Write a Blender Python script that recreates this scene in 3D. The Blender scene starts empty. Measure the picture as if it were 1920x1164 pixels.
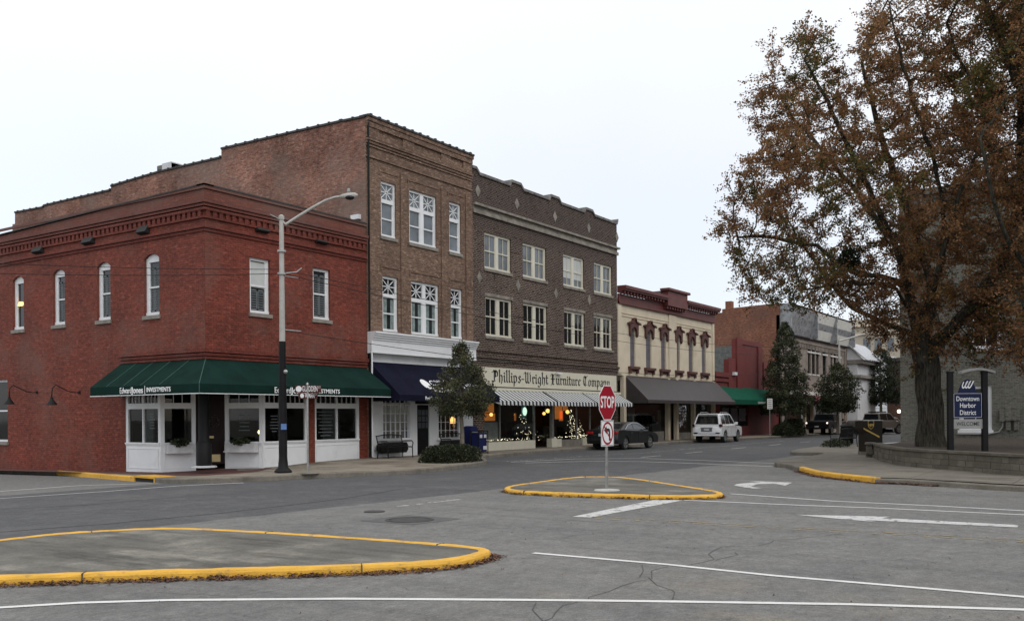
import bpy, bmesh, math, random
import numpy as np
from mathutils import Vector, Matrix, kdtree
from mathutils.geometry import tessellate_polygon
PI=math.pi
scn=bpy.context.scene
C=bpy.data.collections.new("place"); scn.collection.children.link(C)
R_=math.radians
# ------------------------------------------------------------------ camera
FPX,CH,THETA,TILT=1765.0,1.77,R_(33.621),0.0071     # focal in px of a 1920 wide frame, eye height, heading, roll
cam=bpy.data.cameras.new("camera"); cam_o=bpy.data.objects.new("camera",cam); C.objects.link(cam_o)
cam.sensor_width=36; cam.lens=FPX/1920*36; cam.shift_y=(780.7-582)/1920; cam.clip_end=3000; cam.clip_start=.05
cam_o.matrix_world=Matrix.Translation((0,0,CH))@Matrix.Rotation(THETA-PI/2,4,'Z')@Matrix.Rotation(PI/2,4,'X')@Matrix.Rotation(-TILT,4,'Z')
scn.camera=cam_o
# ------------------------------------------------------------------ sky, sun, exposure
w=bpy.data.worlds.new("World"); scn.world=w; w.use_nodes=True
nt=w.node_tree; nt.nodes.clear(); N=nt.nodes.new; L=nt.links.new
sky=N('ShaderNodeTexSky'); sky.sky_type='NISHITA'; sky.sun_disc=False; sky.sun_elevation=R_(42); sky.sun_rotation=R_(200)
b1=N('ShaderNodeBackground'); b1.inputs[1].default_value=.05; L(sky.outputs[0],b1.inputs[0])
tc=N('ShaderNodeTexCoord'); sp=N('ShaderNodeSeparateXYZ'); L(tc.outputs['Generated'],sp.inputs[0])
rmp=N('ShaderNodeValToRGB'); L(sp.outputs[2],rmp.inputs[0])
e=rmp.color_ramp.elements
e[0].position=0; e[0].color=(.67,.68,.71,1); e[1].position=.12; e[1].color=(.74,.75,.78,1)
for p,c in ((.24,(.82,.82,.835,1)),(.36,(.95,.945,.93,1)),(.6,(1.2,1.18,1.15,1)),(1.0,(1.62,1.6,1.56,1))):
    q=e.new(p); q.color=c
nz=N('ShaderNodeTexNoise'); nz.inputs['Scale'].default_value=1.6; nz.inputs['Detail'].default_value=3; L(tc.outputs['Generated'],nz.inputs['Vector'])
mr=N('ShaderNodeMapRange'); mr.inputs[1].default_value=.3; mr.inputs[2].default_value=.7; mr.inputs[3].default_value=.92; mr.inputs[4].default_value=1.05; L(nz.outputs[0],mr.inputs[0])
mx=N('ShaderNodeVectorMath'); mx.operation='SCALE'; L(rmp.outputs[0],mx.inputs[0]); L(mr.outputs[0],mx.inputs['Scale'])
b2=N('ShaderNodeBackground'); L(mx.outputs[0],b2.inputs[0]); b2.inputs[1].default_value=.97
ad=N('ShaderNodeAddShader'); L(b1.outputs[0],ad.inputs[0]); L(b2.outputs[0],ad.inputs[1])
wo=N('ShaderNodeOutputWorld'); L(ad.outputs[0],wo.inputs[0])
sl=bpy.data.lights.new("sun",'SUN'); sl.energy=.5; sl.angle=R_(25); sl.color=(1,.97,.93)
so=bpy.data.objects.new("sun",sl); C.objects.link(so)
so.rotation_euler=(R_(48),0,R_(-20))
vs=scn.view_settings; vs.view_transform='Standard'; vs.look='None'; vs.exposure=0; vs.gamma=1; vs.use_curve_mapping=False
# ------------------------------------------------------------------ survey helpers: where the ray of a surveyed point meets a real plane
Fv=Vector((math.cos(THETA),math.sin(THETA))); Rv=Vector((math.sin(THETA),-math.cos(THETA)))
def ray(px,py):
    a=px-960; b=780.7-py
    u=(a+b*TILT)/FPX; v=(b-a*TILT)/FPX
    d=Fv+Rv*u
    return Vector((d.x,d.y,v))
def sm(x,a,b):
    t=min(1,max(0,(x-a)/(b-a))); return t*t*(3-2*t)
def H(x,y):                         # the ground falls gently past the corner, down the side street
    k=sm(-x,-27,-20.5)
    return -k*(.2*sm(y,20.5,26)+.012*max(0,y-26))
def G(px,py,dz=0):
    d=ray(px,py); z=dz
    for _ in range(8):
        t=(z-CH)/d.z; x,y=d.x*t,d.y*t; z=H(x,y)+dz
    return (x,y)
def FY(px,py,Y):
    d=ray(px,py); t=Y/d.y; return (d.x*t, CH+d.z*t)          # -> X, Z
def FX(px,py,X):
    d=ray(px,py); t=X/d.x; return (d.y*t, CH+d.z*t)          # -> Y, Z
def DEP(px,py,t):
    d=ray(px,py); return Vector((d.x*t,d.y*t,CH+d.z*t))
# ------------------------------------------------------------------ object helpers
def tag(o,label=None,cat=None,group=None,kind=None):
    if label: o['label']=label
    if cat: o['category']=cat
    if group: o['group']=group
    if kind: o['kind']=kind
    return o
def thing(name,label,cat,loc=(0,0,0),group=None):
    o=bpy.data.objects.new(name,None); o.empty_display_size=.3; C.objects.link(o); o.location=loc
    return tag(o,label,cat,group)
def setparent(o,p):
    if p is None: return
    o.parent=p
    if p.type=='EMPTY': o.matrix_parent_inverse=Matrix.Translation(-Vector(p.location))
def copy_tree(o,parent=None):
    c=o.copy(); C.objects.link(c)
    if parent: c.parent=parent
    for ch in list(o.children): copy_tree(ch,c)
    return c
class MB:
    def __init__(s,O=(0,0,0),u=(1,0,0),n=(0,-1,0)):
        s.v=[]; s.f=[]; s.mi=[]; s.m=0; s.O=Vector(O); s.u=Vector(u); s.n=Vector(n); s.z=Vector((0,0,1))
    def P(s,a,b,c): return s.O+s.u*a+s.n*b+s.z*c
    def add(s,pts,faces):
        k=len(s.v); s.v+= [tuple(s.P(*p)) for p in pts]
        for f in faces: s.f.append(tuple(k+i for i in f)); s.mi.append(s.m)
    def box(s,a0,a1,b0,b1,c0,c1):
        s.add([(a,b,c) for c in (c0,c1) for b in (b0,b1) for a in (a0,a1)],[(0,1,3,2),(4,5,7,6),(0,1,5,4),(2,3,7,6),(0,2,6,4),(1,3,7,5)])
    def quad(s,*p): s.add(p,[tuple(range(len(p)))])
    def prism(s,poly,b0,b1,holes=(),back=True):
        """poly in (a,c); extruded from b0 to b1 (b1 is the front)"""
        loops=[[Vector((a,c,0)) for a,c in poly]]+[[Vector((a,c,0)) for a,c in h] for h in holes]
        tri=tessellate_polygon(loops); flat=[p for l in loops for p in l]
        s.add([(p.x,b1,p.y) for p in flat],tri)
        if back: s.add([(p.x,b0,p.y) for p in flat],tri)
        for l in loops:
            n=len(l)
            s.add([(p.x,b,p.y) for b in (b0,b1) for p in l],[(i,(i+1)%n,n+(i+1)%n,n+i) for i in range(n)])
    def slab(s,poly,z0,z1):
        """horizontal plate, poly in (a,b)"""
        tri=tessellate_polygon([[Vector((a,b,0)) for a,b in poly]]); n=len(poly)
        s.add([(a,b,z1) for a,b in poly],tri); s.add([(a,b,z0) for a,b in poly],tri)
        s.add([(a,b,z) for z in (z0,z1) for a,b in poly],[(i,(i+1)%n,n+(i+1)%n,n+i) for i in range(n)])
    def tube(s,pts,r,k=8,caps=True):
        pts=[Vector(p) for p in pts]; n=len(pts); rs=r if isinstance(r,(list,tuple)) else [r]*n
        ring=[]; up=None
        for i,p in enumerate(pts):
            d=(pts[min(i+1,n-1)]-pts[max(i-1,0)]).normalized()
            if up is None: up=Vector((0,0,1)) if abs(d.z)<.9 else Vector((1,0,0))
            x=d.cross(up)
            if x.length<1e-4: x=d.orthogonal()
            x.normalize(); y=x.cross(d); up=y
            ring.append([p+(x*math.cos(2*PI*j/k)+y*math.sin(2*PI*j/k))*rs[i] for j in range(k)])
        s.add([q for r_ in ring for q in r_],[(i*k+j,i*k+(j+1)%k,(i+1)*k+(j+1)%k,(i+1)*k+j) for i in range(n-1) for j in range(k)]+([tuple(range(k)),tuple(range((n-1)*k,n*k))] if caps else []))
    def lathe(s,c,prof,k=16):
        """prof: (r,z) ; vertical axis at c=(a,b)"""
        n=len(prof)
        s.add([(c[0]+r*math.cos(2*PI*j/k),c[1]+r*math.sin(2*PI*j/k),z) for r,z in prof for j in range(k)],
              [(i*k+j,i*k+(j+1)%k,(i+1)*k+(j+1)%k,(i+1)*k+j) for i in range(n-1) for j in range(k)]+[tuple(range(k)),tuple(range((n-1)*k,n*k))])
    def disc_n(s,c,r,b0,b1,k=20,ri=0):
        """disc facing along n at (a,c)"""
        o=[(c[0]+r*math.cos(2*PI*j/k),c[1]+r*math.sin(2*PI*j/k)) for j in range(k)]
        h=[[(c[0]+ri*math.cos(2*PI*j/k),c[1]+ri*math.sin(2*PI*j/k)) for j in range(k)]] if ri else []
        s.prism(o,b0,b1,h)
    def blob(s,c,r,k=8,sq=(1,1,1),jit=0,rnd=random):
        pts=[];n=k//2+1
        for i in range(n):
            t=PI*i/(n-1)
            for j in range(k):
                q=1+rnd.uniform(-jit,jit)
                pts.append((c[0]+r*sq[0]*q*math.sin(t)*math.cos(2*PI*j/k),c[1]+r*sq[1]*q*math.sin(t)*math.sin(2*PI*j/k),c[2]+r*sq[2]*q*math.cos(t)))
        s.add(pts,[(i*k+j,i*k+(j+1)%k,(i+1)*k+(j+1)%k,(i+1)*k+j) for i in range(n-1) for j in range(k)])
    def build(s,name,mats,parent=None,smooth=False,bevel=0,label=None,kind=None,fix=True,seg=2):
        me=bpy.data.meshes.new(name); me.from_pydata(s.v,[],s.f)
        if not isinstance(mats,(list,tuple)): mats=[mats]
        for m in mats: me.materials.append(m)
        if len(mats)>1: me.polygons.foreach_set('material_index',s.mi)
        if fix or bevel:
            bm=bmesh.new(); bm.from_mesh(me)
            if bevel or smooth: bmesh.ops.remove_doubles(bm,verts=bm.verts,dist=1e-4)
            bmesh.ops.recalc_face_normals(bm,faces=bm.faces)
            if bevel:
                ed=[e for e in bm.edges if len(e.link_faces)==2 and e.calc_face_angle(0)>R_(30)]
                bmesh.ops.bevel(bm,geom=ed,offset=bevel,segments=seg,affect='EDGES',profile=.5,clamp_overlap=True)
            bm.to_mesh(me); bm.free()
        if smooth: me.polygons.foreach_set('use_smooth',[True]*len(me.polygons))
        o=bpy.data.objects.new(name,me); C.objects.link(o); setparent(o,parent)
        if smooth and smooth!='all':
            md=o.modifiers.new('es','EDGE_SPLIT'); md.split_angle=R_(40)
        return tag(o,label,kind=kind)
def _split(s,name,mats,parent=None,**k):
    """every loose piece becomes a part of its own"""
    par=list(range(len(s.v)))
    def f(i):
        while par[i]!=i: par[i]=par[par[i]]; i=par[i]
        return i
    for fc in s.f:
        a=f(fc[0])
        for i in fc[1:]: par[f(i)]=a
    gr={}
    for fc,m in zip(s.f,s.mi): gr.setdefault(f(fc[0]),[]).append((fc,m))
    last=None
    for fs in gr.values():
        q=MB(); ix={}
        for fc,m in fs:
            for i in fc:
                if i not in ix: ix[i]=len(q.v); q.v.append(s.v[i])
            q.f.append(tuple(ix[i] for i in fc)); q.mi.append(m)
        last=q.build(name,mats,parent,**k)
    return last
MB.split=_split
def front(Y): return dict(O=(0,Y,0),u=(1,0,0),n=(0,-1,0))      # coords: X, out, Z
def side(X): return dict(O=(X,0,0),u=(0,1,0),n=(-1,0,0))       # coords: Y, out, Z
# ------------------------------------------------------------------ materials
def newmat(name):
    m=bpy.data.materials.new(name); m.use_nodes=True; n=m.node_tree; n.nodes.clear()
    o=n.nodes.new('ShaderNodeOutputMaterial'); b=n.nodes.new('ShaderNodeBsdfPrincipled'); n.links.new(b.outputs[0],o.inputs[0])
    return m,n,b,o
def nn(n,t,**k):
    x=n.nodes.new(t)
    for a,v in k.items():
        if a.startswith('i_'): x.inputs[a[2:]].default_value=v
        else: setattr(x,a,v)
    return x
def noise(n,vec,scale,detail=4,rough=.6):
    x=nn(n,'ShaderNodeTexNoise'); x.inputs['Scale'].default_value=scale; x.inputs['Detail'].default_value=detail; x.inputs['Roughness'].default_value=rough
    if vec is not None: n.links.new(vec,x.inputs['Vector'])
    return x.outputs[0]
def maprange(n,src,a,b,c,d,clamp=True):
    x=nn(n,'ShaderNodeMapRange'); x.clamp=clamp
    for i,v in enumerate((a,b,c,d)): x.inputs[i+1].default_value=v
    n.links.new(src,x.inputs[0]); return x.outputs[0]
def mixc(n,fac,a,b,mode='MIX'):
    x=nn(n,'ShaderNodeMix',data_type='RGBA',blend_type=mode)
    for s,v in ((0,fac),(6,a),(7,b)):
        if isinstance(v,(int,float)): x.inputs[s].default_value=v
        elif isinstance(v,tuple): x.inputs[s].default_value=(*v[:3],1)
        else: n.links.new(v,x.inputs[s])
    return x.outputs[2]
def math_(n,op,a,b=None):
    x=nn(n,'ShaderNodeMath',operation=op)
    for i,v in enumerate((a,b)):
        if v is None: continue
        if isinstance(v,(int,float)): x.inputs[i].default_value=v
        else: n.links.new(v,x.inputs[i])
    return x.outputs[0]
def pos(n): return nn(n,'ShaderNodeNewGeometry').outputs['Position']
def objc(n): return nn(n,'ShaderNodeTexCoord').outputs['Object']
def bump(n,b,h,strength=.3,dist=.01):
    x=nn(n,'ShaderNodeBump'); x.inputs['Strength'].default_value=strength; x.inputs['Distance'].default_value=dist
    n.links.new(h,x.inputs['Height']); n.links.new(x.outputs[0],b.inputs['Normal'])
def sc(c,k): return tuple(x*k for x in c[:3])
def plain(name,col,rough=.6,metal=0,var=.25,scale=3,bmp=0,coat=0,spec=.5,obj=True,dirt=None,dscale=.7,dlo=.5,dhi=.75):
    m,n,b,o=newmat(name)
    v=objc(n) if obj else pos(n)
    f=noise(n,v,scale,5)
    c=mixc(n,maprange(n,f,.3,.7,0,1),sc(col,1-var),sc(col,1+var*.6))
    if dirt:
        f2=noise(n,v,dscale,6,.65); c=mixc(n,maprange(n,f2,dlo,dhi,0,.8),c,dirt)
    n.links.new(c,b.inputs['Base Color'])
    b.inputs['Roughness'].default_value=rough; b.inputs['Metallic'].default_value=metal
    b.inputs['Coat Weight'].default_value=coat; b.inputs['Specular IOR Level'].default_value=spec
    if bmp: bump(n,b,noise(n,v,scale*12,3),bmp,.01)
    return m
def brick(name,c1,c2,mortar,bw=.21,rh=.075,ms=.011,stain=None,slo=.5,shi=.7,fleck=None,sscale=.35,painted=False,sq=.5,bigvar=.25,zst=None,offs=.5):
    m,n,b,o=newmat(name)
    g=nn(n,'ShaderNodeNewGeometry'); s=nn(n,'ShaderNodeSeparateXYZ'); n.links.new(g.outputs['Position'],s.inputs[0])
    s2=nn(n,'ShaderNodeSeparateXYZ'); n.links.new(g.outputs['True Normal'],s2.inputs[0])
    ax=math_(n,'GREATER_THAN',math_(n,'ABSOLUTE',s2.outputs[0]),.7)
    mixu=nn(n,'ShaderNodeMix',data_type='FLOAT'); n.links.new(ax,mixu.inputs[0]); n.links.new(s.outputs[0],mixu.inputs[2]); n.links.new(s.outputs[1],mixu.inputs[3])
    cb=nn(n,'ShaderNodeCombineXYZ'); n.links.new(mixu.outputs[0],cb.inputs[0]); n.links.new(s.outputs[2],cb.inputs[1])
    bt=nn(n,'ShaderNodeTexBrick'); n.links.new(cb.outputs[0],bt.inputs['Vector'])
    bt.inputs['Color1'].default_value=(*c1,1); bt.inputs['Color2'].default_value=(*c2,1); bt.inputs['Mortar'].default_value=(*mortar,1)
    bt.inputs['Scale'].default_value=1; bt.inputs['Brick Width'].default_value=bw; bt.inputs['Row Height'].default_value=rh; bt.inputs['Mortar Size'].default_value=ms
    bt.inputs['Mortar Smooth'].default_value=.2; bt.inputs['Bias'].default_value=0; bt.offset=offs
    # single odd bricks
    mp=nn(n,'ShaderNodeVectorMath',operation='MULTIPLY'); n.links.new(cb.outputs[0],mp.inputs[0]); mp.inputs[1].default_value=(1/bw,1/rh,1)
    fl=noise(n,mp.outputs[0],.9,2,.5)
    c=bt.outputs[0]
    if fleck: c=mixc(n,maprange(n,fl,.60,.68,0,.75),c,fleck)
    c=mixc(n,maprange(n,fl,.44,.34,0,.75),c,sc(c1,.42)); fn=noise(n,cb.outputs[0],7,5,.75); c=mixc(n,1.0,c,mixc(n,maprange(n,fn,.3,.7,0,1),(.68,)*3,(1.32,)*3),'MULTIPLY')
    big=noise(n,cb.outputs[0],.5,6,.65)
    c=mixc(n,1.0,c,mixc(n,maprange(n,big,.3,.7,0,1),(1-bigvar,)*3,(1+bigvar*.6,)*3),'MULTIPLY')
    if stain:
        st=noise(n,cb.outputs[0],sscale,7,.7)
        k=maprange(n,st,slo,shi,0,.8)
        if zst:      # weathering that belongs to the upper courses of the wall
            k=math_(n,'MINIMUM',math_(n,'ADD',k,math_(n,'MULTIPLY',maprange(n,s.outputs[2],zst[0],zst[1],0,zst[2]),maprange(n,big,.35,.6,.4,1))),.92)
        c=mixc(n,k,c,stain)
    mp3=nn(n,'ShaderNodeMapping'); mp3.inputs['Scale'].default_value=(2.2,.18,1); n.links.new(cb.outputs[0],mp3.inputs[0])
    sk=noise(n,mp3.outputs[0],1.0,4,.6); c=mixc(n,maprange(n,sk,.55,.75,0,.28),c,sc(c1,.45))
    n.links.new(c,b.inputs['Base Color']); b.inputs['Roughness'].default_value=.75 if painted else .9; b.inputs['Specular IOR Level'].default_value=.35 if painted else .2
    bump(n,b,math_(n,'ADD',math_(n,'MULTIPLY',bt.outputs['Fac'],-1.0),math_(n,'MULTIPLY',fl,.8)),.6,.008)
    return m
def glassm(name,col,rough=.04,ref=.5):
    m,n,b,o=newmat(name)
    v=objc(n); f=noise(n,v,.9,2)
    n.links.new(mixc(n,maprange(n,f,.35,.65,0,1),sc(col,.6),sc(col,1.3)),b.inputs['Base Color'])
    b.inputs['Roughness'].default_value=rough; b.inputs['Specular IOR Level'].default_value=ref; b.inputs['IOR'].default_value=1.5
    f2=noise(n,v,.6,1); bump(n,b,f2,.12,.05)
    return m
def clearglass(name,tint=(.75,.8,.78),k=1.0):
    m,n,b,o=newmat(name); n.nodes.remove(b)
    t=nn(n,'ShaderNodeBsdfTransparent'); t.inputs[0].default_value=(*tint,1)
    g=nn(n,'ShaderNodeBsdfGlossy'); g.inputs['Roughness'].default_value=.02; g.inputs['Color'].default_value=(.9,.9,.9,1)
    fr=nn(n,'ShaderNodeFresnel'); fr.inputs[0].default_value=1.5
    mx=nn(n,'ShaderNodeMixShader'); n.links.new(math_(n,'MULTIPLY',fr.outputs[0],k),mx.inputs[0]); n.links.new(t.outputs[0],mx.inputs[1]); n.links.new(g.outputs[0],mx.inputs[2])
    n.links.new(mx.outputs[0],o.inputs[0]); return m
def emis(name,col,st):
    m,n,b,o=newmat(name)
    b.inputs['Base Color'].default_value=(*col,1); b.inputs['Emission Color'].default_value=(*col,1); b.inputs['Emission Strength'].default_value=st
    return m
M={}
M['b1']=brick('red_painted_brick',(.225,.050,.026),(.155,.033,.020),(.11,.022,.016),stain=(.16,.085,.066),slo=.50,shi=.76,fleck=(.26,.085,.06),painted=True,ms=.010,bigvar=.3,zst=(8.7,9.4,.75))
M['b1h']=brick('header_brick_red',(.20,.042,.024),(.14,.030,.018),(.08,.016,.013),stain=(.15,.09,.075),slo=.54,shi=.76,painted=True,zst=(8.6,9.3,.8))
M['b2s']=brick('old_side_brick',(.33,.145,.10),(.20,.085,.06),(.26,.185,.15),stain=(.21,.165,.14),slo=.47,shi=.66,fleck=(.42,.28,.23),bigvar=.5,sscale=.16)
M['b2']=brick('tan_face_brick',(.27,.175,.125),(.16,.10,.07),(.12,.085,.066),stain=(.11,.08,.062),slo=.5,shi=.75,fleck=(.40,.28,.21),bigvar=.25)
M['b3']=brick('dark_brown_brick',(.066,.036,.027),(.030,.018,.014),(.27,.225,.19),ms=.013,stain=(.035,.028,.026),slo=.62,shi=.82,fleck=(.14,.075,.06),bigvar=.25,zst=(9.8,11.2,.55),rh=.085,bw=.24)
M['b6s']=brick('orange_old_brick',(.27,.105,.062),(.18,.07,.043),(.22,.14,.10),stain=(.13,.08,.065),slo=.48,shi=.66,fleck=(.30,.16,.12),bigvar=.35)
M['b6']=plain('buff_stone_wall',(.24,.20,.165),.9,scale=1.5,var=.3,obj=False)
M['b9']=brick('grey_painted_brick',(.175,.172,.145),(.155,.153,.130),(.10,.10,.086),painted=True,stain=(.12,.115,.10),slo=.55,shi=.8,bigvar=.12,ms=.009)
M['brown']=brick('brown_shaded_brick',(.09,.05,.035),(.07,.04,.03),(.06,.045,.04))
M['cream']=plain('cream_stucco',(.64,.555,.42),.85,var=.12,scale=.8,obj=False,dirt=(.42,.33,.22),dscale=.9,dlo=.55,dhi=.8)
M['creamsign']=plain('cream_sign_board',(.62,.59,.47),.6,var=.05,obj=False)
M['burg']=plain('burgundy_paint',(.125,.030,.026),.6,var=.25,scale=1.5,obj=False)
M['hood']=plain('window_hood_paint',(.10,.038,.030),.7,var=.35,scale=4,obj=False)
M['shut']=plain('grey_violet_shutter',(.125,.115,.135),.6,var=.2,scale=2,obj=False,dirt=(.16,.12,.10),dlo=.6,dhi=.8)
M['redp']=plain('dark_red_stucco',(.15,.026,.023),.75,var=.2,scale=1.2,obj=False)
M['greyp']=plain('grey_cement_patch',(.13,.135,.13),.9,var=.35,scale=4,obj=False,bmp=.5)
M['white']=plain('white_paint',(.74,.75,.76),.5,var=.07,scale=1.2,obj=False,dirt=(.5,.5,.48),dscale=1.5,dlo=.55,dhi=.9)
M['whitewall']=plain('whitewashed_wall',(.60,.61,.62),.8,var=.12,scale=1.5,obj=False)
M['cwood']=plain('cream_window_paint',(.62,.59,.48),.5,var=.08,obj=False)
M['stone']=plain('grey_stone_sill',(.24,.22,.19),.85,var=.3,scale=3,obj=False)
M['cast']=plain('weathered_cast_stone',(.24,.215,.18),.9,var=.5,scale=2.5,obj=False)
M['coping']=plain('dark_coping',(.045,.042,.04),.8,var=.4,scale=3,obj=False)
M['copg']=plain('grey_coping',(.17,.165,.155),.85,var=.5,scale=3,obj=False)
M['metalc']=plain('galvanised_cornice',(.30,.31,.32),.45,metal=.2,var=.3,scale=2,obj=False,dirt=(.10,.09,.085),dscale=2.2,dlo=.5,dhi=.62)
M['whitec']=plain('pale_cornice_panel',(.58,.57,.52),.5,var=.15,scale=2,obj=False)
M['roof']=plain('grey_roofing',(.12,.12,.12),.9,var=.2,obj=False)
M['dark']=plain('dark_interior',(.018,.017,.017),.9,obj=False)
M['blackp']=plain('black_paint',(.008,.008,.009),.55,var=.3,spec=.18)
M['blk']=plain('black_iron',(.010,.010,.010),.6,var=.3,spec=.2)
M['grn']=plain('green_canvas',(.0065,.025,.020),.9,var=.3,scale=1.2,obj=False,spec=.08)
M['grn2']=plain('bright_green_canvas',(.007,.075,.045),.9,var=.2,obj=False,spec=.1)
M['navy']=plain('navy_canvas',(.0085,.009,.022),.9,var=.3,scale=1.5,obj=False,spec=.08)
M['brownaw']=plain('brown_metal_awning',(.038,.028,.028),.55,var=.2,scale=1.2,obj=False)
M['maroon']=plain('maroon_canvas',(.16,.012,.022),.8,obj=False)
M['txt']=plain('white_lettering',(.8,.8,.8),.6,var=.02)
M['txtb']=plain('black_lettering',(.012,.012,.012),.6,var=.02)
M['gal']=plain('galvanised_steel',(.36,.36,.35),.4,metal=.6,var=.3,scale=6)
M['polepaint']=plain('pale_pole_paint',(.40,.39,.36),.6,var=.2,scale=4)
M['signred']=plain('sign_red',(.27,.006,.018),.5,var=.08,spec=.2)
M['signwhite']=plain('sign_white',(.72,.72,.72),.4,var=.04,coat=.2)
M['signbrown']=plain('sign_brown',(.065,.018,.012),.6,var=.1,spec=.2)
M['signnavy']=plain('sign_navy',(.008,.014,.05),.6,var=.1,spec=.2)
M['plank']=plain('grey_plank',(.27,.27,.26),.7,var=.12,scale=2)
M['blue']=plain('post_blue',(.007,.011,.06),.6,var=.15,spec=.2)
M['upsb']=plain('dark_brown_enamel',(.022,.017,.012),.6,var=.2,spec=.2)
M['gold']=plain('gold_print',(.55,.36,.07),.5,var=.1)
M['brass']=plain('brass_plate',(.55,.44,.22),.5,metal=.2,var=.2)
M['door']=plain('oxblood_door',(.016,.007,.007),.6,var=.3,spec=.2,obj=False)
M['tire']=plain('tyre_rubber',(.018,.018,.018),.85)
M['rim']=plain('alloy_rim',(.5,.5,.5),.3,metal=.8,var=.1)
M['chrome']=plain('chrome',(.6,.6,.6),.15,metal=1,var=.05)
M['carw']=plain('white_car_paint',(.84,.85,.86),.25,var=.03,coat=.8)
M['cark']=plain('charcoal_car_paint',(.010,.012,.013),.3,var=.1,coat=.35,spec=.3)
M['cark2']=plain('black_truck_paint',(.007,.007,.008),.35,var=.1,coat=.25,spec=.3)
M['carg']=plain('olive_grey_truck_paint',(.13,.12,.10),.3,var=.1,coat=.6)
M['carglass']=glassm('car_glass',(.012,.014,.016),.05,.6)
M['tail']=plain('red_lens',(.35,.01,.015),.2,coat=.5)
M['taillit']=emis('lit_lamp',(1,.85,.8),2.0)
M['plate']=plain('number_plate',(.55,.56,.58),.4)
M['glass']=glassm('window_glass',(.022,.025,.028),.05,.5)
M['glassd']=glassm('dark_window_glass',(.012,.012,.014),.06,.3)
M['glassg']=glassm('shaded_window_glass',(.125,.145,.16),.15,.4)
M['blind']=plain('white_blind',(.50,.52,.50),.8,var=.1,scale=2,obj=False)
M['curt']=plain('pale_curtain',(.20,.25,.24),.9,var=.5,scale=5,obj=False)
M['louv']=plain('grey_louvre_shutter',(.13,.145,.15),.6,obj=False)
M['shop']=clearglass('shop_glass',(.60,.64,.62),.75)
M['warm']=emis('warm_lamp',(1.0,.50,.14),3.0)
M['warmdim']=emis('warm_wall_glow',(.9,.30,.06),.35)  # emission stands in for lamplight falling on interior walls
M['fairy']=emis('fairy_light',(1,.86,.62),3.5)
M['neon']=emis('lit_sign_face',(.75,.95,.8),1.6)
M['neonb']=plain('teal_sign',(.03,.16,.18),.5)
M['leather']=plain('dark_furniture',(.03,.02,.015),.6)
M['ylw']=plain('yellow_kerb_paint',(.66,.36,.035),.7,var=.16,scale=3.5,obj=False,dirt=(.20,.14,.07),dscale=5,dlo=.56,dhi=.70,bmp=.8)
M['litter']=plain('dry_leaves',(.16,.07,.04),.9,var=.6,scale=14,obj=False)
M['litter2']=plain('brown_leaves',(.07,.03,.018),.9,var=.6,scale=14,obj=False)
M['vent']=plain('vent_black',(.012,.012,.012),.7)
M['redcol']=plain('crimson_pilaster',(.12,.018,.016),.6,var=.15,obj=False)
M['box']=plain('white_planter_paint',(.6,.6,.6),.6,obj=False)
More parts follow.
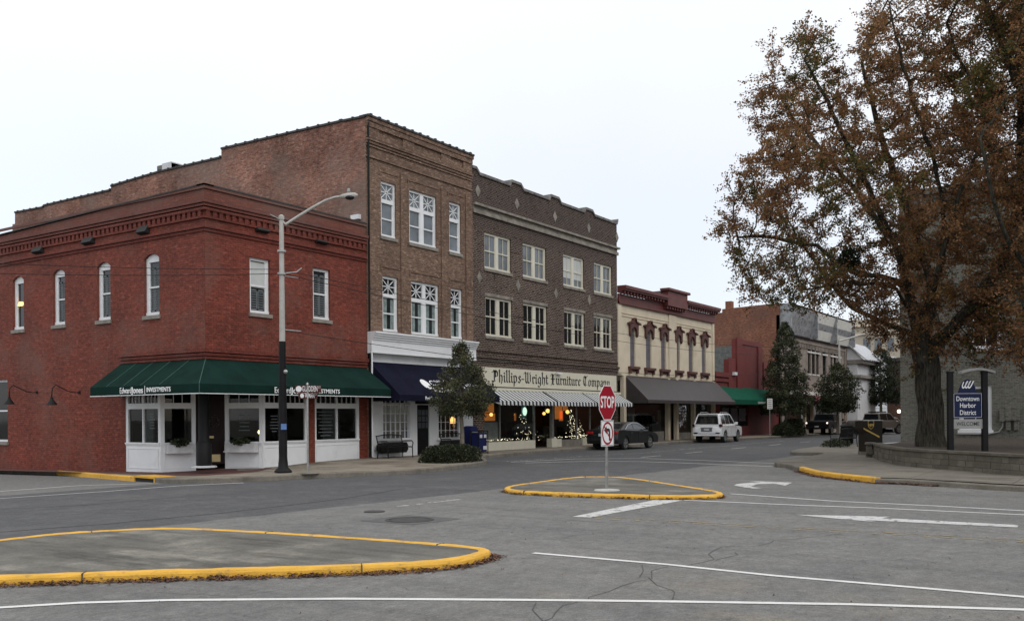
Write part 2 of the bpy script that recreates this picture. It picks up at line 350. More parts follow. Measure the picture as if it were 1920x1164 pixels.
# ================================================================== GROUND
def asphalt():
    m,n,b,o=newmat('asphalt')
    v=pos(n); s=nn(n,'ShaderNodeSeparateXYZ'); n.links.new(v,s.inputs[0])
    fine=noise(n,v,55,3,.7); mid=noise(n,v,1.3,6,.65); big=noise(n,v,.22,4,.6); ag=noise(n,v,16,4,.8)
    old=mixc(n,maprange(n,mid,.3,.7,0,1),(.118,.117,.113),(.160,.158,.152))
    old=mixc(n,maprange(n,big,.4,.65,0,.55),old,(.190,.186,.174))
    new=mixc(n,maprange(n,mid,.3,.7,0,1),(.063,.064,.067),(.088,.088,.090))
    # resurfaced band of the main street: y > 13.3 with a ragged edge
    ed=math_(n,'ADD',s.outputs[1],math_(n,'MULTIPLY',noise(n,v,.8,3),.5))
    edge=math_(n,'SUBTRACT',ed,maprange(n,s.outputs[0],8,36,13.75,12.4))
    k=maprange(n,edge,0,.12,0,1)
    wear=noise(n,v,.5,3); new=mixc(n,maprange(n,wear,.5,.75,0,.45),new,(.13,.128,.124))
    c=mixc(n,k,old,new)
    # side street west of the corner block is older and paler
    wk=math_(n,'MULTIPLY',maprange(n,s.outputs[1],23.6,24.2,0,1),maprange(n,s.outputs[0],20,19.9,0,1))
    c=mixc(n,wk,c,(.15,.148,.142))
    # sandy dust and oil
    st=noise(n,v,.9,5,.6); dz=math_(n,'MULTIPLY',maprange(n,s.outputs[0],11.5,8,0,1),maprange(n,s.outputs[0],5.5,8,0,1))
    dz=math_(n,'MULTIPLY',dz,maprange(n,s.outputs[1],7,4,0,1))
    c=mixc(n,math_(n,'MULTIPLY',dz,maprange(n,st,.45,.7,0,.5)),c,(.21,.175,.13))
    st3=noise(n,v,3.2,6,.7); c=mixc(n,math_(n,'MULTIPLY',dz,maprange(n,st3,.62,.72,0,.8)),c,(.105,.075,.052))
    mpw=nn(n,'ShaderNodeMapping'); mpw.inputs['Scale'].default_value=(1.6,.16,1); n.links.new(v,mpw.inputs[0])
    c=mixc(n,math_(n,'MULTIPLY',maprange(n,noise(n,mpw.outputs[0],1.0,5,.6),.48,.70,0,.5),maprange(n,s.outputs[1],13,11,0,1)),c,(.085,.084,.084))
    mot=noise(n,v,4.5,5,.7); c=mixc(n,1,c,mixc(n,maprange(n,mot,.3,.7,0,1),(.77,)*3,(1.20,)*3),'MULTIPLY')
    oil=noise(n,v,2.1,5,.7); c=mixc(n,maprange(n,oil,.60,.76,0,.5),c,(.05,.05,.05))
    c=mixc(n,1,c,mixc(n,maprange(n,fine,.25,.75,0,1),(.62,)*3,(1.38,)*3),'MULTIPLY')
    c=mixc(n,1,c,mixc(n,maprange(n,ag,.3,.7,0,1),(.72,)*3,(1.28,)*3),'MULTIPLY')
    c=mixc(n,maprange(n,noise(n,v,38,1,.5),.735,.76,0,.55),c,(.34,.32,.29))
    n.links.new(c,b.inputs['Base Color']); b.inputs['Roughness'].default_value=.86; b.inputs['Specular IOR Level'].default_value=.3
    bump(n,b,math_(n,'ADD',fine,ag),.5,.012)
    return m
M['asphalt']=asphalt()
def concrete(name,c1,c2,dark,joint=0,stain=(.10,.09,.075),slo=.52,shi=.7):
    m,n,b,o=newmat(name); v=pos(n)
    mid=noise(n,v,.8,6,.65); fine=noise(n,v,30,3,.6); st=noise(n,v,.45,7,.7)
    mp=nn(n,'ShaderNodeMapping'); mp.inputs['Scale'].default_value=(1.8,.4,1); mp.inputs['Rotation'].default_value=(0,0,.75); n.links.new(v,mp.inputs[0])
    sk=noise(n,mp.outputs[0],1.1,7,.7)
    c=mixc(n,maprange(n,mid,.3,.7,0,1),c1,c2)
    c=mixc(n,maprange(n,st,slo,shi,0,.85),c,stain)
    c=mixc(n,maprange(n,sk,.46,.66,0,.8),c,dark)
    c=mixc(n,1,c,mixc(n,maprange(n,fine,.3,.7,0,1),(.82,)*3,(1.15,)*3),'MULTIPLY')
    if joint:
        s=nn(n,'ShaderNodeSeparateXYZ'); n.links.new(v,s.inputs[0])
        for ax,per in ((0,joint),(1,joint)):
            fr=math_(n,'FRACT',math_(n,'DIVIDE',s.outputs[ax],per)); d=math_(n,'ABSOLUTE',math_(n,'SUBTRACT',fr,.5))
            c=mixc(n,maprange(n,d,.5-.02/per,.5-.008/per,0,.75),c,sc(dark,.6))
    n.links.new(c,b.inputs['Base Color']); b.inputs['Roughness'].default_value=.9; b.inputs['Specular IOR Level'].default_value=.2
    bump(n,b,fine,.4,.01); return m
M['walk']=concrete('sidewalk_concrete',(.30,.26,.205),(.20,.178,.143),(.11,.092,.070),1.9,stain=(.12,.095,.07),slo=.50,shi=.64)
M['walk2']=concrete('corner_concrete',(.215,.195,.16),(.155,.142,.12),(.085,.078,.067),2.4)  # colour darkened for old concrete and for the oak's shade
M['isle']=concrete('island_concrete',(.165,.157,.135),(.10,.096,.086),(.052,.050,.044),0,stain=(.26,.245,.21),slo=.53,shi=.66)
M['kerb']=concrete('kerb_concrete',(.21,.19,.16),(.16,.145,.12),(.10,.09,.075))
def paving():
    m=brick('red_paving_brick',(.12,.035,.025),(.085,.028,.022),(.06,.035,.03)); n=m.node_tree
    return m
M['pave']=plain('red_brick_paving',(.10,.032,.025),.9,var=.5,scale=6,obj=False)
def paint(name,col,worn=.35):
    m,n,b,o=newmat(name); v=pos(n)
    a=noise(n,v,5,6,.75); f=noise(n,v,60,2,.6)
    c=mixc(n,maprange(n,f,.3,.7,0,1),sc(col,.85),sc(col,1.1))
    c=mixc(n,maprange(n,noise(n,v,1.7,5),.45,.7,0,.35),c,sc(col,.6))
    k=maprange(n,a,.60-worn*.35,.66-worn*.35,0,1)
    t=nn(n,'ShaderNodeBsdfTransparent'); mx=nn(n,'ShaderNodeMixShader')
    n.links.new(c,b.inputs['Base Color']); b.inputs['Roughness'].default_value=.7
    n.links.new(k,mx.inputs[0]); n.links.new(b.outputs[0],mx.inputs[1]); n.links.new(t.outputs[0],mx.inputs[2]); n.links.new(mx.outputs[0],o.inputs[0])
    return m
M['pw']=paint('fresh_white_road_paint',(.62,.62,.60),-.15)
M['pw2']=paint('worn_white_road_paint',(.50,.50,.485),.12)
M['pw3']=paint('faded_white_road_paint',(.40,.39,.37),.38)
M['py']=paint('faded_yellow_road_paint',(.32,.24,.12),.42)
M['crk']=plain('crack_filler',(.058,.057,.055),.9,obj=False)
M['patch']=plain('asphalt_patch',(.085,.085,.083),.9,scale=6,obj=False)
M['iron']=plain('cast_iron',(.045,.043,.04),.6,metal=.3,var=.4,scale=12,obj=False,bmp=.6)
# one ground sheet: fine near, coarse to the horizon
def sheet(name,x0,x1,y0,y1,st,z,mat,**k):
    xs=np.arange(x0,x1+st*.5,st); ys=np.arange(y0,y1+st*.5,st); mb=MB()
    mb.v=[(x,y,H(x,y)+z) for y in ys for x in xs]; nx=len(xs)
    mb.f=[(j*nx+i,j*nx+i+1,(j+1)*nx+i+1,(j+1)*nx+i) for j in range(len(ys)-1) for i in range(nx-1)]; mb.mi=[0]*len(mb.f)
    return mb.build(name,mat,fix=False,**k)
M['land']=plain('earth',(.10,.10,.08),.95,scale=.2,obj=False)
gm=MB(O=(0,0,0),u=(1,0,0),n=(0,1,0)); gm.quad((-1500,-1500,-.95),(1500,-1500,-.95),(1500,1500,-.95),(-1500,1500,-.95))
tag(gm.build('ground',M['land'],fix=False),kind='structure')
road=tag(sheet('road',-40,260,-60,70,.5,0,M['asphalt']),kind='structure')
GW=dict(O=(0,0,0),u=(1,0,0),n=(0,1,0))
def dens(pts,st=.5,closed=False):
    out=[]; P=list(pts)+([pts[0]] if closed else [])
    for (x0,y0),(x1,y1) in zip(P,P[1:]):
        n=max(1,int(math.hypot(x1-x0,y1-y0)/st))
        for i in range(n): out.append((x0+(x1-x0)*i/n,y0+(y1-y0)*i/n))
    if not closed: out.append(P[-1])
    return out
def chaikin(p,it=2,closed=True):
    for _ in range(it):
        q=[]
        n=len(p)
        for i in range(n if closed else n-1):
            a=p[i]; b=p[(i+1)%n]
            q+=[(a[0]*.75+b[0]*.25,a[1]*.75+b[1]*.25),(a[0]*.25+b[0]*.75,a[1]*.25+b[1]*.75)]
        p=q if closed else [p[0]]+q+[p[-1]]
    return p
def offset(p,d,closed):
    o=[]; n=len(p)
    for i in range(n):
        a=p[(i-1)%n] if closed or i else p[i]; b=p[(i+1)%n] if closed or i<n-1 else p[i]
        tx,ty=b[0]-a[0],b[1]-a[1]; l=math.hypot(tx,ty) or 1
        o.append((p[i][0]-ty/l*d,p[i][1]+tx/l*d))
    return o
def ribbon(pts,w,z,name,mat,parent,kind='structure',taper=False):
    p=dens(pts,.4); a=offset(p,w/2,False); b=offset(p,-w/2,False); mb=MB(**GW); n=len(p)
    mb.add([(x,y,H(x,y)+z) for x,y in a]+[(x,y,H(x,y)+z) for x,y in b],[(i,i+1,n+i+1,n+i) for i in range(n-1)])
    return mb.build(name,mat,parent,fix=False)
def line(px,w,mat='pw',z=.006,name='painted_line'):
    return ribbon([G(*p) for p in px],w,z,name,M[mat],road)
def decal(px,mat,z=.006,name='painted_arrow'):
    mb=MB(**GW); P=[G(*p) for p in px]; tri=tessellate_polygon([[Vector((x,y,0)) for x,y in P]])
    mb.add([(x,y,H(x,y)+z) for x,y in P],tri); return mb.build(name,M[mat],road,fix=False)
line([(-330,1178),(-120,1152),(0,1139),(150,1130),(320,1125),(640,1122.5),(960,1124.5),(1120,1126),(1280,1128),(1600,1133),(1920,1143),(2250,1156)],.1)
line([(1000,1036.5),(1250,1058),(1450,1079),(1700,1100),(1920,1119),(2250,1152)],.1)
line([(1282,937.5),(1500,947),(1650,952.5),(1920,965),(2200,980)],.1,'pw')
line([(1370,925.5),(1560,939),(1750,948),(1920,957.5),(2200,972)],.1,'pw')
line([(-300,946),(-150,934),(0,921),(150,910),(320,904)],.11,'pw'); line([(-300,966),(-150,949),(0,934.5),(200,921),(330,911),(457,905)],.11,'pw')
line([(958,866),(1080,860),(1200,859),(1320,863),(1452,868.5)],.12,'pw'); line([(985,867.5),(1100,864.5),(1200,865),(1300,868.5),(1450,874.5)],.12,'pw')
line([(948,865),(1090,855.5),(1200,849.5),(1330,838),(1470,826.5)],.12,'pw3')
decal([(1073,968.5),(1226,937.5),(1283,937.5),(1107,970)],'pw2')
for a in (0,3.2): line([(1110,968.5+a),(1280,977+a),(1500,990+a),(1700,1000+a),(1920,1013+a),(2200,1030+a)],.07,'py')
for d in ((1202,857,1239,854),(1285.5,849.4,1317,846.5),(1372,841,1398,838.6),(1442,834.8,1464,832.6),(1500,829,1519,827.9)): line([d[:2],d[2:]],.12,'pw2')
line([(1600,836),(1640,832),(1688,829)],.5,'pw2'); line([(745,949.5),(862,936)],.12,'pw3')
zr=lambda L_,ox,oy,k:[(ox+x/k,oy+y/k) for x,y in L_]
decal(zr([(680,465),(1025,478),(968,502),(895,488),(760,490),(705,505),(730,515),(790,521),(720,524),(660,517),(568,500),(590,490),(650,482),(780,475)],1240,790,4.174),'pw2')
decal(zr([(630,314),(1170,326),(1125,333),(1890,373),(1882,386),(1020,345),(1108,357),(860,336)],1280,860,3),'pw2')
rnd=random.Random(5)
def crack(px,w=.010,jit=.05,name='crack',up=.005):
    P=dens([G(*p) for p in px],.25); P=[(x+rnd.gauss(0,jit),y+rnd.gauss(0,jit)) for x,y in P]
    return ribbon(P,w,up,name,M['crk'],road)
for c in ([(0,595),(130,560),(150,520),(230,492),(420,487),(560,460),(700,440),(880,425)],[(200,570),(290,545),(350,528)]): crack(zr(c,1280,860,3))
for c in ([(1845,600),(1790,635),(1700,665),(1590,715),(1430,780),(1370,800)],[(1700,665),(1670,630),(1720,600)],[(1720,665),(1770,710),(1860,760),(1900,790)],[(1335,805),(1240,870),(1120,905),(1060,950)],[(1115,800),(1080,860),(1075,912)],[(880,570),(1000,560),(1130,550)]): crack(zr(c,640,860,3),.009)
crack([(0,954.5),(150,947),(380,928),(520,921)],.035,.012,'seam'); crack([(-200,1012),(0,997),(200,982),(420,961),(640,935),(760,915)],.04,.012,'seam')
crack([(640,885),(700,887),(770,889),(860,888)],.05,.03); crack([(640,915),(760,912),(900,921)],.03,.02)
# manhole and valve covers in a square patch
mp_=[G(675,976),G(763,965),G(866,972),G(772,984)]
mb=MB(**GW); mb.add([(x,y,.004) for x,y in mp_],[(0,1,2,3)]); mb.build('asphalt_patch',M['patch'],road,fix=False)
mh=thing('manhole_cover','round cast iron manhole cover in a square patch of darker asphalt','manhole cover',(*G(768,974.5),0)); c=G(768,974.5)
mb=MB(**GW); mb.lathe(c,[(.42,0),(.42,.012),(.36,.012),(.36,.006),(.34,.006),(.34,.010),(0.001,.010)],28); mb.build('cover',M['iron'],mh)
c=G(702,959); mb=MB(**GW); mb.lathe(c,[(.20,0),(.20,.012),(.001,.012)],20); tag(mb.build('valve_cover',M['iron']),'small round iron valve cover left of the big manhole','valve cover')
# ---------------------------------------------------------- kerbs, islands
def kerb_mesh(p,w,h,closed,mat,name,parent=None,base=-.3,kind=None):
    """p = outer (road side) line, inside on its left"""
    if closed: p=dens(p,.13,True)
    jr=random.Random(len(p)); prof=[(0.0,base),(.012,h-.035),(.03,h-.008),(.055,h),(w-.02,h+.001),(w,h-.012),(w,base)]
    mb=MB(**GW); n=len(p); k=len(prof)
    offs=[offset(p,d,closed) for d,_ in prof]
    for i in range(n):
        for j in range(k):
            x,y=offs[j][i]; g_=.006 if h<.14 or mat.name.startswith('yellow') else .003; mb.v.append((x+jr.uniform(-g_,g_),y+jr.uniform(-g_,g_),H(*p[i])+prof[j][1]+(jr.uniform(-g_,g_)*.7 if 0<j<k-1 else 0)))
    for i in range(n if closed else n-1):
        for j in range(k-1):
            a=i*k+j; b_=((i+1)%n)*k+j; mb.f.append((a,b_,b_+1,a+1)); mb.mi.append(0)
    if not closed:
        mb.f+= [tuple(range(k)),tuple((n-1)*k+j for j in range(k))]; mb.mi+=[0,0]
    return mb.build(name,mat,parent,smooth='all' if False else False,kind=kind)
def joints(p,w,h,parent,every=3.0,closed=True):
    L0=0; P=list(p)+([p[0]] if closed else []); nxt=1.2; q=MB(**GW)
    for a,b_ in zip(P,P[1:]):
        d=math.hypot(b_[0]-a[0],b_[1]-a[1])
        while L0+d>nxt:
            t=(nxt-L0)/d; x=a[0]+(b_[0]-a[0])*t; y=a[1]+(b_[1]-a[1])*t; tx,ty=(b_[0]-a[0])/d,(b_[1]-a[1])/d; z=H(x,y)
            c=[(x+tx*s-ty*o,y+ty*s+tx*o) for s,o in ((-.006,-.002),(.006,-.002),(.006,w+.003),(-.006,w+.003))]
            q.slab(c,z-.05,z+h+.004); nxt+=every
        L0+=d
    q.build('kerb_joint',M['crk'],parent)
def plate(p,z,name,mat,parent=None,kind=None,step=None):
    P=[Vector((x,y,0)) for x,y in p]; mb=MB(**GW)
    bm=bmesh.new(); vs=[bm.verts.new(v) for v in P]; bm.faces.new(vs)
    bmesh.ops.triangulate(bm,faces=bm.faces)
    if step:
        x0,x1=min(v.x for v in P),max(v.x for v in P); y0,y1=min(v.y for v in P),max(v.y for v in P)
        for ax,a,b_ in ((0,x0,x1),(1,y0,y1)):
            t=a+step
            while t<b_:
                co=Vector((t,0,0)) if ax==0 else Vector((0,t,0)); no=Vector((1,0,0)) if ax==0 else Vector((0,1,0))
                bmesh.ops.bisect_plane(bm,geom=bm.verts[:]+bm.edges[:]+bm.faces[:],plane_co=co,plane_no=no); t+=step
    for v in bm.verts: v.co.z=H(v.co.x,v.co.y)+z
    bmesh.ops.recalc_face_normals(bm,faces=bm.faces)
    me=bpy.data.meshes.new(name); bm.to_mesh(me); bm.free(); me.materials.append(mat)
    o=bpy.data.objects.new(name,me); C.objects.link(o); setparent(o,parent); return tag(o,kind=kind)
def ccw(p):
    a=sum(p[i][0]*p[(i+1)%len(p)][1]-p[(i+1)%len(p)][0]*p[i][1] for i in range(len(p)))
    return p if a>0 else p[::-1]
def island(px,extra,h,w,label):
    p=[G(x,y,h) for x,y in px]+extra
    p=ccw(chaikin(p,2)); c=(sum(q[0] for q in p)/len(p),sum(q[1] for q in p)/len(p))
    t=thing('traffic_island',label,'traffic island',(*c,0))
    kerb_mesh(p,w,h,True,M['ylw'],'kerb',t,base=-.1); joints(p,w,h,t)
    inn=offset(p,w-.01,True); plate(inn,h-.012,'paving',M['isle'],t)
    return t,p
IA,pA=island([(-120,1086),(0,1080.6),(240,1072),(480,1066),(640,1061),(790,1055),(873,1046),(915,1035),(925,1029),(905,1023),(830,1017),(640,1003),(400,989),(300,987),(120,996),(0,1009),(-100,1022)],[(4.2,12.0)],.10,.16,'large raised concrete island with a yellow kerb in the foreground')
IB,pB=island([(941,911),(950,918),(1000,921),(1100,925),(1230,928.5),(1335,928),(1360,925),(1352,920),(1280,909),(1180,894),(1130,892),(1075,893),(1000,903)],[],.09,.15,'small raised island with a yellow kerb carrying the stop sign post')
# north side: kerb line and pavement
kn=[(18.9,70),(18.9,40),G(105,890),G(180,896),G(250,902),G(290,904.5)]
kn2=[G(290,904.5),G(340,906.5),G(400,906),G(490,902),G(640,894),G(780,889),G(900,874),(29.4,20.6),(31.6,22.6),(34.0,23.5),(44,24.0),(60,23.9),(66,22.9),(80,22.4),(100,22.3),(200,22.3)]
W1=kn[2]; kn[1]=(W1[0]+.15,W1[1]+5); kn[0]=(W1[0]+.2,70)
kn2=chaikin(kn2,2,False)
full=kn+kn2[1:]
# inside is on the left when walking from far north down and then east
inner=offset(full,.15,False)
NW=plate(inner+[(200,27.0),(20.0,27.0),(20.0,70)],.15,'sidewalk',M['walk'],None,'structure',2.0)
kerb_mesh(dens(kn[:3],1),.15,.15,False,M['kerb'],'kerb',NW)
kerb_mesh(kn2,.15,.15,False,M['kerb'],'kerb',NW)
kerb_mesh(dens(kn[2:5],.6),.17,.16,False,M['ylw'],'yellow_kerb',NW)
# storm inlet between the yellow kerb and the ramp
mb=MB(**GW); a,b_=kn[4],kn[5]; tx,ty=b_[0]-a[0],b_[1]-a[1]; l=math.hypot(tx,ty); tx/=l;ty/=l
def inl(mb,s0,s1,d0,d1,z0,z1):
    P=[(a[0]+tx*s-ty*d,a[1]+ty*s+tx*d) for s,d in ((s0,d0),(s1,d0),(s1,d1),(s0,d1))]
    z=H(*a); mb.slab(P,z+z0,z+z1)
inl(mb,0,l,0,.7,.13,.185); mb.build('inlet_lid',M['ylw'],NW)
mb=MB(**GW); inl(mb,0,.07,0,.3,-.1,.129); inl(mb,l-.07,l,0,.3,-.1,.129); mb.build('inlet_side',M['ylw'],NW)
mb=MB(**GW); inl(mb,.071,l-.071,.05,.3,-.1,.128); mb.build('inlet_throat',M['dark'],NW)
# brick paved strip round the corner building
bp=[(20.3,27.2),(27.9,25.9),(27.9,25.2),(23.2,24.3),(20.6,23.6),(19.2,23.6)]+[(19.25,26),(19.3,30),(19.35,45),(20.3,45)]
plate([(19.35,45),(19.35,30),(19.3,26.5),(19.3,24.3),(20.2,23.9),(21.5,24.5),(23.0,25.5),(23.0,27.8),(20.2,28.0),(20.2,45)],.156,'brick_paving',M['pave'],NW,None,1.0)
# south side corner pavement
ks=[(22.5,-30),(23.0,-5),(23.7,0.6)]+[G(*p) for p in ((1920,922),(1850,918),(1760,912),(1700,908),(1640,906),(1575,899),(1530,893),(1497,884))]
ke=[G(1497,884),G(1470,876),(31.2,10.2),(33.5,10.9),(36.0,10.75),(38.8,10.75),(41.2,11.2),(40.8,11.9),(40.9,12.6),(42.0,13.0),(45,13.5),(50,13.6),(53.2,12.9),(54.5,11.6),(57,11.0),(70,11.0),(200,11.0)]
ke=chaikin(ke,2,False)
ksd=dens(ks,.7); south=ksd+ke[1:]
inn=offset(south,-.15,False)
SW=plate(inn+[(200,-30)],.15,'sidewalk',M['walk2'],None,'structure',3.0)
yi=[i for i,p in enumerate(ksd) if p[1]>=G(1648,906)[1]-.02]
kerb_mesh(ksd[:yi[0]+1][::-1],.15,.13,False,M['kerb'],'kerb',SW)
kerb_mesh([p for p in ksd[yi[0]:]][::-1],.17,.16,False,M['ylw'],'yellow_kerb',SW)
kerb_mesh(ke[::-1],.15,.15,False,M['kerb'],'kerb',SW)
# planting bed on the corner and a planter island further on
# leaves blown along kerbs
def litter(paths,n,wid,label,size=.05,z=0,up=.05,seed=3):
    r=random.Random(seed); mb=MB(**GW)
    for _ in range(n):
        P=r.choice(paths); 
        d=[math.hypot(P[i+1][0]-P[i][0],P[i+1][1]-P[i][1]) for i in range(len(P)-1)]
        s=r.uniform(0,sum(d)); i=0
        while i<len(d)-1 and s>d[i]: s-=d[i]; i+=1
        if math.sin(s*1.3+i*2.1)+r.random()<-.5: continue
        t=s/d[i] if d[i] else 0; x=P[i][0]+(P[i+1][0]-P[i][0])*t; y=P[i][1]+(P[i+1][1]-P[i][1])*t
        tx,ty=(P[i+1][0]-P[i][0])/d[i],(P[i+1][1]-P[i][1])/d[i]
        q=abs(r.gauss(0,1))*wid; x+=ty*q; y-=tx*q
        a=r.uniform(0,PI); s_=size*r.uniform(.5,1.3); ca,sa=math.cos(a)*s_,math.sin(a)*s_
        tz=r.uniform(-.6,.6)*s_; h0=H(x,y)+z+.008+r.random()*up*max(0,1-q/wid)
        mb.m=r.choice((0,1))
        mb.add([(x-ca,y-sa,h0),(x+sa*.4,y-ca*.4,h0+abs(tz)*.7),(x+ca,y+sa,h0+abs(tz)),(x-sa*.4,y+ca*.4,h0+.01)],[(0,1,2,3)])
    return tag(mb.build('fallen_leaves',[M['litter'],M['litter2']],fix=False),label,'fallen leaves',kind='stuff')
iA=[p for p in pA]; 
near=[[p for p in pA if p[0]+p[1]<16.9 or p[0]<9.5 and p[1]<8.5]]
near[0].sort(key=lambda p:-p[1]+p[0]); near=[[p for p in near[0]][::1]]
litter(near,3600,.075,'brown dry leaves drifted along the foot of the yellow kerb in the foreground',.028,0,.035)
nb=[p for p in pB if p[0]<19.6 and p[1]<12.6]; nb.sort(key=lambda p:-p[1])
litter([nb],900,.05,'dry leaves along the foot of the small island kerb',.035,0,.04,4)
kk=[p for p in ksd if p[1]>3.5]
def neg(P): return P[::-1]
litter([neg(kk)],1500,.08,'brown leaves lying against the yellow kerb of the right hand corner',.045,0,.04,6)
r=random.Random(9); pts=[]
mb=MB(**GW)
for _ in range(420):
    x=r.uniform(5,24); y=r.uniform(-2,13); s=r.uniform(.008,.022); a=r.uniform(0,PI)
    mb.m=r.choice((0,1)); ca,sa=math.cos(a)*s,math.sin(a)*s
    mb.add([(x-ca,y-sa,.006),(x+sa*.5,y-ca*.5,.008),(x+ca,y+sa,.02),(x-sa*.5,y+ca*.5,.008)],[(0,1,2,3)])
tag(mb.build('scattered_leaves',[M['litter'],M['litter2']],fix=False),'single dry leaves scattered over the near asphalt','fallen leaves',kind='stuff')

for c in ([(640,886),(700,889),(790,882)],[(960,1005),(1040,1012),(1100,1000)],[(1500,1040),(1600,1052),(1700,1046),(1800,1060)],[(300,1110),(420,1118),(520,1106)]): crack(c,.007,.04)
# ================================================================== BUILDINGS
YF=25.7
def window(par,kw,a0,a1,c0,c1,fm,gm,fw=.08,units=1,mun=0,rail=.5,transom=0,sill=M['stone'],rise=0,inset=.12,mull=.14,blind=None,bdrop=1.0,star=True,louv=None,lintel=None,bars=0):
    """one timber window: frame > pane, sill; a0..a1 x c0..c1 opening in the wall"""
    f=MB(**kw); g=MB(**kw); b0,b1=-inset-.07,-inset+.02; bg=-inset-.045
    ct=c1-rise
    def bar(x0,x1,z0,z1,d0=0,d1=0): f.box(x0,x1,b0+d0,b1-d1,z0,z1)
    if rise:
        arc=[(a0+(a1-a0)*i/8,ct+rise*math.sin(PI*i/8)**.8) for i in range(9)]
        f.prism([(a0,ct-.12)]+arc+[(a1,ct-.12)],b0,b1)
        ct-=.12
    else: bar(a0,a1,ct-fw,ct)
    bar(a0,a0+fw,c0+fw,ct-(0 if rise else fw)); bar(a1-fw,a1,c0+fw,ct-(0 if rise else fw)); f.box(a0,a1,b0,b1+.03,c0,c0+fw)
    W=(a1-a0-2*fw-mull*(units-1))/units; top=ct-(0 if rise else fw)
    for u in range(units):
        x0=a0+fw+u*(W+mull); x1=x0+W
        if u: bar(x0-mull,x0,c0+fw,top)
        zt=top
        if transom:
            zb=top-transom; bar(x0,x1,zb-.16,zb,0,-.01)
            g.quad((x0,bg,zb),(x1,bg,zb),(x1,bg,top),(x0,bg,top))
            if star:
                cx,cz=(x0+x1)/2,(zb+top)/2; rx,rz=(x1-x0)/2,transom/2
                for dx,dz in ((rx,rz),(rx,-rz),(rx,0),(0,rz)):
                    l=math.hypot(dx,dz); ox,oz=-dz/l*.017,dx/l*.017
                    f.prism([(cx-dx-ox,cz-dz-oz),(cx+dx-ox,cz+dz-oz),(cx+dx+ox,cz+dz+oz),(cx-dx+ox,cz-dz+oz)],bg+.004,bg+.022)
            zt=zb-.16
        zr=c0+fw+(zt-c0-fw)*rail
        if rail: bar(x0,x1,zr-.028,zr+.028,.01,.015)
        sw=.045
        for z0,z1 in (((c0+fw,zr-.028),(zr+.028,zt)) if rail else ((c0+fw,zt),)):
            for s in (x0,x1-sw): bar(s,s+sw,z0,z1,.01,.02)
            for m_ in range(mun):
                xm=x0+sw+(x1-x0-2*sw)*(m_+1)/(mun+1); bar(xm-.014,xm+.014,z0,z1,.02,.03)
            for m_ in range(bars):
                zm=z0+(z1-z0)*(m_+1)/(bars+1); bar(x0+sw,x1-sw,zm-.014,zm+.014,.022,.032)
        g.quad((x0,bg,c0+fw),(x1,bg,c0+fw),(x1,bg,zt),(x0,bg,zt))
    fo=f.build('window',fm,par)
    g.build('pane',gm,fo)
    if blind:
        q=MB(**kw); zb=c0+(ct-c0)*(1-bdrop)
        if blind in ('curt','curt2'):
            for u in range(units):
                x0=a0+fw+u*(W+mull)+.05; x1=x0+W-.1; n=6
                for s in ((x0,x0+(x1-x0)*.38),(x1-(x1-x0)*.3,x1)):
                    pts=[(s[0]+(s[1]-s[0])*i/n,bg+.012+.0*i) for i in range(n+1)]
                    q.add([(x,b_,z) for z in (c0+fw,top-transom-(.2 if transom else 0)) for x,b_ in pts],[(i,i+1,n+2+i,n+1+i) for i in range(n)])
            q.split('curtain',M['curt'],fo)
        elif blind=='blind':
            q.box(a0+fw+.05,a1-fw-.05,bg+.004,bg+.012,zb,ct-fw-.03); q.build('blind',M['blind'],fo)
    if louv:
        q=MB(**kw); z0=c0+fw+.04; z1=c0+(ct-c0)*louv; mid=(a0+a1)/2
        for s0,s1 in ((a0+fw+.05,mid-.01),(mid+.01,a1-fw-.05)):
            q.box(s0,s0+.04,bg+.004,bg+.016,z0,z1); q.box(s1-.04,s1,bg+.004,bg+.016,z0,z1); q.box(s0,s1,bg+.004,bg+.016,z1-.05,z1); q.box(s0,s1,bg+.004,bg+.016,z0-.01,z0+.04)
            k=int((z1-z0)/.085)
            for i in range(1,k): q.quad((s0+.03,bg+.005,z0+i*.085),(s1-.03,bg+.005,z0+i*.085),(s1-.03,bg+.016,z0+i*.085+.045),(s0+.03,bg+.016,z0+i*.085+.045))
        q.build('louvre_shutter',M['louv'],fo)
    if sill:
        s=MB(**kw); s.box(a0-.06,a1+.06,-inset,.06,c0-.13,c0-.002); s.build('sill',sill,fo)
    if lintel:
        s=MB(**kw); s.box(a0-.05,a1+.05,-inset,.012,c1+.002,c1+.15); s.build('lintel',lintel,fo)
    return fo
def rect(a0,a1,c0,c1): return [(a0,c0),(a1,c0),(a1,c1),(a0,c1)]
def archhole(a0,a1,c0,c1,rise):
    return [(a0,c0),(a1,c0)]+[(a1-(a1-a0)*i/8,c1-rise+rise*math.sin(PI*i/8)**.8) for i in range(9)]
def txt(body,size,O,u,up,mat,parent,name='lettering',xs=1,bold=0,depth=.006,align='CENTER',space=1,shear=0,fit=0):
    cu=bpy.data.curves.new('t','FONT'); cu.body=body; cu.size=size; cu.align_x=align; cu.align_y='CENTER'; cu.extrude=depth; cu.offset=bold; cu.space_character=space; cu.shear=shear; cu.resolution_u=3
    ob=bpy.data.objects.new('t',cu); C.objects.link(ob); dg=bpy.context.evaluated_depsgraph_get(); me=bpy.data.meshes.new_from_object(ob.evaluated_get(dg))
    bpy.data.objects.remove(ob)
    u=Vector(u).normalized(); up=Vector(up).normalized(); n=u.cross(up)
    if fit: xw=[v.co.x for v in me.vertices]; xs=fit/(max(xw)-min(xw))
    for v in me.vertices:
        x,y,z=v.co; p=Vector(O)+u*(x*xs)+up*y+n*z; v.co=p
    me.materials.clear(); me.materials.append(mat); o=bpy.data.objects.new(name,me); C.objects.link(o); setparent(o,parent); return o
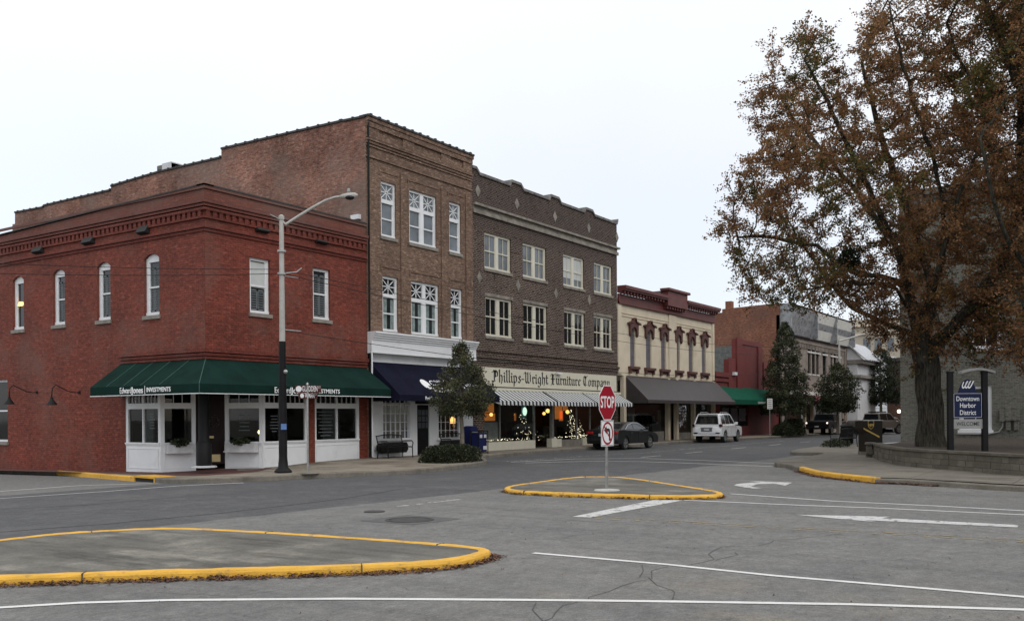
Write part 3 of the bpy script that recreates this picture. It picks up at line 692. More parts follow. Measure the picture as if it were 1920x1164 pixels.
def awning(par,Y0,Xa,Xb,p,zt,zs,zv,mat,name='awning',seams=0,sides=True,th=.02,solid=True,kw=None):
    """sloped canopy on a facade: top zt at wall, eave zs, valance down to zv; Xa..Xb at the wall and the eave"""
    kw=kw or front(Y0); mb=MB(**kw)
    A=lambda a,b,c:(a,b,c)
    mb.add([A(Xa,.01,zt),A(Xb,.01,zt),A(Xb,p,zs),A(Xa,p,zs)],[(0,1,2,3)])
    mb.add([A(Xa,p,zs),A(Xb,p,zs),A(Xb,p,zv),A(Xa,p,zv)],[(0,1,2,3)])
    if sides:
        for X in (Xa,Xb): mb.add([A(X,.01,zt),A(X,p,zs),A(X,p,zv),A(X,.01,zv)],[(0,1,2,3)])
    if seams:
        for i in range(1,seams):
            x=Xa+(Xb-Xa)*i/seams; sl=(zs-zt)/p
            mb.add([A(x-.012,.01,zt+.012),A(x+.012,.01,zt+.012),A(x+.012,p,zs+.012),A(x-.012,p,zs+.012)],[(0,1,2,3)])
    return mb.build(name,mat,par)
def glow(par,kw,a,b,c,r,mat='warm'):
    mb=MB(**kw); mb.blob((a,b,c),r,8); return mb.build('bulb',M[mat],par)
def marks(O,u,up,W,h,par,seed):
    # lettering too small to read in the photograph: a row of letter sized strokes
    O=Vector(O); u=Vector(u).normalized(); up=Vector(up).normalized(); n=u.cross(up); q=MB(O=O,u=u,n=n); q.z=up; rr=random.Random(seed); x=0
    while x<W:
        w_=h*rr.uniform(.3,.6); q.box(x,x+w_*.3,0,.006,0,h*rr.choice((.7,1,1))); zz=h*rr.choice((0,.4,.8)); q.box(x+w_*.3,x+w_,0,.006,zz,zz+h*.2); x+=w_+h*.22
    return q.build('lettering',M['txt'],par)
# ---------------------------------------------------------------- B1 corner red brick building
X1,X2,X3,X4,X5,X6,X7=20.35,28.2,35.4,50.0,64.9,80.5,102.5
Z=lambda py,px=378,t=31.16:CH+(780.7-py+ (px-960)*-TILT)*t/FPX
B1=thing('corner_brick_building','red painted two storey brick corner building with a dark green wraparound awning','building',(X1,YF,0))
fr=front(YF); sd=side(X1); YB=47.0
zc=Z(347); z1=Z(374); z2=Z(383); zd1=Z(393.4); zd0=Z(404); zb=Z(429)
wins_f=[]; 
for tl,br in (((468,481),(507,590)),((586.5,501),(619.5,601))):
    a0,c1=FY(*tl,YF); a1,c0=FY(*br,YF); wins_f.append((a0,a1,c0,c1))
wins_s=[]
for tl,br in (((23.4,519.7),(45,617)),((99,506.7),(122,608)),((181.5,493.6),(207.5,599)),((270,478),(299,590))):
    a1,c1=FX(*tl,X1); a0,c0=FX(*br,X1); wins_s.append((a0,a1,c0,c1))
zo=3.55
pA0=FY(580,860,YF)[0]; pA1=FY(591,860,YF)[0]; pB0=FY(676,860,YF)[0]
outer=[(X1+.003,zo),(22.8,zo),(22.8,zo),(pA0,zo),(pA0,-.6),(pA1,-.6),(pA1,zo),(pB0,zo),(pB0,-.6),(X2-.02,-.6),(X2-.02,zc),(X1+.003,zc)]
outer=[outer[0]]+outer[2:]
mb=MB(**fr); mb.prism(outer,-.3,0,[rect(*w_) for w_ in wins_f]); 
mb.build('wall',M['b1'],B1)
ys=FX(235,800,X1)[0]
mb=MB(**sd); mb.prism([(YF+.002,zo),(ys,zo),(ys,-.9),(YB,-.9),(YB,zc-.45),(YF+6,zc-.12),(YF+.002,zc)],-.3,0,[archhole(*w_,.16) for w_ in wins_s]+[rect(37.95,39.2,.9,3.4)])
mb.build('wall',M['b1'],B1)
window(B1,sd,37.95,39.2,.9,3.4,M['white'],M['glassd'])
for i,w_ in enumerate(wins_f): window(B1,fr,*w_,M['white'],M['glass'],fw=.10,blind='blind' if i==0 else None,bdrop=.53,louv=.44 if i==0 else .88)
for i,w_ in enumerate(wins_s):
    o=window(B1,sd,*w_,M['white'],M['glass'],fw=.12,rise=.16,louv=.9 if i<2.5 and i else (.9 if i==3 else None))
    if i==0:
        q=MB(**sd); ac=(w_[0]+w_[1])/2; zc0=w_[2]+(w_[3]-w_[2])*.45
        q.lathe((ac,-.13),[(.13,zc0),(.08,zc0+.16)],12); q.build('lamp_shade',M['warm'],o)
for i,w_ in enumerate(wins_s):    # header arches
    pass
# brick cornice, each course projecting further, wrapping the corner (two walls, mitred by butting)
def band(z0,z1,d,par=B1,m='b1h',name='cornice_band'):
    q=MB(**fr); q.box(X1-d,X2-.03,.002,d,z0,z1); q.m=0
    s=MB(**sd); s.box(YF-.0005+.002,YB-.1,.002,d,z0,z1)
    q.build(name,M[m],par); s.build(name,M[m],par)
band(zb-.06,zb+.02,.05); band(zb+.04,zb+.12,.09)
band(zd0-.07,zd0,.075); band(zd1,zd1+.09,.09); band(z2-.05,z2+.02,.12); band(z2+.05,z1+.01,.15); band(zc-.10,zc-.0,.06)
q=MB(**fr); a=X1+.02
while a<X2-.25: q.box(a,a+.15,.002,.065,zd0+.002,zd1-.002); a+=.27
q.split('dentil_course',M['b1h'],B1)
q=MB(**sd); a=YF+.12
while a<YB-.3: q.box(a,a+.15,.002,.065,zd0+.002,zd1-.002); a+=.27
q.split('dentil_course',M['b1h'],B1)
q=MB(**fr); q.box(X1-.08,X2-.05,-.32,.08,zc,zc+.05); q.build('coping',M['coping'],B1)
q=MB(**sd); q.add([(YF-.08,.08,zc+.002),(YF-.08,-.32,zc+.002),(YF-.08,-.32,zc+.052),(YF-.08,.08,zc+.052),(YF+6,.08,zc-.1),(YF+6,-.32,zc-.1),(YF+6,-.32,zc-.06),(YF+6,.08,zc-.06),(YB,.08,zc-.43),(YB,-.32,zc-.43),(YB,-.32,zc-.39),(YB,.08,zc-.39)],[(0,1,2,3),(3,2,6,7),(0,3,7,4),(7,6,10,11),(4,7,11,8),(8,9,10,11)]); q.build('coping',M['coping'],B1)
# storefront lintel corbels above the awning
for k,(z0,z1_,d) in enumerate(((3.76,3.84,.05),(3.87,3.95,.09),(3.98,4.12,.13))):
    q=MB(**fr); q.box(X1-d,X2-.03,.002,d,z0,z1_); q.split('lintel_band',M['b1h'],B1)
    q=MB(**sd); q.box(YF+.002,FX(226,680,X1)[0],.002,d,z0,z1_); q.split('lintel_band',M['b1h'],B1)
# vents
for px0,py0,px1,py1 in ((478,424,500.7,439),(590.4,447,610.8,459.8)):
    a0,c1=FY(px0,py0,YF); a1,c0=FY(px1,py1,YF); q=MB(**fr); q.box(a0,a1,.002,.03,c0,c1)
    q.add([(a0,.03,c1),(a1,.03,c1),(a1,.2,c0+.06),(a0,.2,c0+.06),(a1,.03,c0),(a0,.03,c0)],[(0,1,2,3),(3,2,4,5),(0,3,5),(1,2,4)]); q.build('roof_vent',M['vent'],B1)
for px0,py0,px1,py1 in ((65.6,462,83,474),(159,444.7,178,457),(262.5,423,281,438)):
    a1,c1=FX(px0,py0,X1); a0,c0=FX(px1,py1,X1); q=MB(**sd); q.box(a0,a1,.002,.03,c0,c1)
    q.add([(a0,.03,c1),(a1,.03,c1),(a1,.2,c0+.06),(a0,.2,c0+.06),(a1,.03,c0),(a0,.03,c0)],[(0,1,2,3),(3,2,4,5),(0,3,5),(1,2,4)]); q.build('roof_vent',M['vent'],B1)
# roof and hidden walls
q=MB(**GW); q.box(X1+.3,X2-.05,YF+.3,YB,zc-.8,zc-.7); q.build('roof',M['roof'],B1)
q=MB(**GW); q.box(X1+.02,X2-.05,YB-.02,YB+.25,-.9,zc-.5); q.build('rear_wall',M['b1'],B1)
# ground floor: timber shopfronts
def shopwin(par,O,P,z0,z1,zt,base,fm,cols=2,ring=True,tr=4,name='shopfront',tm='shop'):
    """timber shop window between plan points O and P (left to right seen from outside)"""
    O=Vector((*O,0)); P=Vector((*P,0)); L_=(P-O).length; u=(P-O)/L_; n=Vector((u.y,-u.x,0))
    kw=dict(O=O,u=u,n=n); f=MB(**kw); g=MB(**kw)
    hs=[]; W=(L_-.2)/cols
    for i in range(cols):
        hs.append((.10+i*W+.035,.10+(i+1)*W-.035,z0,z1))
        if tr: hs.append((.10+i*W+.05,.10+(i+1)*W-.05,z1+.20,zt-.5))
    f.prism([(0,base),(L_,base),(L_,zt),(0,zt)],-.10,0,[rect(*h) for h in hs])
    f.box(.02,L_-.02,.002,.035,z0-.09,z0-.05); f.box(.02,L_-.02,.002,.06,z0-.049,z0-.01)     # sill moulding
    a,b_,c,d=.12,L_-.12,base+.24,z0-.2
    if d-c>.2:
        for r_ in ((a,b_,c,c+.03),(a,b_,d-.03,d),(a,a+.03,c+.03,d-.03),(b_-.03,b_,c+.03,d-.03)): f.box(r_[0],r_[1],.002,.016,r_[2],r_[3])
    for i,h in enumerate(hs):
        g.quad((h[0],-.06,h[2]),(h[1],-.06,h[2]),(h[1],-.06,h[3]),(h[0],-.06,h[3]))
        if tr and i%2==1:
            for k in range(1,tr): x=h[0]+(h[1]-h[0])*k/tr; f.box(x-.012,x+.012,-.08,-.03,h[2],h[3])
    fo=f.build(name,fm,par); g.build('pane',M[tm],fo); return fo,kw,hs
zw0=Z(829,494,33.2); zw1=2.33; zwt=2.95
yl=FX(300,800,X1)[0]
pe=[(X1+.02,yl),(21.45,27.65),(22.35,27.2),(22.75,YF+.0)]
SFW=M['white']
sfL=shopwin(B1,(X1+.02,ys),(X1+.02,yl),.95,2.13,3.5,-.2,SFW,2)
sf2=shopwin(B1,pe[0],pe[1],.95,2.13,3.5,-.2,SFW,1,tr=3)
sf3=shopwin(B1,(22.35,27.2),(22.78,YF+.02),.95,2.13,3.5,-.2,SFW,1,tr=3)
sf4=shopwin(B1,(22.80,YF+.06),(pA0,YF+.06),.95,2.13,3.5,-.2,SFW,2,tr=4)
sf5=shopwin(B1,(pA1,YF+.06),(pB0,YF+.06),.95,2.13,3.5,-.2,SFW,2,tr=4)
# door in the recess
O=Vector((21.45,27.65,0)); P=Vector((22.35,27.2,0)); L_=(P-O).length; u=(P-O)/L_; n=Vector((u.y,-u.x,0)); kw=dict(O=O,u=u,n=n)
d=MB(**kw); d.box(.0,L_,-.08,-.02,.16,3.5); do=d.build('door',M['door'],B1)
q=MB(**kw); q.box(.30,L_-.16,-.018,-.005,.24,.50); q.build('kick_plate',M['brass'],do)
q=MB(**kw); q.box(.32,.62,-.018,-.005,1.08,1.16); q.split('letter_slot',M['brass'],do)
q=MB(**kw)
for z0_,z1_ in ((.62,1.0),(1.3,2.1)):
    for a,b_ in ((.25,L_-.12),): 
        q.box(a,b_,-.018,-.008,z0_,z0_+.04); q.box(a,b_,-.018,-.008,z1_-.04,z1_); q.box(a,a+.04,-.018,-.008,z0_+.04,z1_-.04); q.box(b_-.04,b_,-.018,-.008,z0_+.04,z1_-.04)
q.build('panel_moulding',M['door'],do)
q=MB(**kw); rr=random.Random(4)
for i in range(60):
    t_=rr.uniform(0,2*PI); r0=.17+rr.uniform(-.05,.05); q.blob((.62+r0*math.cos(t_),.0,1.68+r0*math.sin(t_)),.03,5)
q.build('wreath',plain('faded_wreath',(.05,.035,.025),.8,var=.6,scale=20),do)
# iron corner column
q=MB(**GW); cc=(X1+.13,YF+.28); q.lathe(cc,[(.25,.155),(.25,.95),(.21,1.0),(.18,1.05),(.17,2.9),(.21,3.0),(.23,3.5)],20); q.build('corner_column',M['blackp'],B1,smooth=True)
q=MB(**GW); q.lathe(cc,[(.42,.15),(.42,.19),(.27,.21)],14); q.build('column_footing',M['whitewall'],B1)
# soffit over the recess, floor, interior shell (dark room with a table lamp)
q=MB(**GW); q.slab([(X1+.05,YF+.05),(22.8,YF+.05),(22.8,29.3),(X1+.05,29.3)],3.45,3.5); q.build('porch_ceiling',M['white'],B1)
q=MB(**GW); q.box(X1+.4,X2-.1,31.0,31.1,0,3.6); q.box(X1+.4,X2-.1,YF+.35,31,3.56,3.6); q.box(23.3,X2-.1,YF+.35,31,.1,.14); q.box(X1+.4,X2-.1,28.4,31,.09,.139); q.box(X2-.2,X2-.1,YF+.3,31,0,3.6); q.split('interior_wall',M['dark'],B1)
def tablelamp(par,x,y,z,s=1):
    q=MB(**GW); q.lathe((x,y),[(.05*s,z),(.02*s,z+.1*s),(.05*s,z+.2*s),(.015*s,z+.3*s)],10); o=q.build('table_lamp',M['brass'],par)
    q=MB(**GW); q.lathe((x,y),[(.17*s,z+.3*s),(.10*s,z+.55*s)],14); q.build('lamp_shade',M['warm'],o); return o
kw=sf4[1]
g_=MB(**sf3[1]); h=sf3[2][0]; g_.blob((h[1]-.25,-.45,1.28),.085,8); g_.build('lit_bulb',emis('bright_bulb',(1,.75,.35),6),B1)
# pale notices on the glass
def notice(sf,i,w,z0,z1,par,rows=6,dx=0,m='louv'):
    h=sf[2][i]; cx=(h[0]+h[1])/2+dx; q=MB(**sf[1]); rr=random.Random(int(z0*100)+i)
    for k in range(rows):
        z=z1-(z1-z0)*k/max(1,rows-1); ww=w*rr.uniform(.5,1)/2; q.box(cx-ww,cx+ww,-.052,-.048,z-.014,z+.014)
    return q.build('window_notice',M[m],sf[0])
notice(sfL,2,.36,1.45,1.95,B1,6); notice(sf4,0,.45,1.3,1.85,B1,6); notice(sf3,0,.5,1.35,1.9,B1,5); notice(sf5,0,1.0,1.1,2.0,B1,8)
q=MB(**sfL[1]); h=sfL[2][0]; q.box(h[0]+.3,h[0]+.62,-.5,-.45,.7,2.3); q.box(h[1]-.2,h[1]-.02,-.5,-.45,.7,2.3); q.split('curtain',M['louv'],B1)
q=MB(**sf5[1]); h=sf5[2][2]; q.box(h[0]+.05,h[1]-.1,-.9,-.85,.7,2.3); q.split('curtain',M['louv'],B1)
q=MB(**sf4[1]); h=sf4[2][2]; q.box(h[0]+.4,h[0]+.6,-.9,-.85,.7,2.3); q.split('curtain',M['louv'],B1)
# wraparound awning
p=1.2; zt,zs,zv=3.74,2.88,2.58; ye=30.35; xe=28.25
mb=MB(**GW)
V=lambda x,y,z:(x,y,z)
tl,tc_,tr_=V(X1-.02,ye,zt),V(X1-.02,YF-.02,zt),V(X2-.1,YF-.02,zt)
bl,bc,br_=V(X1-p,ye,zs),V(X1-p,YF-p,zs),V(xe,YF-p,zs)
vl,vc,vr=V(X1-p,ye,zv),V(X1-p,YF-p,zv),V(xe,YF-p,zv)
mb.add([tl,tc_,bc,bl],[(0,1,2,3)]); mb.add([tc_,tr_,br_,bc],[(0,1,2,3)]); mb.add([bl,bc,vc,vl],[(0,1,2,3)]); mb.add([bc,br_,vr,vc],[(0,1,2,3)])
mb.add([tl,bl,vl,V(X1-.02,ye,zv)],[(0,1,2,3)]); mb.add([tr_,br_,vr,V(xe,YF-.02,zv)],[(0,1,2,3)])
aw=mb.build('awning',M['grn'],B1)
mb=MB(**GW)
for y in (29.4,28.45,27.5,26.5): mb.tube([(X1-.02,y,zt+.008),(X1-p,y,zs+.012)],.012,4)
for x in (23.0,): mb.tube([(x,YF-p-.008,zs),(x,YF-p-.008,zv)],.008,4)
mb.tube([(X1-.02,YF-.02,zt+.008),(X1-p,YF-p,zs+.012),(X1-p,YF-p,zv)],.014,4)
mb.split('seam',plain('pale_green_piping',(.03,.085,.07),.8,obj=False),aw)
mb=MB(**GW); mb.tube([(X1-p,ye,zv-.01),(X1-p,YF-p,zv-.01),(xe,YF-p,zv-.01)],.014,5); mb.build('hem_tube',M['white'],aw)
yt=FX(225,735,X1-p)[0]; ytr=FX(273,735,X1-p)[0]
def eaw(O,E,u):
    O=Vector(O); u=Vector(u); L_=(Vector(E)-O).length
    txt('Edward',.29,O,u,(0,0,1),M['txt'],aw,align='LEFT',bold=.001,fit=L_*.235)
    txt('Jones',.29,O+u*L_*.245,u,(0,0,1),M['txt'],aw,align='LEFT',bold=.005,fit=L_*.235)
    q=MB(**dict(O=O+u*L_*.505,u=u,n=u.cross(Vector((0,0,1))))); q.box(0,.016,-.005,.008,-.13,.14); q.build('lettering',M['txt'],aw)
    txt('INVESTMENTS',.21,O+u*L_*.54,u,(0,0,1),M['txt'],aw,align='LEFT',bold=.003,fit=L_*.46)
eaw((X1-p-.012,FX(225,733,X1-p)[0],2.725),(X1-p-.012,FX(320,733,X1-p)[0],2.725),(0,-1,0))
eaw((FY(514,733,YF-p)[0],YF-p-.012,2.725),(FY(636,733,YF-p)[0],YF-p-.012,2.725),(1,0,0))
# gooseneck lamps on the side wall
for px in (70,150):
    y,z=FX(px,735,X1); sp_=-1.05
    q=MB(**sd); P=[(y,.02,z),(y,.18,z-.02),(y,.45,z+.02),(y,.75,z+.16),(y,.95,z+.25),(y,1.08,z+.12),(y,1.1,z-.2)]
    P=[(y,b_,c) for _,b_,c in P]; q.tube(P,.018,6); q.blob((y,.02,z),.06,8); o=q.build('wall_lamp',M['blk'],B1,smooth='all')
    q=MB(**sd); q.lathe((y,1.1),[(.04,z-.2),(.06,z-.28),(.2,z-.48),(.19,z-.48),(.05,z-.29)],14); q.build('lamp_shade',M['blk'],o)
# window boxes with greenery
def leafmass(mb,c,r,n,s,rnd,mats=1,flat=.0):
    for _ in range(n):
        d=Vector((rnd.gauss(0,1),rnd.gauss(0,1),rnd.gauss(0,1))).normalized()*(rnd.random()**.4)
        p=Vector((c[0]+d.x*r[0],c[1]+d.y*r[1],c[2]+d.z*r[2])); a=Vector((rnd.gauss(0,1),rnd.gauss(0,1),rnd.gauss(0,1))).normalized(); b=a.orthogonal().normalized(); q_=s*rnd.uniform(.6,1.3)
        mb.m=rnd.randrange(mats); mb.add([tuple(p-a*q_),tuple(p+b*q_*.45),tuple(p+a*q_),tuple(p-b*q_*.45)],[(0,1,2,3)])
M['leafd']=plain('dark_shrub_leaf',(.022,.032,.013),.6,var=.5,scale=3,obj=False,spec=.3)
M['leafd2']=plain('mid_shrub_leaf',(.040,.055,.022),.6,var=.5,scale=3,obj=False,spec=.3)
M['petal']=plain('pale_bloom',(.35,.3,.3),.7)
for i,(sf,a0) in enumerate(((sf2,.0),(sf3,.0))):
    O=sf[1]['O']; u=sf[1]['u']; n=sf[1]['n']; Lw=sf[2][0][1]-sf[2][0][0]
    h=sf[2][0]; w0,w1=h[0]+.05,h[1]-.02
    t=thing('window_box','white window box of dark greenery left of the dark red door' if i==0 else 'white window box of dark greenery right of the dark red door','window box',tuple(O+u*((w0+w1)/2)+n*.2+Vector((0,0,.65))),'window boxes beside the door')
    q=MB(**sf[1]); q.box(w0,w1,.04,.30,.62,.88); q.build('box',M['box'],t); q=MB(**sf[1]); q.box(w0-.03,w1+.03,.02,.33,.58,.619); q.build('shelf',M['box'],t)
    q=MB(**GW); c=O+u*((w0+w1)/2)+n*.2; leafmass(q,(c.x,c.y,.95),(.35,.35,.16),420,.06,random.Random(i),2)
    q.build('plant',[M['leafd'],M['leafd2']],t,fix=False)
# ---------------------------------------------------------------- B2 tan three storey
B2=thing('tan_brick_building','narrow three storey tan brick building with white starburst transom windows and a navy awning','building',(X2,YF,0))
f2=front(YF)
zt2a=FY(685.5,220.6,YF)[1]; 
W2=[]
for tl,br in (((714,337),(743,448)),((767,354),(819,467)),((842,378),(865,477)),((717,515),(747,622)),((770.7,526),(823.7,632)),((845,540),(867.6,637))):
    a0,c1=FY(*tl,YF); a1,c0=FY(*br,YF); W2.append([a0,a1,c0,c1])
for i in (0,3):    # level the rows
    zt_=sum(w_[3] for w_ in W2[i:i+3])/3; zb_=sum(w_[2] for w_ in W2[i:i+3])/3
    for w_ in W2[i:i+3]: w_[2]=zb_; w_[3]=zt_
zw=FY(695.5,622,YF)[1]; zwb=FY(692,659,YF)[1]
mb=MB(**f2); mb.prism(rect(X2+.003,X3,zw,zt2a),-.3,0,[rect(*w_) for w_ in W2]); mb.build('wall',M['b2'],B2)
for i,w_ in enumerate(W2): window(B2,f2,*w_,M['white'],M['glassg'] if i<3 else M['glass'],fw=.10,units=2 if i in(1,4) else 1,transom=.62,mull=.22,blind='curt' if i>2 else None,inset=.10)
q=MB(**f2)     # pilasters and panel relief
pz0,pz1=zw+.02,W2[0][3]+.55
for pa,pb in ((X2+.01,FY(706,400,YF)[0]),(FY(750,400,YF)[0],FY(761,400,YF)[0]),(FY(826,400,YF)[0],FY(836,400,YF)[0]),(FY(872,400,YF)[0],X3-.02)):
    q.box(pa,pb,.002,.055,pz0,pz1)
q.split('pilaster',M['b2'],B2)
q=MB(**f2)
for i,w_ in enumerate(W2):   # label mouldings above the windows
    z=w_[3]+.34; q.box(w_[0]-.12,w_[1]+.15,.002,.03,z,z+.06); q.box(w_[0]-.12,w_[0]-.06,.002,.03,z-.12,z)
zl=[CH+(782.6-y)*37.6/FPX for y in (262,267,272)]
z291=FY(685.5,290.7,YF)[1]; z262=FY(686.5,262,YF)[1]
q.box(X2+.01,X3-.01,.002,.06,z291-.05,z291+.03)
for k in range(3): q.box(X2+.01,X3-.01,.002,.05+.035*k,z262-.22+.11*k,z262-.14+.11*k)
zz0,zz1=z262+.28,zt2a-.32; xs_=[X2+.02,X2+.75,X2+2.25,X2+3.0,X2+4.85,X2+5.55,X2+6.5,X3-.02]
for k in range(0,8,2): q.box(xs_[k],xs_[k+1],.002,.05,zz0-.05,zz1-.001)
q.box(X2+.02,X3-.02,.002,.09,zz1,zt2a-.101); q.box(X2+.02,X3-.02,.002,.05,z262+.12,zz0-.051)
q.box(X2-.0+.01,X3+.02,.002,.13,zt2a-.10,zt2a+.05)
q.build('brick_relief',M['b2'],B2)
q=MB(**f2); q.box(X2-.02,X3+.03,-.33,.17,zt2a+.05,zt2a+.13)
for k in range(14): a=X2+.1+k*.52; q.box(a,a+.12,-.35,.19,zt2a+.06,zt2a+.17)
q.build('coping',M['coping'],B2)
# old side wall with its stepped parapet above the corner building
s2=side(X2); st=[(684,221),(640,229.5),(560,247.5),(480,266),(415,281),(415,297),(300,323.5),(208,350.5),(208,358),(82,387),(82,390),(28,400),(28,416)]
poly=[FX(x,y,X2) for x,y in st]; 
poly=[(YF+.001,poly[0][1])]+poly[1:]
base=6.8
mb=MB(**s2); mb.prism([(YF+.001,-.5),(poly[-1][0],-.5)]+poly[::-1],-.3,0); mb.build('wall',M['b2s'],B2)
q=MB(**s2)
for (a0,c0_),(a1,c1_) in zip(poly,poly[1:]):
    if a1-a0<.3: continue
    q.add([(a0,.05,c0_+.002),(a1,.05,c1_+.002),(a1,.05,c1_+.09),(a0,.05,c0_+.09),(a0,-.33,c0_+.002),(a1,-.33,c1_+.002),(a1,-.33,c1_+.09),(a0,-.33,c0_+.09)],[(0,1,2,3),(4,5,6,7),(3,2,6,7),(0,3,7,4),(1,2,6,5)])
    k=a0
    while k<a1:
        zz=c0_+(c1_-c0_)*(k-a0)/(a1-a0); q.box(k,k+.09,-.34,.065,zz+.01,zz+.12); k+=.62
q.build('tile_coping',M['coping'],B2)
ca,cz=FX(311,322,X2); cb,cz2=FX(284,309,X2); q=MB(**s2); q.box(ca,cb,-.9,-.31,cz-.6,cz2); ch=q.build('chimney',M['copg'],B2)
q=MB(**s2); q.box(ca-.0,ca+.02+(cb-ca)*.62,-.91,-.30,cz2-.28,cz2+.05) ; q.build('chimney_cap',M['whitewall'],ch)
q=MB(**s2); a0,c0_=FX(677,411,X2); a1,c1_=FX(662,405,X2); q.box(a0,a1,.002,.15,c0_,c1_); q.build('white_flashing',M['white'],B2)
q=MB(**GW); q.box(X2+.3,X3-.3,YF+.3,poly[-1][0],7.3,7.5); q.build('roof',M['roof'],B2)
q=MB(**GW); q.box(X2+.02,X3-.02,poly[-1][0],poly[-1][0]+.3,-.5,poly[-1][1]-.1); q.build('rear_wall',M['b2s'],B2)
q=MB(**GW); q.box(X3-.32,X3-.02,YF+.31,poly[-1][0]-.01,9,zt2a-.4); q.build('party_wall',M['b2s'],B2)
q=MB(**f2); q.tube([(X2+.07,.08,.2),(X2+.07,.08,zt2a-.2)],.045,6); q.build('downpipe',M['blk'],B2)
# white shopfront cornice
q=MB(**f2); q.box(X2+.03,X3-.12,.0,.28,zwb,zw-.34)
for k in range(4): q.box(X2+.03-.0,X3-.12+.0,.0,.32+.05*k,zw-.335+.085*k,zw-.26+.085*k)
q.box(X2+.03,X3-.12,-.25,-.001,zwb-.6,zw); q.box(X2+.03,X3-.12,.0,.30,zwb-.06,zwb-.001)
q.build('shopfront_cornice',M['white'],B2)
q=MB(**f2); q.tube([(X2+.02,.24,.2),(X2+.02,.24,zw-.4)],.035,6); q.build('white_pipe',M['white'],B2)
# white rendered ground floor with barred windows and a dark door
wa=(*FY(716.7,752,YF),*FY(770.7,822.5,YF)); wr1=(wa[0],wa[2],wa[3],2.65); wb=(*FY(821,770,YF),*FY(862,821,YF)); wr2=(wb[0],wb[2],wb[3],2.65)
da0=FY(783,800,YF)[0]; da1=FY(806,800,YF)[0]; dr=(da0,da1,.16,2.3)
xw=FY(892,800,YF)[0]
mb=MB(**f2); mb.prism([(X2+.05,-.1),(da0,-.1),(da0,2.3),(da1,2.3),(da1,-.1),(xw,-.1),(xw,3.5),(X2+.05,3.5)],-.25,-.02,[rect(*wr1),rect(*wr2)]); mb.build('ground_floor_wall',M['white'],B2)
for wr,nx in ((wr1,6),(wr2,5)):
    f=MB(**f2); g=MB(**f2); a0,a1,c0_,c1_=wr
    f.box(a0,a1,-.12,.02,c0_,c0_+.05); f.box(a0,a1,-.12,.0,c1_-.05,c1_); f.box(a0,a0+.05,-.12,.0,c0_+.05,c1_-.05); f.box(a1-.05,a1,-.12,.0,c0_+.05,c1_-.05); f.box(a0-.08,a1+.08,-.12,.06,c0_-.06,c0_-.002)
    for i in range(1,nx): x=a0+(a1-a0)*i/nx; f.box(x-.011,x+.011,-.10,-.06,c0_+.05,c1_-.05)
    for i in range(1,5): z=c0_+(c1_-c0_)*i/5; f.box(a0+.05,a1-.05,-.098,-.062,z-.011,z+.011)
    g.quad((a0,-.09,c0_),(a1,-.09,c0_),(a1,-.09,c1_),(a0,-.09,c1_)); fo=f.build('window',M['white'],B2); g.build('pane',M['shop'],fo)
q=MB(**f2); q.box(da0,da1,-.14,-.08,.16,2.3); do=q.build('door',M['blackp'],B2)
q=MB(**f2)
for i in range(3):
    for j in range(3): q.box(da0+.14+i*.25,da0+.34+i*.25,-.079,-.072,1.3+j*.28,1.53+j*.28)
q.split('door_pane',M['glassg'],do); q=MB(**f2); q.box(da0+.3,da1-.3,-.079,-.06,1.0,1.12); q.split('letter_slot',M['chrome'],do)
q=MB(**f2); q.box(da0-.12,da1+.5,-.03,.04,2.34,2.46); q.build('dark_transom',M['blackp'],B2)
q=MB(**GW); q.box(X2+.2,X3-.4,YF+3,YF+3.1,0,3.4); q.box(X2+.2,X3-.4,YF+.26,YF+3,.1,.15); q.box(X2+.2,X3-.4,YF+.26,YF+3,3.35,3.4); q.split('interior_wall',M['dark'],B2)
q=MB(**GW); q.box(wr2[0]+.4,wr2[1]+.2,YF+.9,YF+1.3,.15,1.25); q.build('side_table',M['leather'],B2)
tablelamp(B2,FY(851,800,YF+.8)[0],YF+.8,1.1,1.25)
q=MB(**GW); q.box(wr2[1]-.3,wr2[1]+.1,YF+1.4,YF+1.45,.9,2.3); q.split('wall_glow_panel',M['warmdim'],B2)  # glowing panel in place of lamplight on the back wall
q=MB(**GW)
for i,x in enumerate((.25,.6,1.0,1.5)): q.box(wr1[0]+x,wr1[0]+x+.3,YF+.5+.2*i,YF+.55+.2*i,.5,1.6+.2*(i%2))
q.split('display_board',M['louv'],B2)
a2=awning(B2,YF,X2+.1,X3-.15,1.6,4.02,2.66,2.42,M['navy'])
def onslope(X,s,p=1.6,zt=4.02,zs=2.66,Y0=YF):  # s = 0 top .. 1 eave
    return Vector((X,Y0-p*s-.02,zt+(zs-zt)*s+.015))
upv=Vector((0,1.6,1.36)).normalized(); x0=FY(797,715,YF-1.0)[0]
kwS=dict(O=onslope(x0-.05,.66),u=(1,0,0),n=Vector((0,-1.36,1.6)).normalized())
q=MB(**kwS); q.z=upv; q.prism([(.22*math.cos(t)*1.15,.2*math.sin(t)*1.6) for t in [2*PI*i/20 for i in range(20)]],0,.006); q.build('lettering',M['txt'],a2)
txt('C',.46,onslope(x0+.30,.62),(1,0,0),upv,M['txt'],a2,align='LEFT',bold=.0); marks(onslope(x0+.68,.58),(1,0,0),upv,1.0,.14,a2,1); marks(onslope(x0+.68,.70),(1,0,0),upv,1.0,.11,a2,2)
txt('Real Estate',.36,onslope(x0+.15,.84),(1,0,0),upv,M['txt'],a2,align='LEFT',xs=.8,bold=.012)
txt('Residential',.2,(FY(797,746,YF-1.6)[0],YF-1.6-.012,2.54),(1,0,0),(0,0,1),M['txt'],a2,align='LEFT',bold=.004)
q=MB(**kwS); q.z=upv; q.prism([(2.2,.5),(2.28,.5),(2.75,-.5),(2.67,-.5)],0,.006); q.build('lettering',M['txt'],a2)
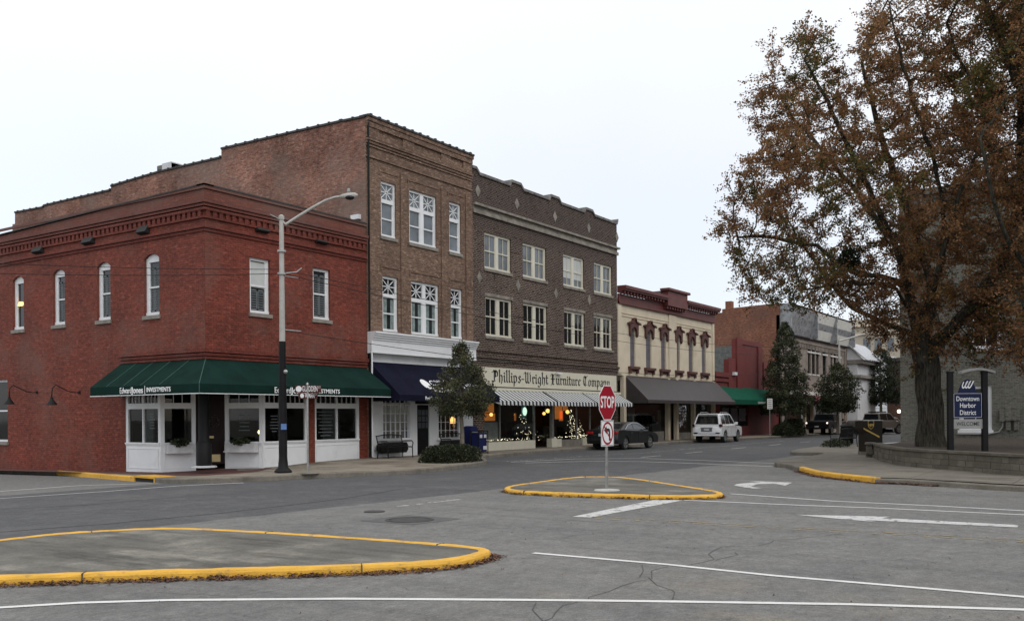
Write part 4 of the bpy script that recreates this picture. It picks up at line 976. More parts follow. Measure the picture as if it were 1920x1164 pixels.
marks(onslope(x0+2.75,.68),(1,0,0),upv,1.1,.22,a2,3)
# ---------------------------------------------------------------- B3 dark brown furniture building
B3=thing('furniture_store_building','three storey dark brown brick furniture store with cream windows and black and white striped awning','building',(X3,YF,0))
zp=FY(1000,366,YF)[1]   # parapet
W3=[]
for tl,br in (((908,434),(958.5,513.6)),((980,455),(1024.6,528)),((1055.8,475),(1095.5,544.4)),((1113.4,490),(1148,554.8)),((910,555),(961,635)),((981,566),(1026.5,642.7)),((1057.7,580),(1096.8,651)),((1113.4,592),(1148.4,657))):
    a0,c1=FY(*tl,YF); a1,c0=FY(*br,YF); W3.append([a0,a1,c0,c1])
for i in (0,4):
    zt_=sum(w_[3] for w_ in W3[i:i+4])/4; zb_=sum(w_[2] for w_ in W3[i:i+4])/4
    for w_ in W3[i:i+4]: w_[2]=zb_; w_[3]=zt_
zpar=sum(FY(x,y,YF)[1] for x,y in ((899,330),(957,351),(980,358),(1029,374)))/4; zpk=zpar+.22
pk=[FY(x,400,YF)[0] for x in (958.5,976,1032,1047,1097.5,1110,1157.5,1163.5)]
zled=FY(914,667,YF)[1]; zs_t=FY(924.4,689,YF)[1]; zs_b=FY(929.6,727,YF)[1]
top=[(X3,zpk),(X3+.35,zpk),(X3+.6,zpar)]
for k in range(3): a,b_=pk[2*k],pk[2*k+1]; top+=[(a-.12,zpar),(a,zpk),(b_,zpk),(b_+.25,zpar)]
top+=[(pk[6]-.1,zpar),(pk[6],zpk),(X4-.02,zpk)]
xsl=FY(908,760,YF)[0]; xsr=FY(1148,760,YF)[0]
mb=MB(**fr); mb.prism([(xsr,-.1),(X4-.02,-.1)]+top[::-1]+[(X3,-.1),(xsl,-.1),(xsl,zs_t-.1),(xsr,zs_t-.1)],-.35,0,[rect(*w_) for w_ in W3]); mb.build('wall',M['b3'],B3)
q=MB(**fr)     # stone coping follows the outline
for (a0,c0_),(a1,c1_) in zip(top,top[1:]):
    if a1-a0<.02: continue
    q.add([(a0,.07,c0_+.001),(a1,.07,c1_+.001),(a1,.07,c1_+.13),(a0,.07,c0_+.13),(a0,-.4,c0_+.001),(a1,-.4,c1_+.001),(a1,-.4,c1_+.13),(a0,-.4,c0_+.13)],[(0,1,2,3),(4,5,6,7),(3,2,6,7),(0,1,5,4),(0,3,7,4),(1,2,6,5)])
q.build('coping',M['copg'],B3)
zc3=sum(FY(x,y,YF)[1] for x,y in ((886.6,396.4),(1163.5,479.6)))/2
q=MB(**fr); q.box(X3+.02,X4+.06,.001,.10,zc3-.05,zc3+.12); q.box(X3+.02,X4+.1,.001,.20,zc3+.30,zc3+.40); q.box(X3+.02,X4-.03,.001,.05,zc3+.12,zc3+.30); q.build('stone_belt_course',M['cast'],B3)
q=MB(**fr); q.box(X3+.02,X4+.02,.001,.06,zled-.25,zled-.12); q.box(X3+.02,X4+.06,.001,.12,zled-.11,zled+.0); q.box(X3+.02,X4+.02,.001,.05,zled+.2,zled+.3); q.split('brick_ledge',M['b3'],B3)
q=MB(**fr)
for i,w_ in enumerate(W3): 
    window(B3,fr,*w_,M['cwood'],M['glassg'] if i<4 else M['glassd'],fw=.11,units=2,mun=1,mull=.24,sill=M['cast'],inset=.10,blind='blind' if i==2 else None,bdrop=.72,lintel=M['cast'] if i>3 else None)
dm=[(82,305),(470,437),(848,563),(1183,675),(1463,768)]; dm=[(880+x*.189,300+y*.189) for x,y in dm]; d2=[(98,110),(482,190),(858,263),(1190,333),(1467,388)]; d2=[(880+x*.189,500+y*.189) for x,y in d2]
for ds in (dm,d2):
    zz=sum(FY(x,y,YF)[1] for x,y in ds)/5
    for x,y in ds:
        a=FY(x,y,YF)[0]; q=MB(**fr); q.prism([(a-.2,zz),(a,zz-.29),(a+.2,zz),(a,zz+.29)],.001,.025); q.build('stone_diamond',M['cast'],B3)
# sign board with blackletter
q=MB(**fr); sa0=FY(903,700,YF)[0]; sa1=FY(1153.5,705,YF)[0]; q.box(sa0,sa1,.0,.08,zs_b,zs_t); q.box(sa0-.0,sa1+.3,.0,.22,zs_b-.13,zs_b-.002); sg=q.build('sign_board',M['creamsign'],B3)
q=MB(**fr); xx=FY(1043,696,YF)[0]; q.box(xx-.25,xx+.25,.09,.25,zs_t-.12,zs_t-.03); q.build('sign_lamp',M['white'],sg)
def blackletter(text,kw,a0,a1,c0,xh,b0,b1,par,mat):
    g={}
    mi=lambda x:[(x-.10,.86),(x,.98),(x,.14),(x+.12,.02)]
    g['i']=([mi(.2),[(.14,1.32),(.26,1.22)]],.42); g['l']=([[(.08,1.6),(.2,1.75),(.2,.14),(.32,.02)]],.42)
    g['h']=([[(.08,1.6),(.2,1.75),(.2,.0)],[(.2,.80),(.42,1.0),(.62,.82),(.62,.2),(.5,-.2)]],.82)
    g['n']=([mi(.2),[(.2,.8),(.42,1.0),(.62,.85),(.62,.14),(.74,.02)]],.84)
    g['m']=([mi(.2),[(.2,.8),(.40,1.0),(.58,.85),(.58,.05)],[(.58,.8),(.78,1.0),(.96,.85),(.96,.14),(1.08,.02)]],1.2)
    g['u']=([[(.1,.86),(.2,.98),(.2,.2),(.38,.02),(.6,.2)],[(.5,.9),(.62,.98),(.62,.14),(.74,.02)]],.84)
    g['r']=([mi(.2),[(.2,.75),(.42,.98),(.52,.82)]],.6); g['t']=([[(.2,1.35),(.2,.16),(.34,.02),(.46,.12)],[(.04,.98),(.42,.98)]],.5)
    g['p']=([[(.08,.9),(.2,1.0),(.2,-.5)],[(.2,.82),(.42,1.0),(.62,.82),(.62,.2),(.42,.02),(.2,.12)]],.8)
    g['o']=([[(.2,.82),(.2,.18),(.4,.02),(.62,.2),(.62,.84),(.42,1.0),(.2,.82)]],.8)
    g['e']=([[(.5,.16),(.36,.02),(.2,.18),(.2,.82),(.40,1.0),(.58,.82),(.3,.5)]],.7)
    g['a']=([[(.16,.86),(.38,1.0),(.56,.86),(.56,.14),(.68,.02)],[(.56,.5),(.24,.46),(.18,.2),(.34,.03),(.54,.18)]],.76)
    g['s']=([[(.56,.86),(.38,1.0),(.2,.8),(.56,.3),(.38,.02),(.16,.16)]],.7)
    g['g']=([[(.2,.82),(.2,.2),(.4,.05),(.6,.2)],[(.2,.82),(.4,1.0),(.62,.9),(.62,-.25),(.4,-.48),(.16,-.35)]],.8)
    g['y']=([[(.1,.86),(.2,.98),(.2,.2),(.40,.04),(.6,.2)],[(.5,.9),(.62,.98),(.62,-.2),(.4,-.48),(.16,-.38)]],.8)
    g['-']=([[(.06,.55),(.44,.55)]],.5); g[' ']=([],.5)
    g['P']=([[(0,1.35),(.25,1.6),(.5,1.45)],[(.38,1.6),(.38,.2),(.1,-.1)],[(.2,1.4),(.6,1.62),(.92,1.3),(.9,.85),(.5,.7)],[(.58,1.5),(.58,.75)],[(.0,.1),(.3,.0),(.5,.12)]],1.05)
    g['W']=([[(.0,1.4),(.18,1.62),(.3,1.5),(.3,.25),(.5,.03)],[(.52,1.45),(.68,1.6),(.68,.2),(.5,.03)],[(.68,.2),(.9,.03),(1.14,.28),(1.14,1.3)],[(.98,1.4),(1.14,1.62)]],1.42)
    g['F']=([[(.0,1.35),(.2,1.6),(.5,1.48),(.9,1.62)],[(.34,1.5),(.34,.2),(.1,-.05)],[(.5,1.45),(.5,.3)],[(.1,.85),(.78,.9)],[(.34,.1),(.6,.02)]],1.0)
    g['C']=([[(.1,1.4),(.3,1.6),(.6,1.5),(.95,1.62)],[(.26,1.45),(.1,.9),(.2,.25),(.5,.02),(.85,.2)],[(.48,1.5),(.48,.2)],[(.7,1.5),(.62,1.25)]],1.05)
    tw=sum(g[ch][1] for ch in text); kx=(a1-a0)/tw; q=MB(**kw); x=a0; nib=.23
    nx,nz=nib/2*.80,nib/2*.62
    for ch in text:
        st_,wd=g[ch]
        for s in st_:
            for (p0,p1) in zip(s,s[1:]):
                P4=[(p0[0]-nx,p0[1]-nz),(p0[0]+nx,p0[1]+nz),(p1[0]+nx,p1[1]+nz),(p1[0]-nx,p1[1]-nz)]
                q.add([(x+u_*kx,b1,c0+v_*xh) for u_,v_ in P4],[(0,1,2,3)])
            for p0 in s:
                q.add([(x+(p0[0]+dx)*kx,b1,c0+(p0[1]+dz)*xh) for dx,dz in ((-nx,-nz),(.045,-.06),(nx,nz),(-.045,.06))],[(0,1,2,3)])
        x+=wd*kx
    return q.build('lettering',mat,par)
la0=FY(920,715,YF)[0]; la1=FY(1141,715,YF)[0]
hgt=zs_t-zs_b
blackletter('Phillips-Wright Furniture Company',fr,la0,la1,zs_b+hgt*.30,hgt*.35,.081,.085,sg,M['txtb'])
# striped awning: stripes are stripes of canvas
def stripes(per):
    m,n,b,o=newmat('striped_canvas'); s=nn(n,'ShaderNodeSeparateXYZ'); n.links.new(pos(n),s.inputs[0])
    f=math_(n,'FRACT',math_(n,'DIVIDE',s.outputs[0],per)); k=maprange(n,f,.49,.51,0,1)
    n.links.new(mixc(n,k,(.60,.62,.61),(.008,.009,.010)),b.inputs['Base Color']); b.inputs['Roughness'].default_value=.7; return m
M['stripe']=stripes(.33)
saw=None; edges=[36.0,41.2,45.35,49.85]
kwf=fr; mb=MB(**kwf); pS=1.1; zT,zE,zV=3.12,2.50,2.28
for a0,a1 in zip(edges,edges[1:]):
    a0+=.03; a1-=.03; n=int((a1-a0)/.131)
    mb.add([(a0,.02,zT),(a1,.02,zT),(a1,pS,zE),(a0,pS,zE)],[(0,1,2,3)])
    mb.add([(a0,.02,zT-.02),(a0,pS,zE),(a0,pS,zV+.05),(a0,.6,zV+.2)],[(0,1,2,3)]); mb.add([(a1,.02,zT-.02),(a1,pS,zE),(a1,pS,zV+.05),(a1,.6,zV+.2)],[(0,1,2,3)])
    s=0
    while a0+s<a1-.02:
        w0=min(.33,a1-a0-s); P=[(a0+s,pS,zE),(a0+s+w0,pS,zE),(a0+s+w0,pS+.01,zV+.05)]+[(a0+s+w0*(1-t),pS+.01,zV+.05-.05*math.sin(PI*t)) for t in (.25,.5,.75)]+[(a0+s,pS+.01,zV+.05)]
        mb.add(P,[tuple(range(len(P)))]); s+=.33
mb.build('striped_awning',M['stripe'],B3)
q=MB(**fr)
for a in edges[1:3]: q.tube([(a,.03,zT+.02),(a,pS,zE+.01),(a,pS,zV)],.03,5)
q.box(edges[0],edges[-1],.0,.10,zT+.01,zT+.09); q.build('awning_frame',M['blk'],B3)
# shop windows
zB=FY(912,829,YF)[1]; zG=2.62
xd0=FY(1003,840,YF)[0]; xd1=FY(1036,840,YF)[0]; 
mbq=MB(**fr); mbq.box(xsl,xd0,-.2,.03,.1,zB); mbq.box(xd1-.0,xd1+.9,-.2,.03,.1,zB); mbq.box(xd1+3.2,xsr,-.2,.03,.1,zB); mbq.split('bulkhead',M['cwood'],B3)
mbq=MB(**fr); mbq.box(xd1+.9,xd1+3.2,-.25,-.05,.1,zB-.05); mbq.split('bulkhead',M['stone'],B3)
g_=MB(**fr); g_.quad((xsl,-.05,zB),(xd0,-.05,zB),(xd0,-.05,3.0),(xsl,-.05,3.0)); g_.quad((xd1,-.05,zB-.05),(xsr,-.05,zB-.05),(xsr,-.05,3.0),(xd1,-.05,3.0)); 
g_.quad((xd0,-.05,zB),(xd0+.5,-1.6,zB),(xd0+.5,-1.6,3.0),(xd0,-.05,3.0)); g_.quad((xd1,-.05,zB),(xd1-.5,-1.6,zB),(xd1-.5,-1.6,3.0),(xd1,-.05,3.0)); g_.build('shop_window_pane',M['shop'],B3)
q=MB(**fr)
for px in (938,1003,1082,1107): a=FY(px,800,YF)[0]; q.box(a-.03,a+.03,-.08,.0,zB,3.0)
q.box(xd1-.04,xd1+.14,-.15,.02,.1,3.0); q.box(xd0-.06,xd0,-.1,0,.1,3.0); q.box(xd0+.5,xd1-.5,-1.66,-1.6,2.4,3.0); q.split('shopfront_mullion',M['gal'],B3)
q=MB(**fr); q.box(xd1-.25,xd1+.3,-.2,.12,.15,zB+.05); q.build('column_base',M['cwood'],B3)
q=MB(**fr); q.box(xd0+.5,(xd0+xd1)/2-.02,-1.66,-1.6,.15,2.4); q.box((xd0+xd1)/2+.02,xd1-.5,-1.66,-1.6,.15,2.4); q.build('door',M['blackp'],B3)
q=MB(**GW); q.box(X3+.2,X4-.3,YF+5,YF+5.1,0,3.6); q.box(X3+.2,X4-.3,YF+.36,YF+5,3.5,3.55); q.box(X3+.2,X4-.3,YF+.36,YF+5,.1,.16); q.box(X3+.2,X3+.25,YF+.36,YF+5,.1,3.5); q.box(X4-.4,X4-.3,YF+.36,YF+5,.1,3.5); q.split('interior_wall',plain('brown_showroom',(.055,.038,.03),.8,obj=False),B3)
q=MB(**GW); xg=FY(912,760,YF+2)[0]
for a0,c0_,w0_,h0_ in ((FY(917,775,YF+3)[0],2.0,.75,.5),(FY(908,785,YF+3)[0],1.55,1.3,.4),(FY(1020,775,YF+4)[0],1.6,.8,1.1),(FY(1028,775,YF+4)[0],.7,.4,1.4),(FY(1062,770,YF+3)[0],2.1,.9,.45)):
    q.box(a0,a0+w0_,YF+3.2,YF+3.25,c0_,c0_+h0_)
q.split('wall_glow_panel',M['warmdim'],B3)  # self-lit panels imitate patches of wall under the showroom lamps
for (px,py,dy,r_) in ((921,777,2.8,.10),(1027,770,3.5,.13),(1020,775,3.8,.10),(1064,772,2.6,.12)): 
    x,z=FY(px,py,YF+dy); q=MB(**GW); q.blob((x,YF+dy,z),r_,8); q.build('showroom_lamp',M['warm'],B3)
def fairytree(px,py0,py1,dy,r,n,label):
    x,z0=FY(px,py1,YF+dy); z0=.5; z1=FY(px,py0,YF+dy)[1]; rr=random.Random(int(px))
    t=thing('christmas_tree',label,'Christmas tree',(x,YF+dy,z0),'lit trees in the furniture window')
    q=MB(**GW)
    for _ in range(900):
        h=rr.random()**1.4; R0=r*(1-h)*rr.random()**.3; a=rr.uniform(0,2*PI); p=Vector((x+R0*math.cos(a),YF+dy+R0*math.sin(a),z0+(z1-z0)*h)); d=Vector((math.cos(a),math.sin(a),rr.uniform(-.5,.3))).normalized()*.09; s=Vector((-math.sin(a),math.cos(a),0))*.02
        q.add([tuple(p-s),tuple(p+s),tuple(p+d)],[(0,1,2)])
    q.build('foliage',M['leafd'],t,fix=False)
    q=MB(**GW); q.tube([(x,YF+dy,.16),(x,YF+dy,z1-.1)],.03,6); q.build('stem',M['leather'],t)
    q=MB(**GW)
    for _ in range(n):
        h=rr.random()**1.3; R0=(r*(1-h)+.03); a=rr.uniform(PI,2*PI+.6) ; q.blob((x+R0*math.cos(a),YF+dy+R0*math.sin(a),z0+(z1-z0)*h),rr.uniform(.014,.026),4)
    o=q.build('fairy_lights',M['fairy'],t,fix=False); 
fairytree(1070,768,826,.9,.62,95,'large Christmas tree with white fairy lights right of the shop door')
fairytree(976,776,826,1.0,.5,40,'Christmas tree with sparse fairy lights in the left shop window')
fairytree(996,782,826,1.3,.4,24,'dim small Christmas tree nearest the shop door on its left')
fairytree(1086,786,822,1.1,.35,22,'narrow Christmas tree behind the big one in the furniture window')
rr=random.Random(8); q=MB(**GW)
for a0,a1 in ((xsl+.1,xd0-.1),(xd1+.4,xsr-.2)):
    for k in range(int((a1-a0)*9)): q.blob((rr.uniform(a0,a1),YF+.2+rr.random()*.15,zB+.05+rr.random()*.08),rr.uniform(.012,.03),4)
q.build('window_ledge_lights',M['fairy'],B3,fix=False)
q=MB(**GW); 
for a0,c1_ in ((xsl+.2,1.3),(xsl+2.6,1.2),(xd1+2,1.2),(xd1+4.5,1.5),(xsl+4.4,1.5)): q.box(a0,a0+1.5,YF+1.8,YF+2.5,.3,c1_)
for a0 in (xsl+.2,xsl+3.2,xd1+4.5): q.box(a0-.1,a0+1.6,YF+1.6,YF+2.6,.3,.75)
q.split('showroom_furniture',M['leather'],B3,bevel=.05)
q=MB(**GW); x,z=FY(917,818,YF+.5); q.prism([(0,0)]*3,0,0) if 0 else q.box(x-.8,x+.75,YF+.5,YF+.6,zB,zB+.95); q.build('display_card',M['plate'],B3)
x,z=FY(984,771,YF+.2); q=MB(**GW); q.blob((x,YF+.2,z),.2,12,(1,.2,1.1)); q.build('lit_sign_face',M['neon'],B3,smooth='all')
q=MB(**fr); q.prism([(x-.26,z-.4),(x-.08,z-.33),(x+.08,z-.33),(x+.26,z-.4),(x+.22,z-.1),(x+.26,z+.4),(x+.08,z+.34),(x-.08,z+.34),(x-.26,z+.4),(x-.22,z+.1)],-.27,-.25); q.build('lit_sign_back',M['neonb'],B3)
q=MB(**GW); q.box(X4-.33,X4-.03,YF+.36,YF+16,-.1,zpar-.2); q.build('side_wall',M['b3'],B3); q=MB(**GW); q.box(X3+.03,X3+.33,YF+.36,YF+16,-.1,zpar-.2); q.build('side_wall',M['b3'],B3); q=MB(**GW); q.box(X3+.34,X4-.34,YF+.36,YF+16,zpar-.9,zpar-.8); q.build('roof',M['roof'],B3)
# ---------------------------------------------------------------- B4 cream building
B4=thing('cream_stucco_building','two storey cream building with a burgundy cornice, narrow shuttered windows and a brown awning','building',(X4,YF,0))
X4b=FY(1338,650,YF)[0]
zc4=FY(1172.6,540,YF)[1]; zc4=(zc4+FY(1335,578,YF)[1])/2; zcb=(FY(1164,571,YF)[1]+FY(1336,604,YF)[1])/2; zpl=(FY(1167.5,704,YF)[1]+FY(1338,715,YF)[1])/2
W4=[(1181.2,612,1191.5,686),(1210.8,617,1221.6,690.5),(1239.3,622,1249,693),(1266.3,627,1274.9,695.5),(1291,631,1300,697.8),(1315.6,635,1323.8,699.5)]
W4=[[*FY(a,b_,YF),*FY(c,d,YF)] for a,b_,c,d in W4]; W4=[[a,c,d,b_] for a,b_,c,d in W4]
zt_=sum(w_[3] for w_ in W4)/6; zb_=sum(w_[2] for w_ in W4)/6
W4=[(a,b_,zb_,zt_) for a,b_,_,_ in W4]
mb=MB(**fr); mb.prism(rect(X4,X4b,zpl,zcb+.3),-.3,0,[archhole(*w_,.2) for w_ in W4]); mb.build('wall',M['cream'],B4)
for w_ in W4:
    a0,a1,c0_,c1_=w_; q=MB(**fr); q.prism(archhole(a0,a1,c0_,c1_,.2),-.16,-.10); so_=q.build('shuttered_window',M['shut'],B4)
    q=MB(**fr)
    for k in range(1,4): q.box(a0,a1,-.099,-.085,c0_+(c1_-c0_)*k/4-.02,c0_+(c1_-c0_)*k/4+.02)
    q.split('batten',M['shut'],so_)
    q=MB(**fr); m_=(a0+a1)/2; hw=(a1-a0)/2
    o_=[(m_-hw-.42,c1_+.16),(m_-hw-.36,c1_+.24),(m_-hw*.6,c1_+.33),(m_-.12,c1_+.52),(m_+.12,c1_+.52),(m_+hw*.6,c1_+.33),(m_+hw+.36,c1_+.24),(m_+hw+.42,c1_+.16),(m_+hw+.22,c1_+.12),(m_+hw+.2,c1_-.45),(m_+hw+.10,c1_-.6),(m_+hw-.0,c1_-.45)]
    arc=[(m_+hw*math.cos(t),c1_-.28+.26*math.sin(t)*1.1) for t in [PI*i/8 for i in range(9)]]
    o_+=arc+[(m_-hw,c1_-.45),(m_-hw-.10,c1_-.6),(m_-hw-.2,c1_-.45),(m_-hw-.22,c1_+.12)]
    q.prism(o_,.001,.14); q.prism([(m_-hw-.46,c1_+.14),(m_-hw-.4,c1_+.26),(m_-hw*.6,c1_+.36),(m_-.14,c1_+.56),(m_+.14,c1_+.56),(m_+hw*.6,c1_+.36),(m_+hw+.4,c1_+.26),(m_+hw+.46,c1_+.14),(m_+hw+.3,c1_+.2),(m_+hw*.6,c1_+.28),(m_+.1,c1_+.47),(m_-.1,c1_+.47),(m_-hw*.6,c1_+.28),(m_-hw-.3,c1_+.2)],.14,.22); q.build('window_hood',M['hood'],B4)
    q=MB(**fr); q.box(m_-hw-.3,m_+hw+.3,.001,.2,c0_-.16,c0_-.0); q.box(m_-hw-.25,m_-hw-.05,.001,.14,c0_-.42,c0_-.161); q.box(m_+hw+.05,m_+hw+.25,.001,.14,c0_-.42,c0_-.161); q.box(m_-hw-.05,m_+hw+.05,.001,.06,c0_-.3,c0_-.161); q.build('window_sill',M['hood'],B4)
q=MB(**fr); bx=[X4+.0,X4+.45,FY(1254,600,YF)[0]-.1,FY(1254,600,YF)[0]+1.1,X4b-.35,X4b-.0]
for k in (0,2,4): q.box(bx[k],bx[k+1],.001,.07,zpl+.1,zcb-.06)
for a,b_ in ((bx[1]+.1,bx[2]-.05),(bx[3]+.05,bx[4]-.1)):
    for z in (zcb-.55,zcb-.72): q.box(a,b_,.001,.04,z,z+.05)
q.split('stucco_pilaster',M['cream'],B4)
q=MB(**fr); hc=zc4-zcb; m0,m1=FY(1232,560,YF)[0]+.6,FY(1273,570,YF)[0]+.3
q.box(X4+.02,X4b,.001,.12,zcb,zcb+hc*.55); q.box(X4+.02,X4b,.001,.16,zcb-.02,zcb+.12)
for a,b_ in ((X4+.02,m0),(m1,X4b+.05)):
    q.box(a,b_,.001,.50,zcb+hc*.72,zcb+hc*.82); q.box(a,b_,.001,.58,zcb+hc*.82,zc4); q.box(a,b_,.001,.30,zcb+hc*.6,zcb+hc*.72)
    x=a+.15
    while x<b_-.2: q.box(x,x+.14,.12,.42,zcb+hc*.55,zcb+hc*.718); x+=.42
q.box(m0+.01,m1-.01,.001,.5,zcb+hc*.4,zc4+.35); q.box(m0-.15,m1+.15,.001,.65,zc4+.35,zc4+.5)
x=m0+.1
while x<m1-.2: q.box(x,x+.16,.12,.4,zcb+hc*.22,zcb+hc*.398); x+=.4
q.build('cornice',M['burg'],B4)
q=MB(**fr); q.box(m0-.1,m1+.1,-1.1,-.0,zc4-.3,zc4+.34); q.build('parapet_block',M['copg'],B4)
awning(B4,YF,X4+1.0,X4b+.35,1.5,zpl-.03,2.72,2.52,M['brownaw'],seams=34)
q=MB(**fr); k=0
for i in range(16): q.add([(X4+.985,.02+i*.093,2.5),(X4+.985,.02+i*.093+.03,2.5),(X4+.985,.05+i*.093,4.0-i*.086),(X4+.985,.02+i*.093,4.0-i*.086)],[(0,1,2,3)])
q.split('awning_side_rib',M['coping'],B4)
q=MB(**fr)
for px in (1171,1254,1270,1302,1339): a=FY(px,790,YF)[0]; q.box(a-.16,a+.16,-.2,.05,.1,zpl-.01)
q.split('cream_post',M['cream'],B4)
q=MB(**fr); q.box(FY(1257,790,YF)[0],FY(1267,790,YF)[0],-.35,-.3,.1,3.6); q.build('door',M['burg'],B4)
q=MB(**fr); q.box(X4+.3,FY(1251,790,YF)[0],-.28,-.22,.1,.75); q.box(FY(1273,790,YF)[0],X4b-.2,-.28,-.22,.1,.6); q.split('bulkhead',M['stone'],B4)
g_=MB(**fr); g_.quad((X4+.1,-.25,.6),(X4b-.1,-.25,.6),(X4b-.1,-.25,3.9),(X4+.1,-.25,3.9)); g_.build('shop_window_pane',M['shop'],B4)
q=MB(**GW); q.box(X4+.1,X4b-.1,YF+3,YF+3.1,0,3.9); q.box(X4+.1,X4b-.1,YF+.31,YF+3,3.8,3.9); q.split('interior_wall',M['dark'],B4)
q=MB(**fr); rr=random.Random(12)
for px,py,w_,h_ in ((1184,772,.9,.5),(1184,783,.8,.3),(1236,780,.5,.8),(1226,785,.4,.4),(1231,800,1.3,.5),(1305,767,.5,.3),(1322,768,.9,.5)): a,z=FY(px,py,YF+.4); q.box(a-w_/2,a+w_/2,-.45,-.40,z-h_/2,z+h_/2)
q.split('window_display',M['louv'],B4)
q=MB(**GW); 
for _ in range(70): px=rr.choice((1274,1277,1281,1285))+rr.uniform(-2,2); x,z=FY(px,rr.uniform(760,800),YF+.5); q.blob((x,YF+.5,z),.022,4)
q.build('fairy_lights',emis('dim_fairy',(.9,.9,1),.9),B4,fix=False)
q=MB(**GW); q.box(X4+.02,X4b-.02,YF+.31,YF+16,zc4-1.2,zc4-1.1); q.build('roof',M['roof'],B4); q=MB(**GW); q.box(X4b-.3,X4b-.03,YF+.31,YF+16,-.1,zcb); q.build('side_wall',M['cream'],B4)
# ---------------------------------------------------------------- B5 low red building with stepped gable
B5=thing('red_stepped_building','low dark red storefront with a stepped parapet and a bright green awning','building',(X4b+.1,YF,0))
xa=X4b+.05
steps=[(1345,697),(1364,697),(1364,673),(1379,675),(1380,635),(1393,637),(1427,644),(1428,680),(1441,683),(1441,704),(1462,708)]
P=[FY(x,y,YF) for x,y in steps]; 
z_=[P[0][1]]*2+[P[2][1]]*2+[P[4][1]]*3+[P[7][1]]*2+[P[0][1]]*2
P=[(p_[0],z) for p_,z in zip(P,z_)]; P[0]=(xa,P[0][1]); P[-1]=(X6-.05,P[-1][1])
PP=P[:4]+[(P[3][0]+.01,P[4][1]),P[6],(P[6][0]+.01,P[7][1])]+P[8:]
mb=MB(**fr); mb.prism([(xa,3.2),(X6-.05,3.2)]+PP[::-1],-.3,0); mb.build('wall',M['redp'],B5)
q=MB(**fr); q.box(P[3][0]+.1,P[3][0]+1.2,.001,.12,3.4,P[4][1]+.12); q.box(P[6][0]-1.0,P[6][0]-.1,.001,.12,3.4,P[4][1]-.35); q.box(P[3][0]+1.2,P[6][0]-1.0,.001,.06,P[4][1]-.35,P[4][1]); q.box(P[2][0],P[3][0]-.3,.001,.1,3.4,P[2][1]+.1); q.box(xa,P[1][0],.001,.15,P[0][1]-.35,P[0][1]); q.box(xa,P[1][0],.001,.1,P[0][1]-.7,P[0][1]-.45); q.box(P[7][0]+.2,P[8][0],.001,.12,3.4,P[7][1]+.05); q.build('parapet_moulding',M['redp'],B5)
q=MB(**fr); a=P[3][0]-.6; q.box(a-.35,a+.2,.02,.3,P[0][1]-.15,P[0][1]+.08); q.build('white_floodlight',M['white'],B5)
a5=awning(B5,YF,xa+.15,X6-1.5,1.35,FY(1350,724,YF)[1],2.9,2.55,M['grn2'])
marks((FY(1421,752,YF-1.35)[0],YF-1.37,2.64),(1,0,0),(0,0,1),1.9,.16,a5,4)
mb=MB(**fr); mb.prism([(xa,-.1),(X6-.05,-.1),(X6-.05,3.3),(xa,3.3)],-.4,-.12,[rect(xa+1.5,xa+7.5,.9,2.5)]); mb.build('ground_floor_wall',M['redp'],B5)
q=MB(**fr); q.quad((xa+1.5,-.2,.9),(xa+7.5,-.2,.9),(xa+7.5,-.2,2.5),(xa+1.5,-.2,2.5)); q.build('pane',M['glassd'],B5)
q=MB(**fr)
for k in range(3): q.box(xa+2+k*1.8,xa+3.4+k*1.8,-.19,-.17,1.3,2.3)
q.split('window_display',M['shut'],B5)
q=MB(**GW); q.box(xa,X6-.05,YF+.31,YF+12,4.4,4.5); q.build('roof',M['roof'],B5)
# ---------------------------------------------------------------- B6 brick building with metal cornice
B6=thing('old_brick_bank_building','two storey building with orange brick side wall and weathered metal cornice panels','building',(X6,YF,0))
s6=side(X6); pts=[(1465,567.5),(1354,579.5),(1354,586),(1337,587.5),(1320,590)]; P6=[FX(x,y,X6) for x,y in pts]
zc6=P6[0][1]; P6[0]=(YF+.001,zc6)
mb=MB(**s6); mb.prism([(YF+.001,-.1),(YF+24,-.1),(YF+24,P6[-1][1]-.5)]+P6[::-1],-.3,0); mb.build('wall',M['b6s'],B6)
q=MB(**s6); c0_=FX(1380,700,X6); c1_=FX(1338,647,X6); zg=FX(1380,648,X6)[1]; q.box(c0_[0],YF+14,.001,.02,3,zg); q.build('cement_patch',M['greyp'],B6)
a0,z0_=FX(1369,580,X6); a1,z1_=FX(1357.5,564.5,X6); q=MB(**s6); q.box(a0,a1,-.9,-.31,z0_-1,z1_); q.build('chimney',M['b6s'],B6)
zt6=FY(1473,567,YF-.6)[1]; 
mb=MB(**fr); W6=[]
for x0,x1_,y0,y1 in ((1514.5,1520,646,708),(1522,1528.5,646,708),(1530,1535.5,646,708),(1542,1549.5,651,712),(1557,1561,655,712),(1563,1568.5,655,712),(1570,1574.5,655,712)):
    W6.append((FY(x0,y0,YF)[0],FY(x1_,y0,YF)[0]))
za,zb6=FY(1514,646,YF)[1],FY(1514,700,YF)[1]
mb.prism(rect(X6,X7,-.1,zt6-1.0),-.3,0,[rect(a+.05,b_-.05,zb6,za) for a,b_ in W6]+[rect(X6+1.5,X7-1.5,.3,3.3)]); mb.build('wall',M['b6'],B6)
for a,b_ in W6: window(B6,fr,a+.05,b_-.05,zb6,za,M['blackp'],M['glassd'],fw=.06,rail=.66,sill=M['whitec'],inset=.15)
q=MB(**fr); q.box(W6[0][0]-.3,W6[2][1]+.3,.001,.1,za-.75,za-.6); q.box(W6[3][0]-.2,W6[3][1]+.2,.001,.1,za-.75,za-.6); q.box(W6[4][0]-.3,W6[6][1]+.3,.001,.1,za-.75,za-.6); q.split('window_transom',M['whitec'],B6)
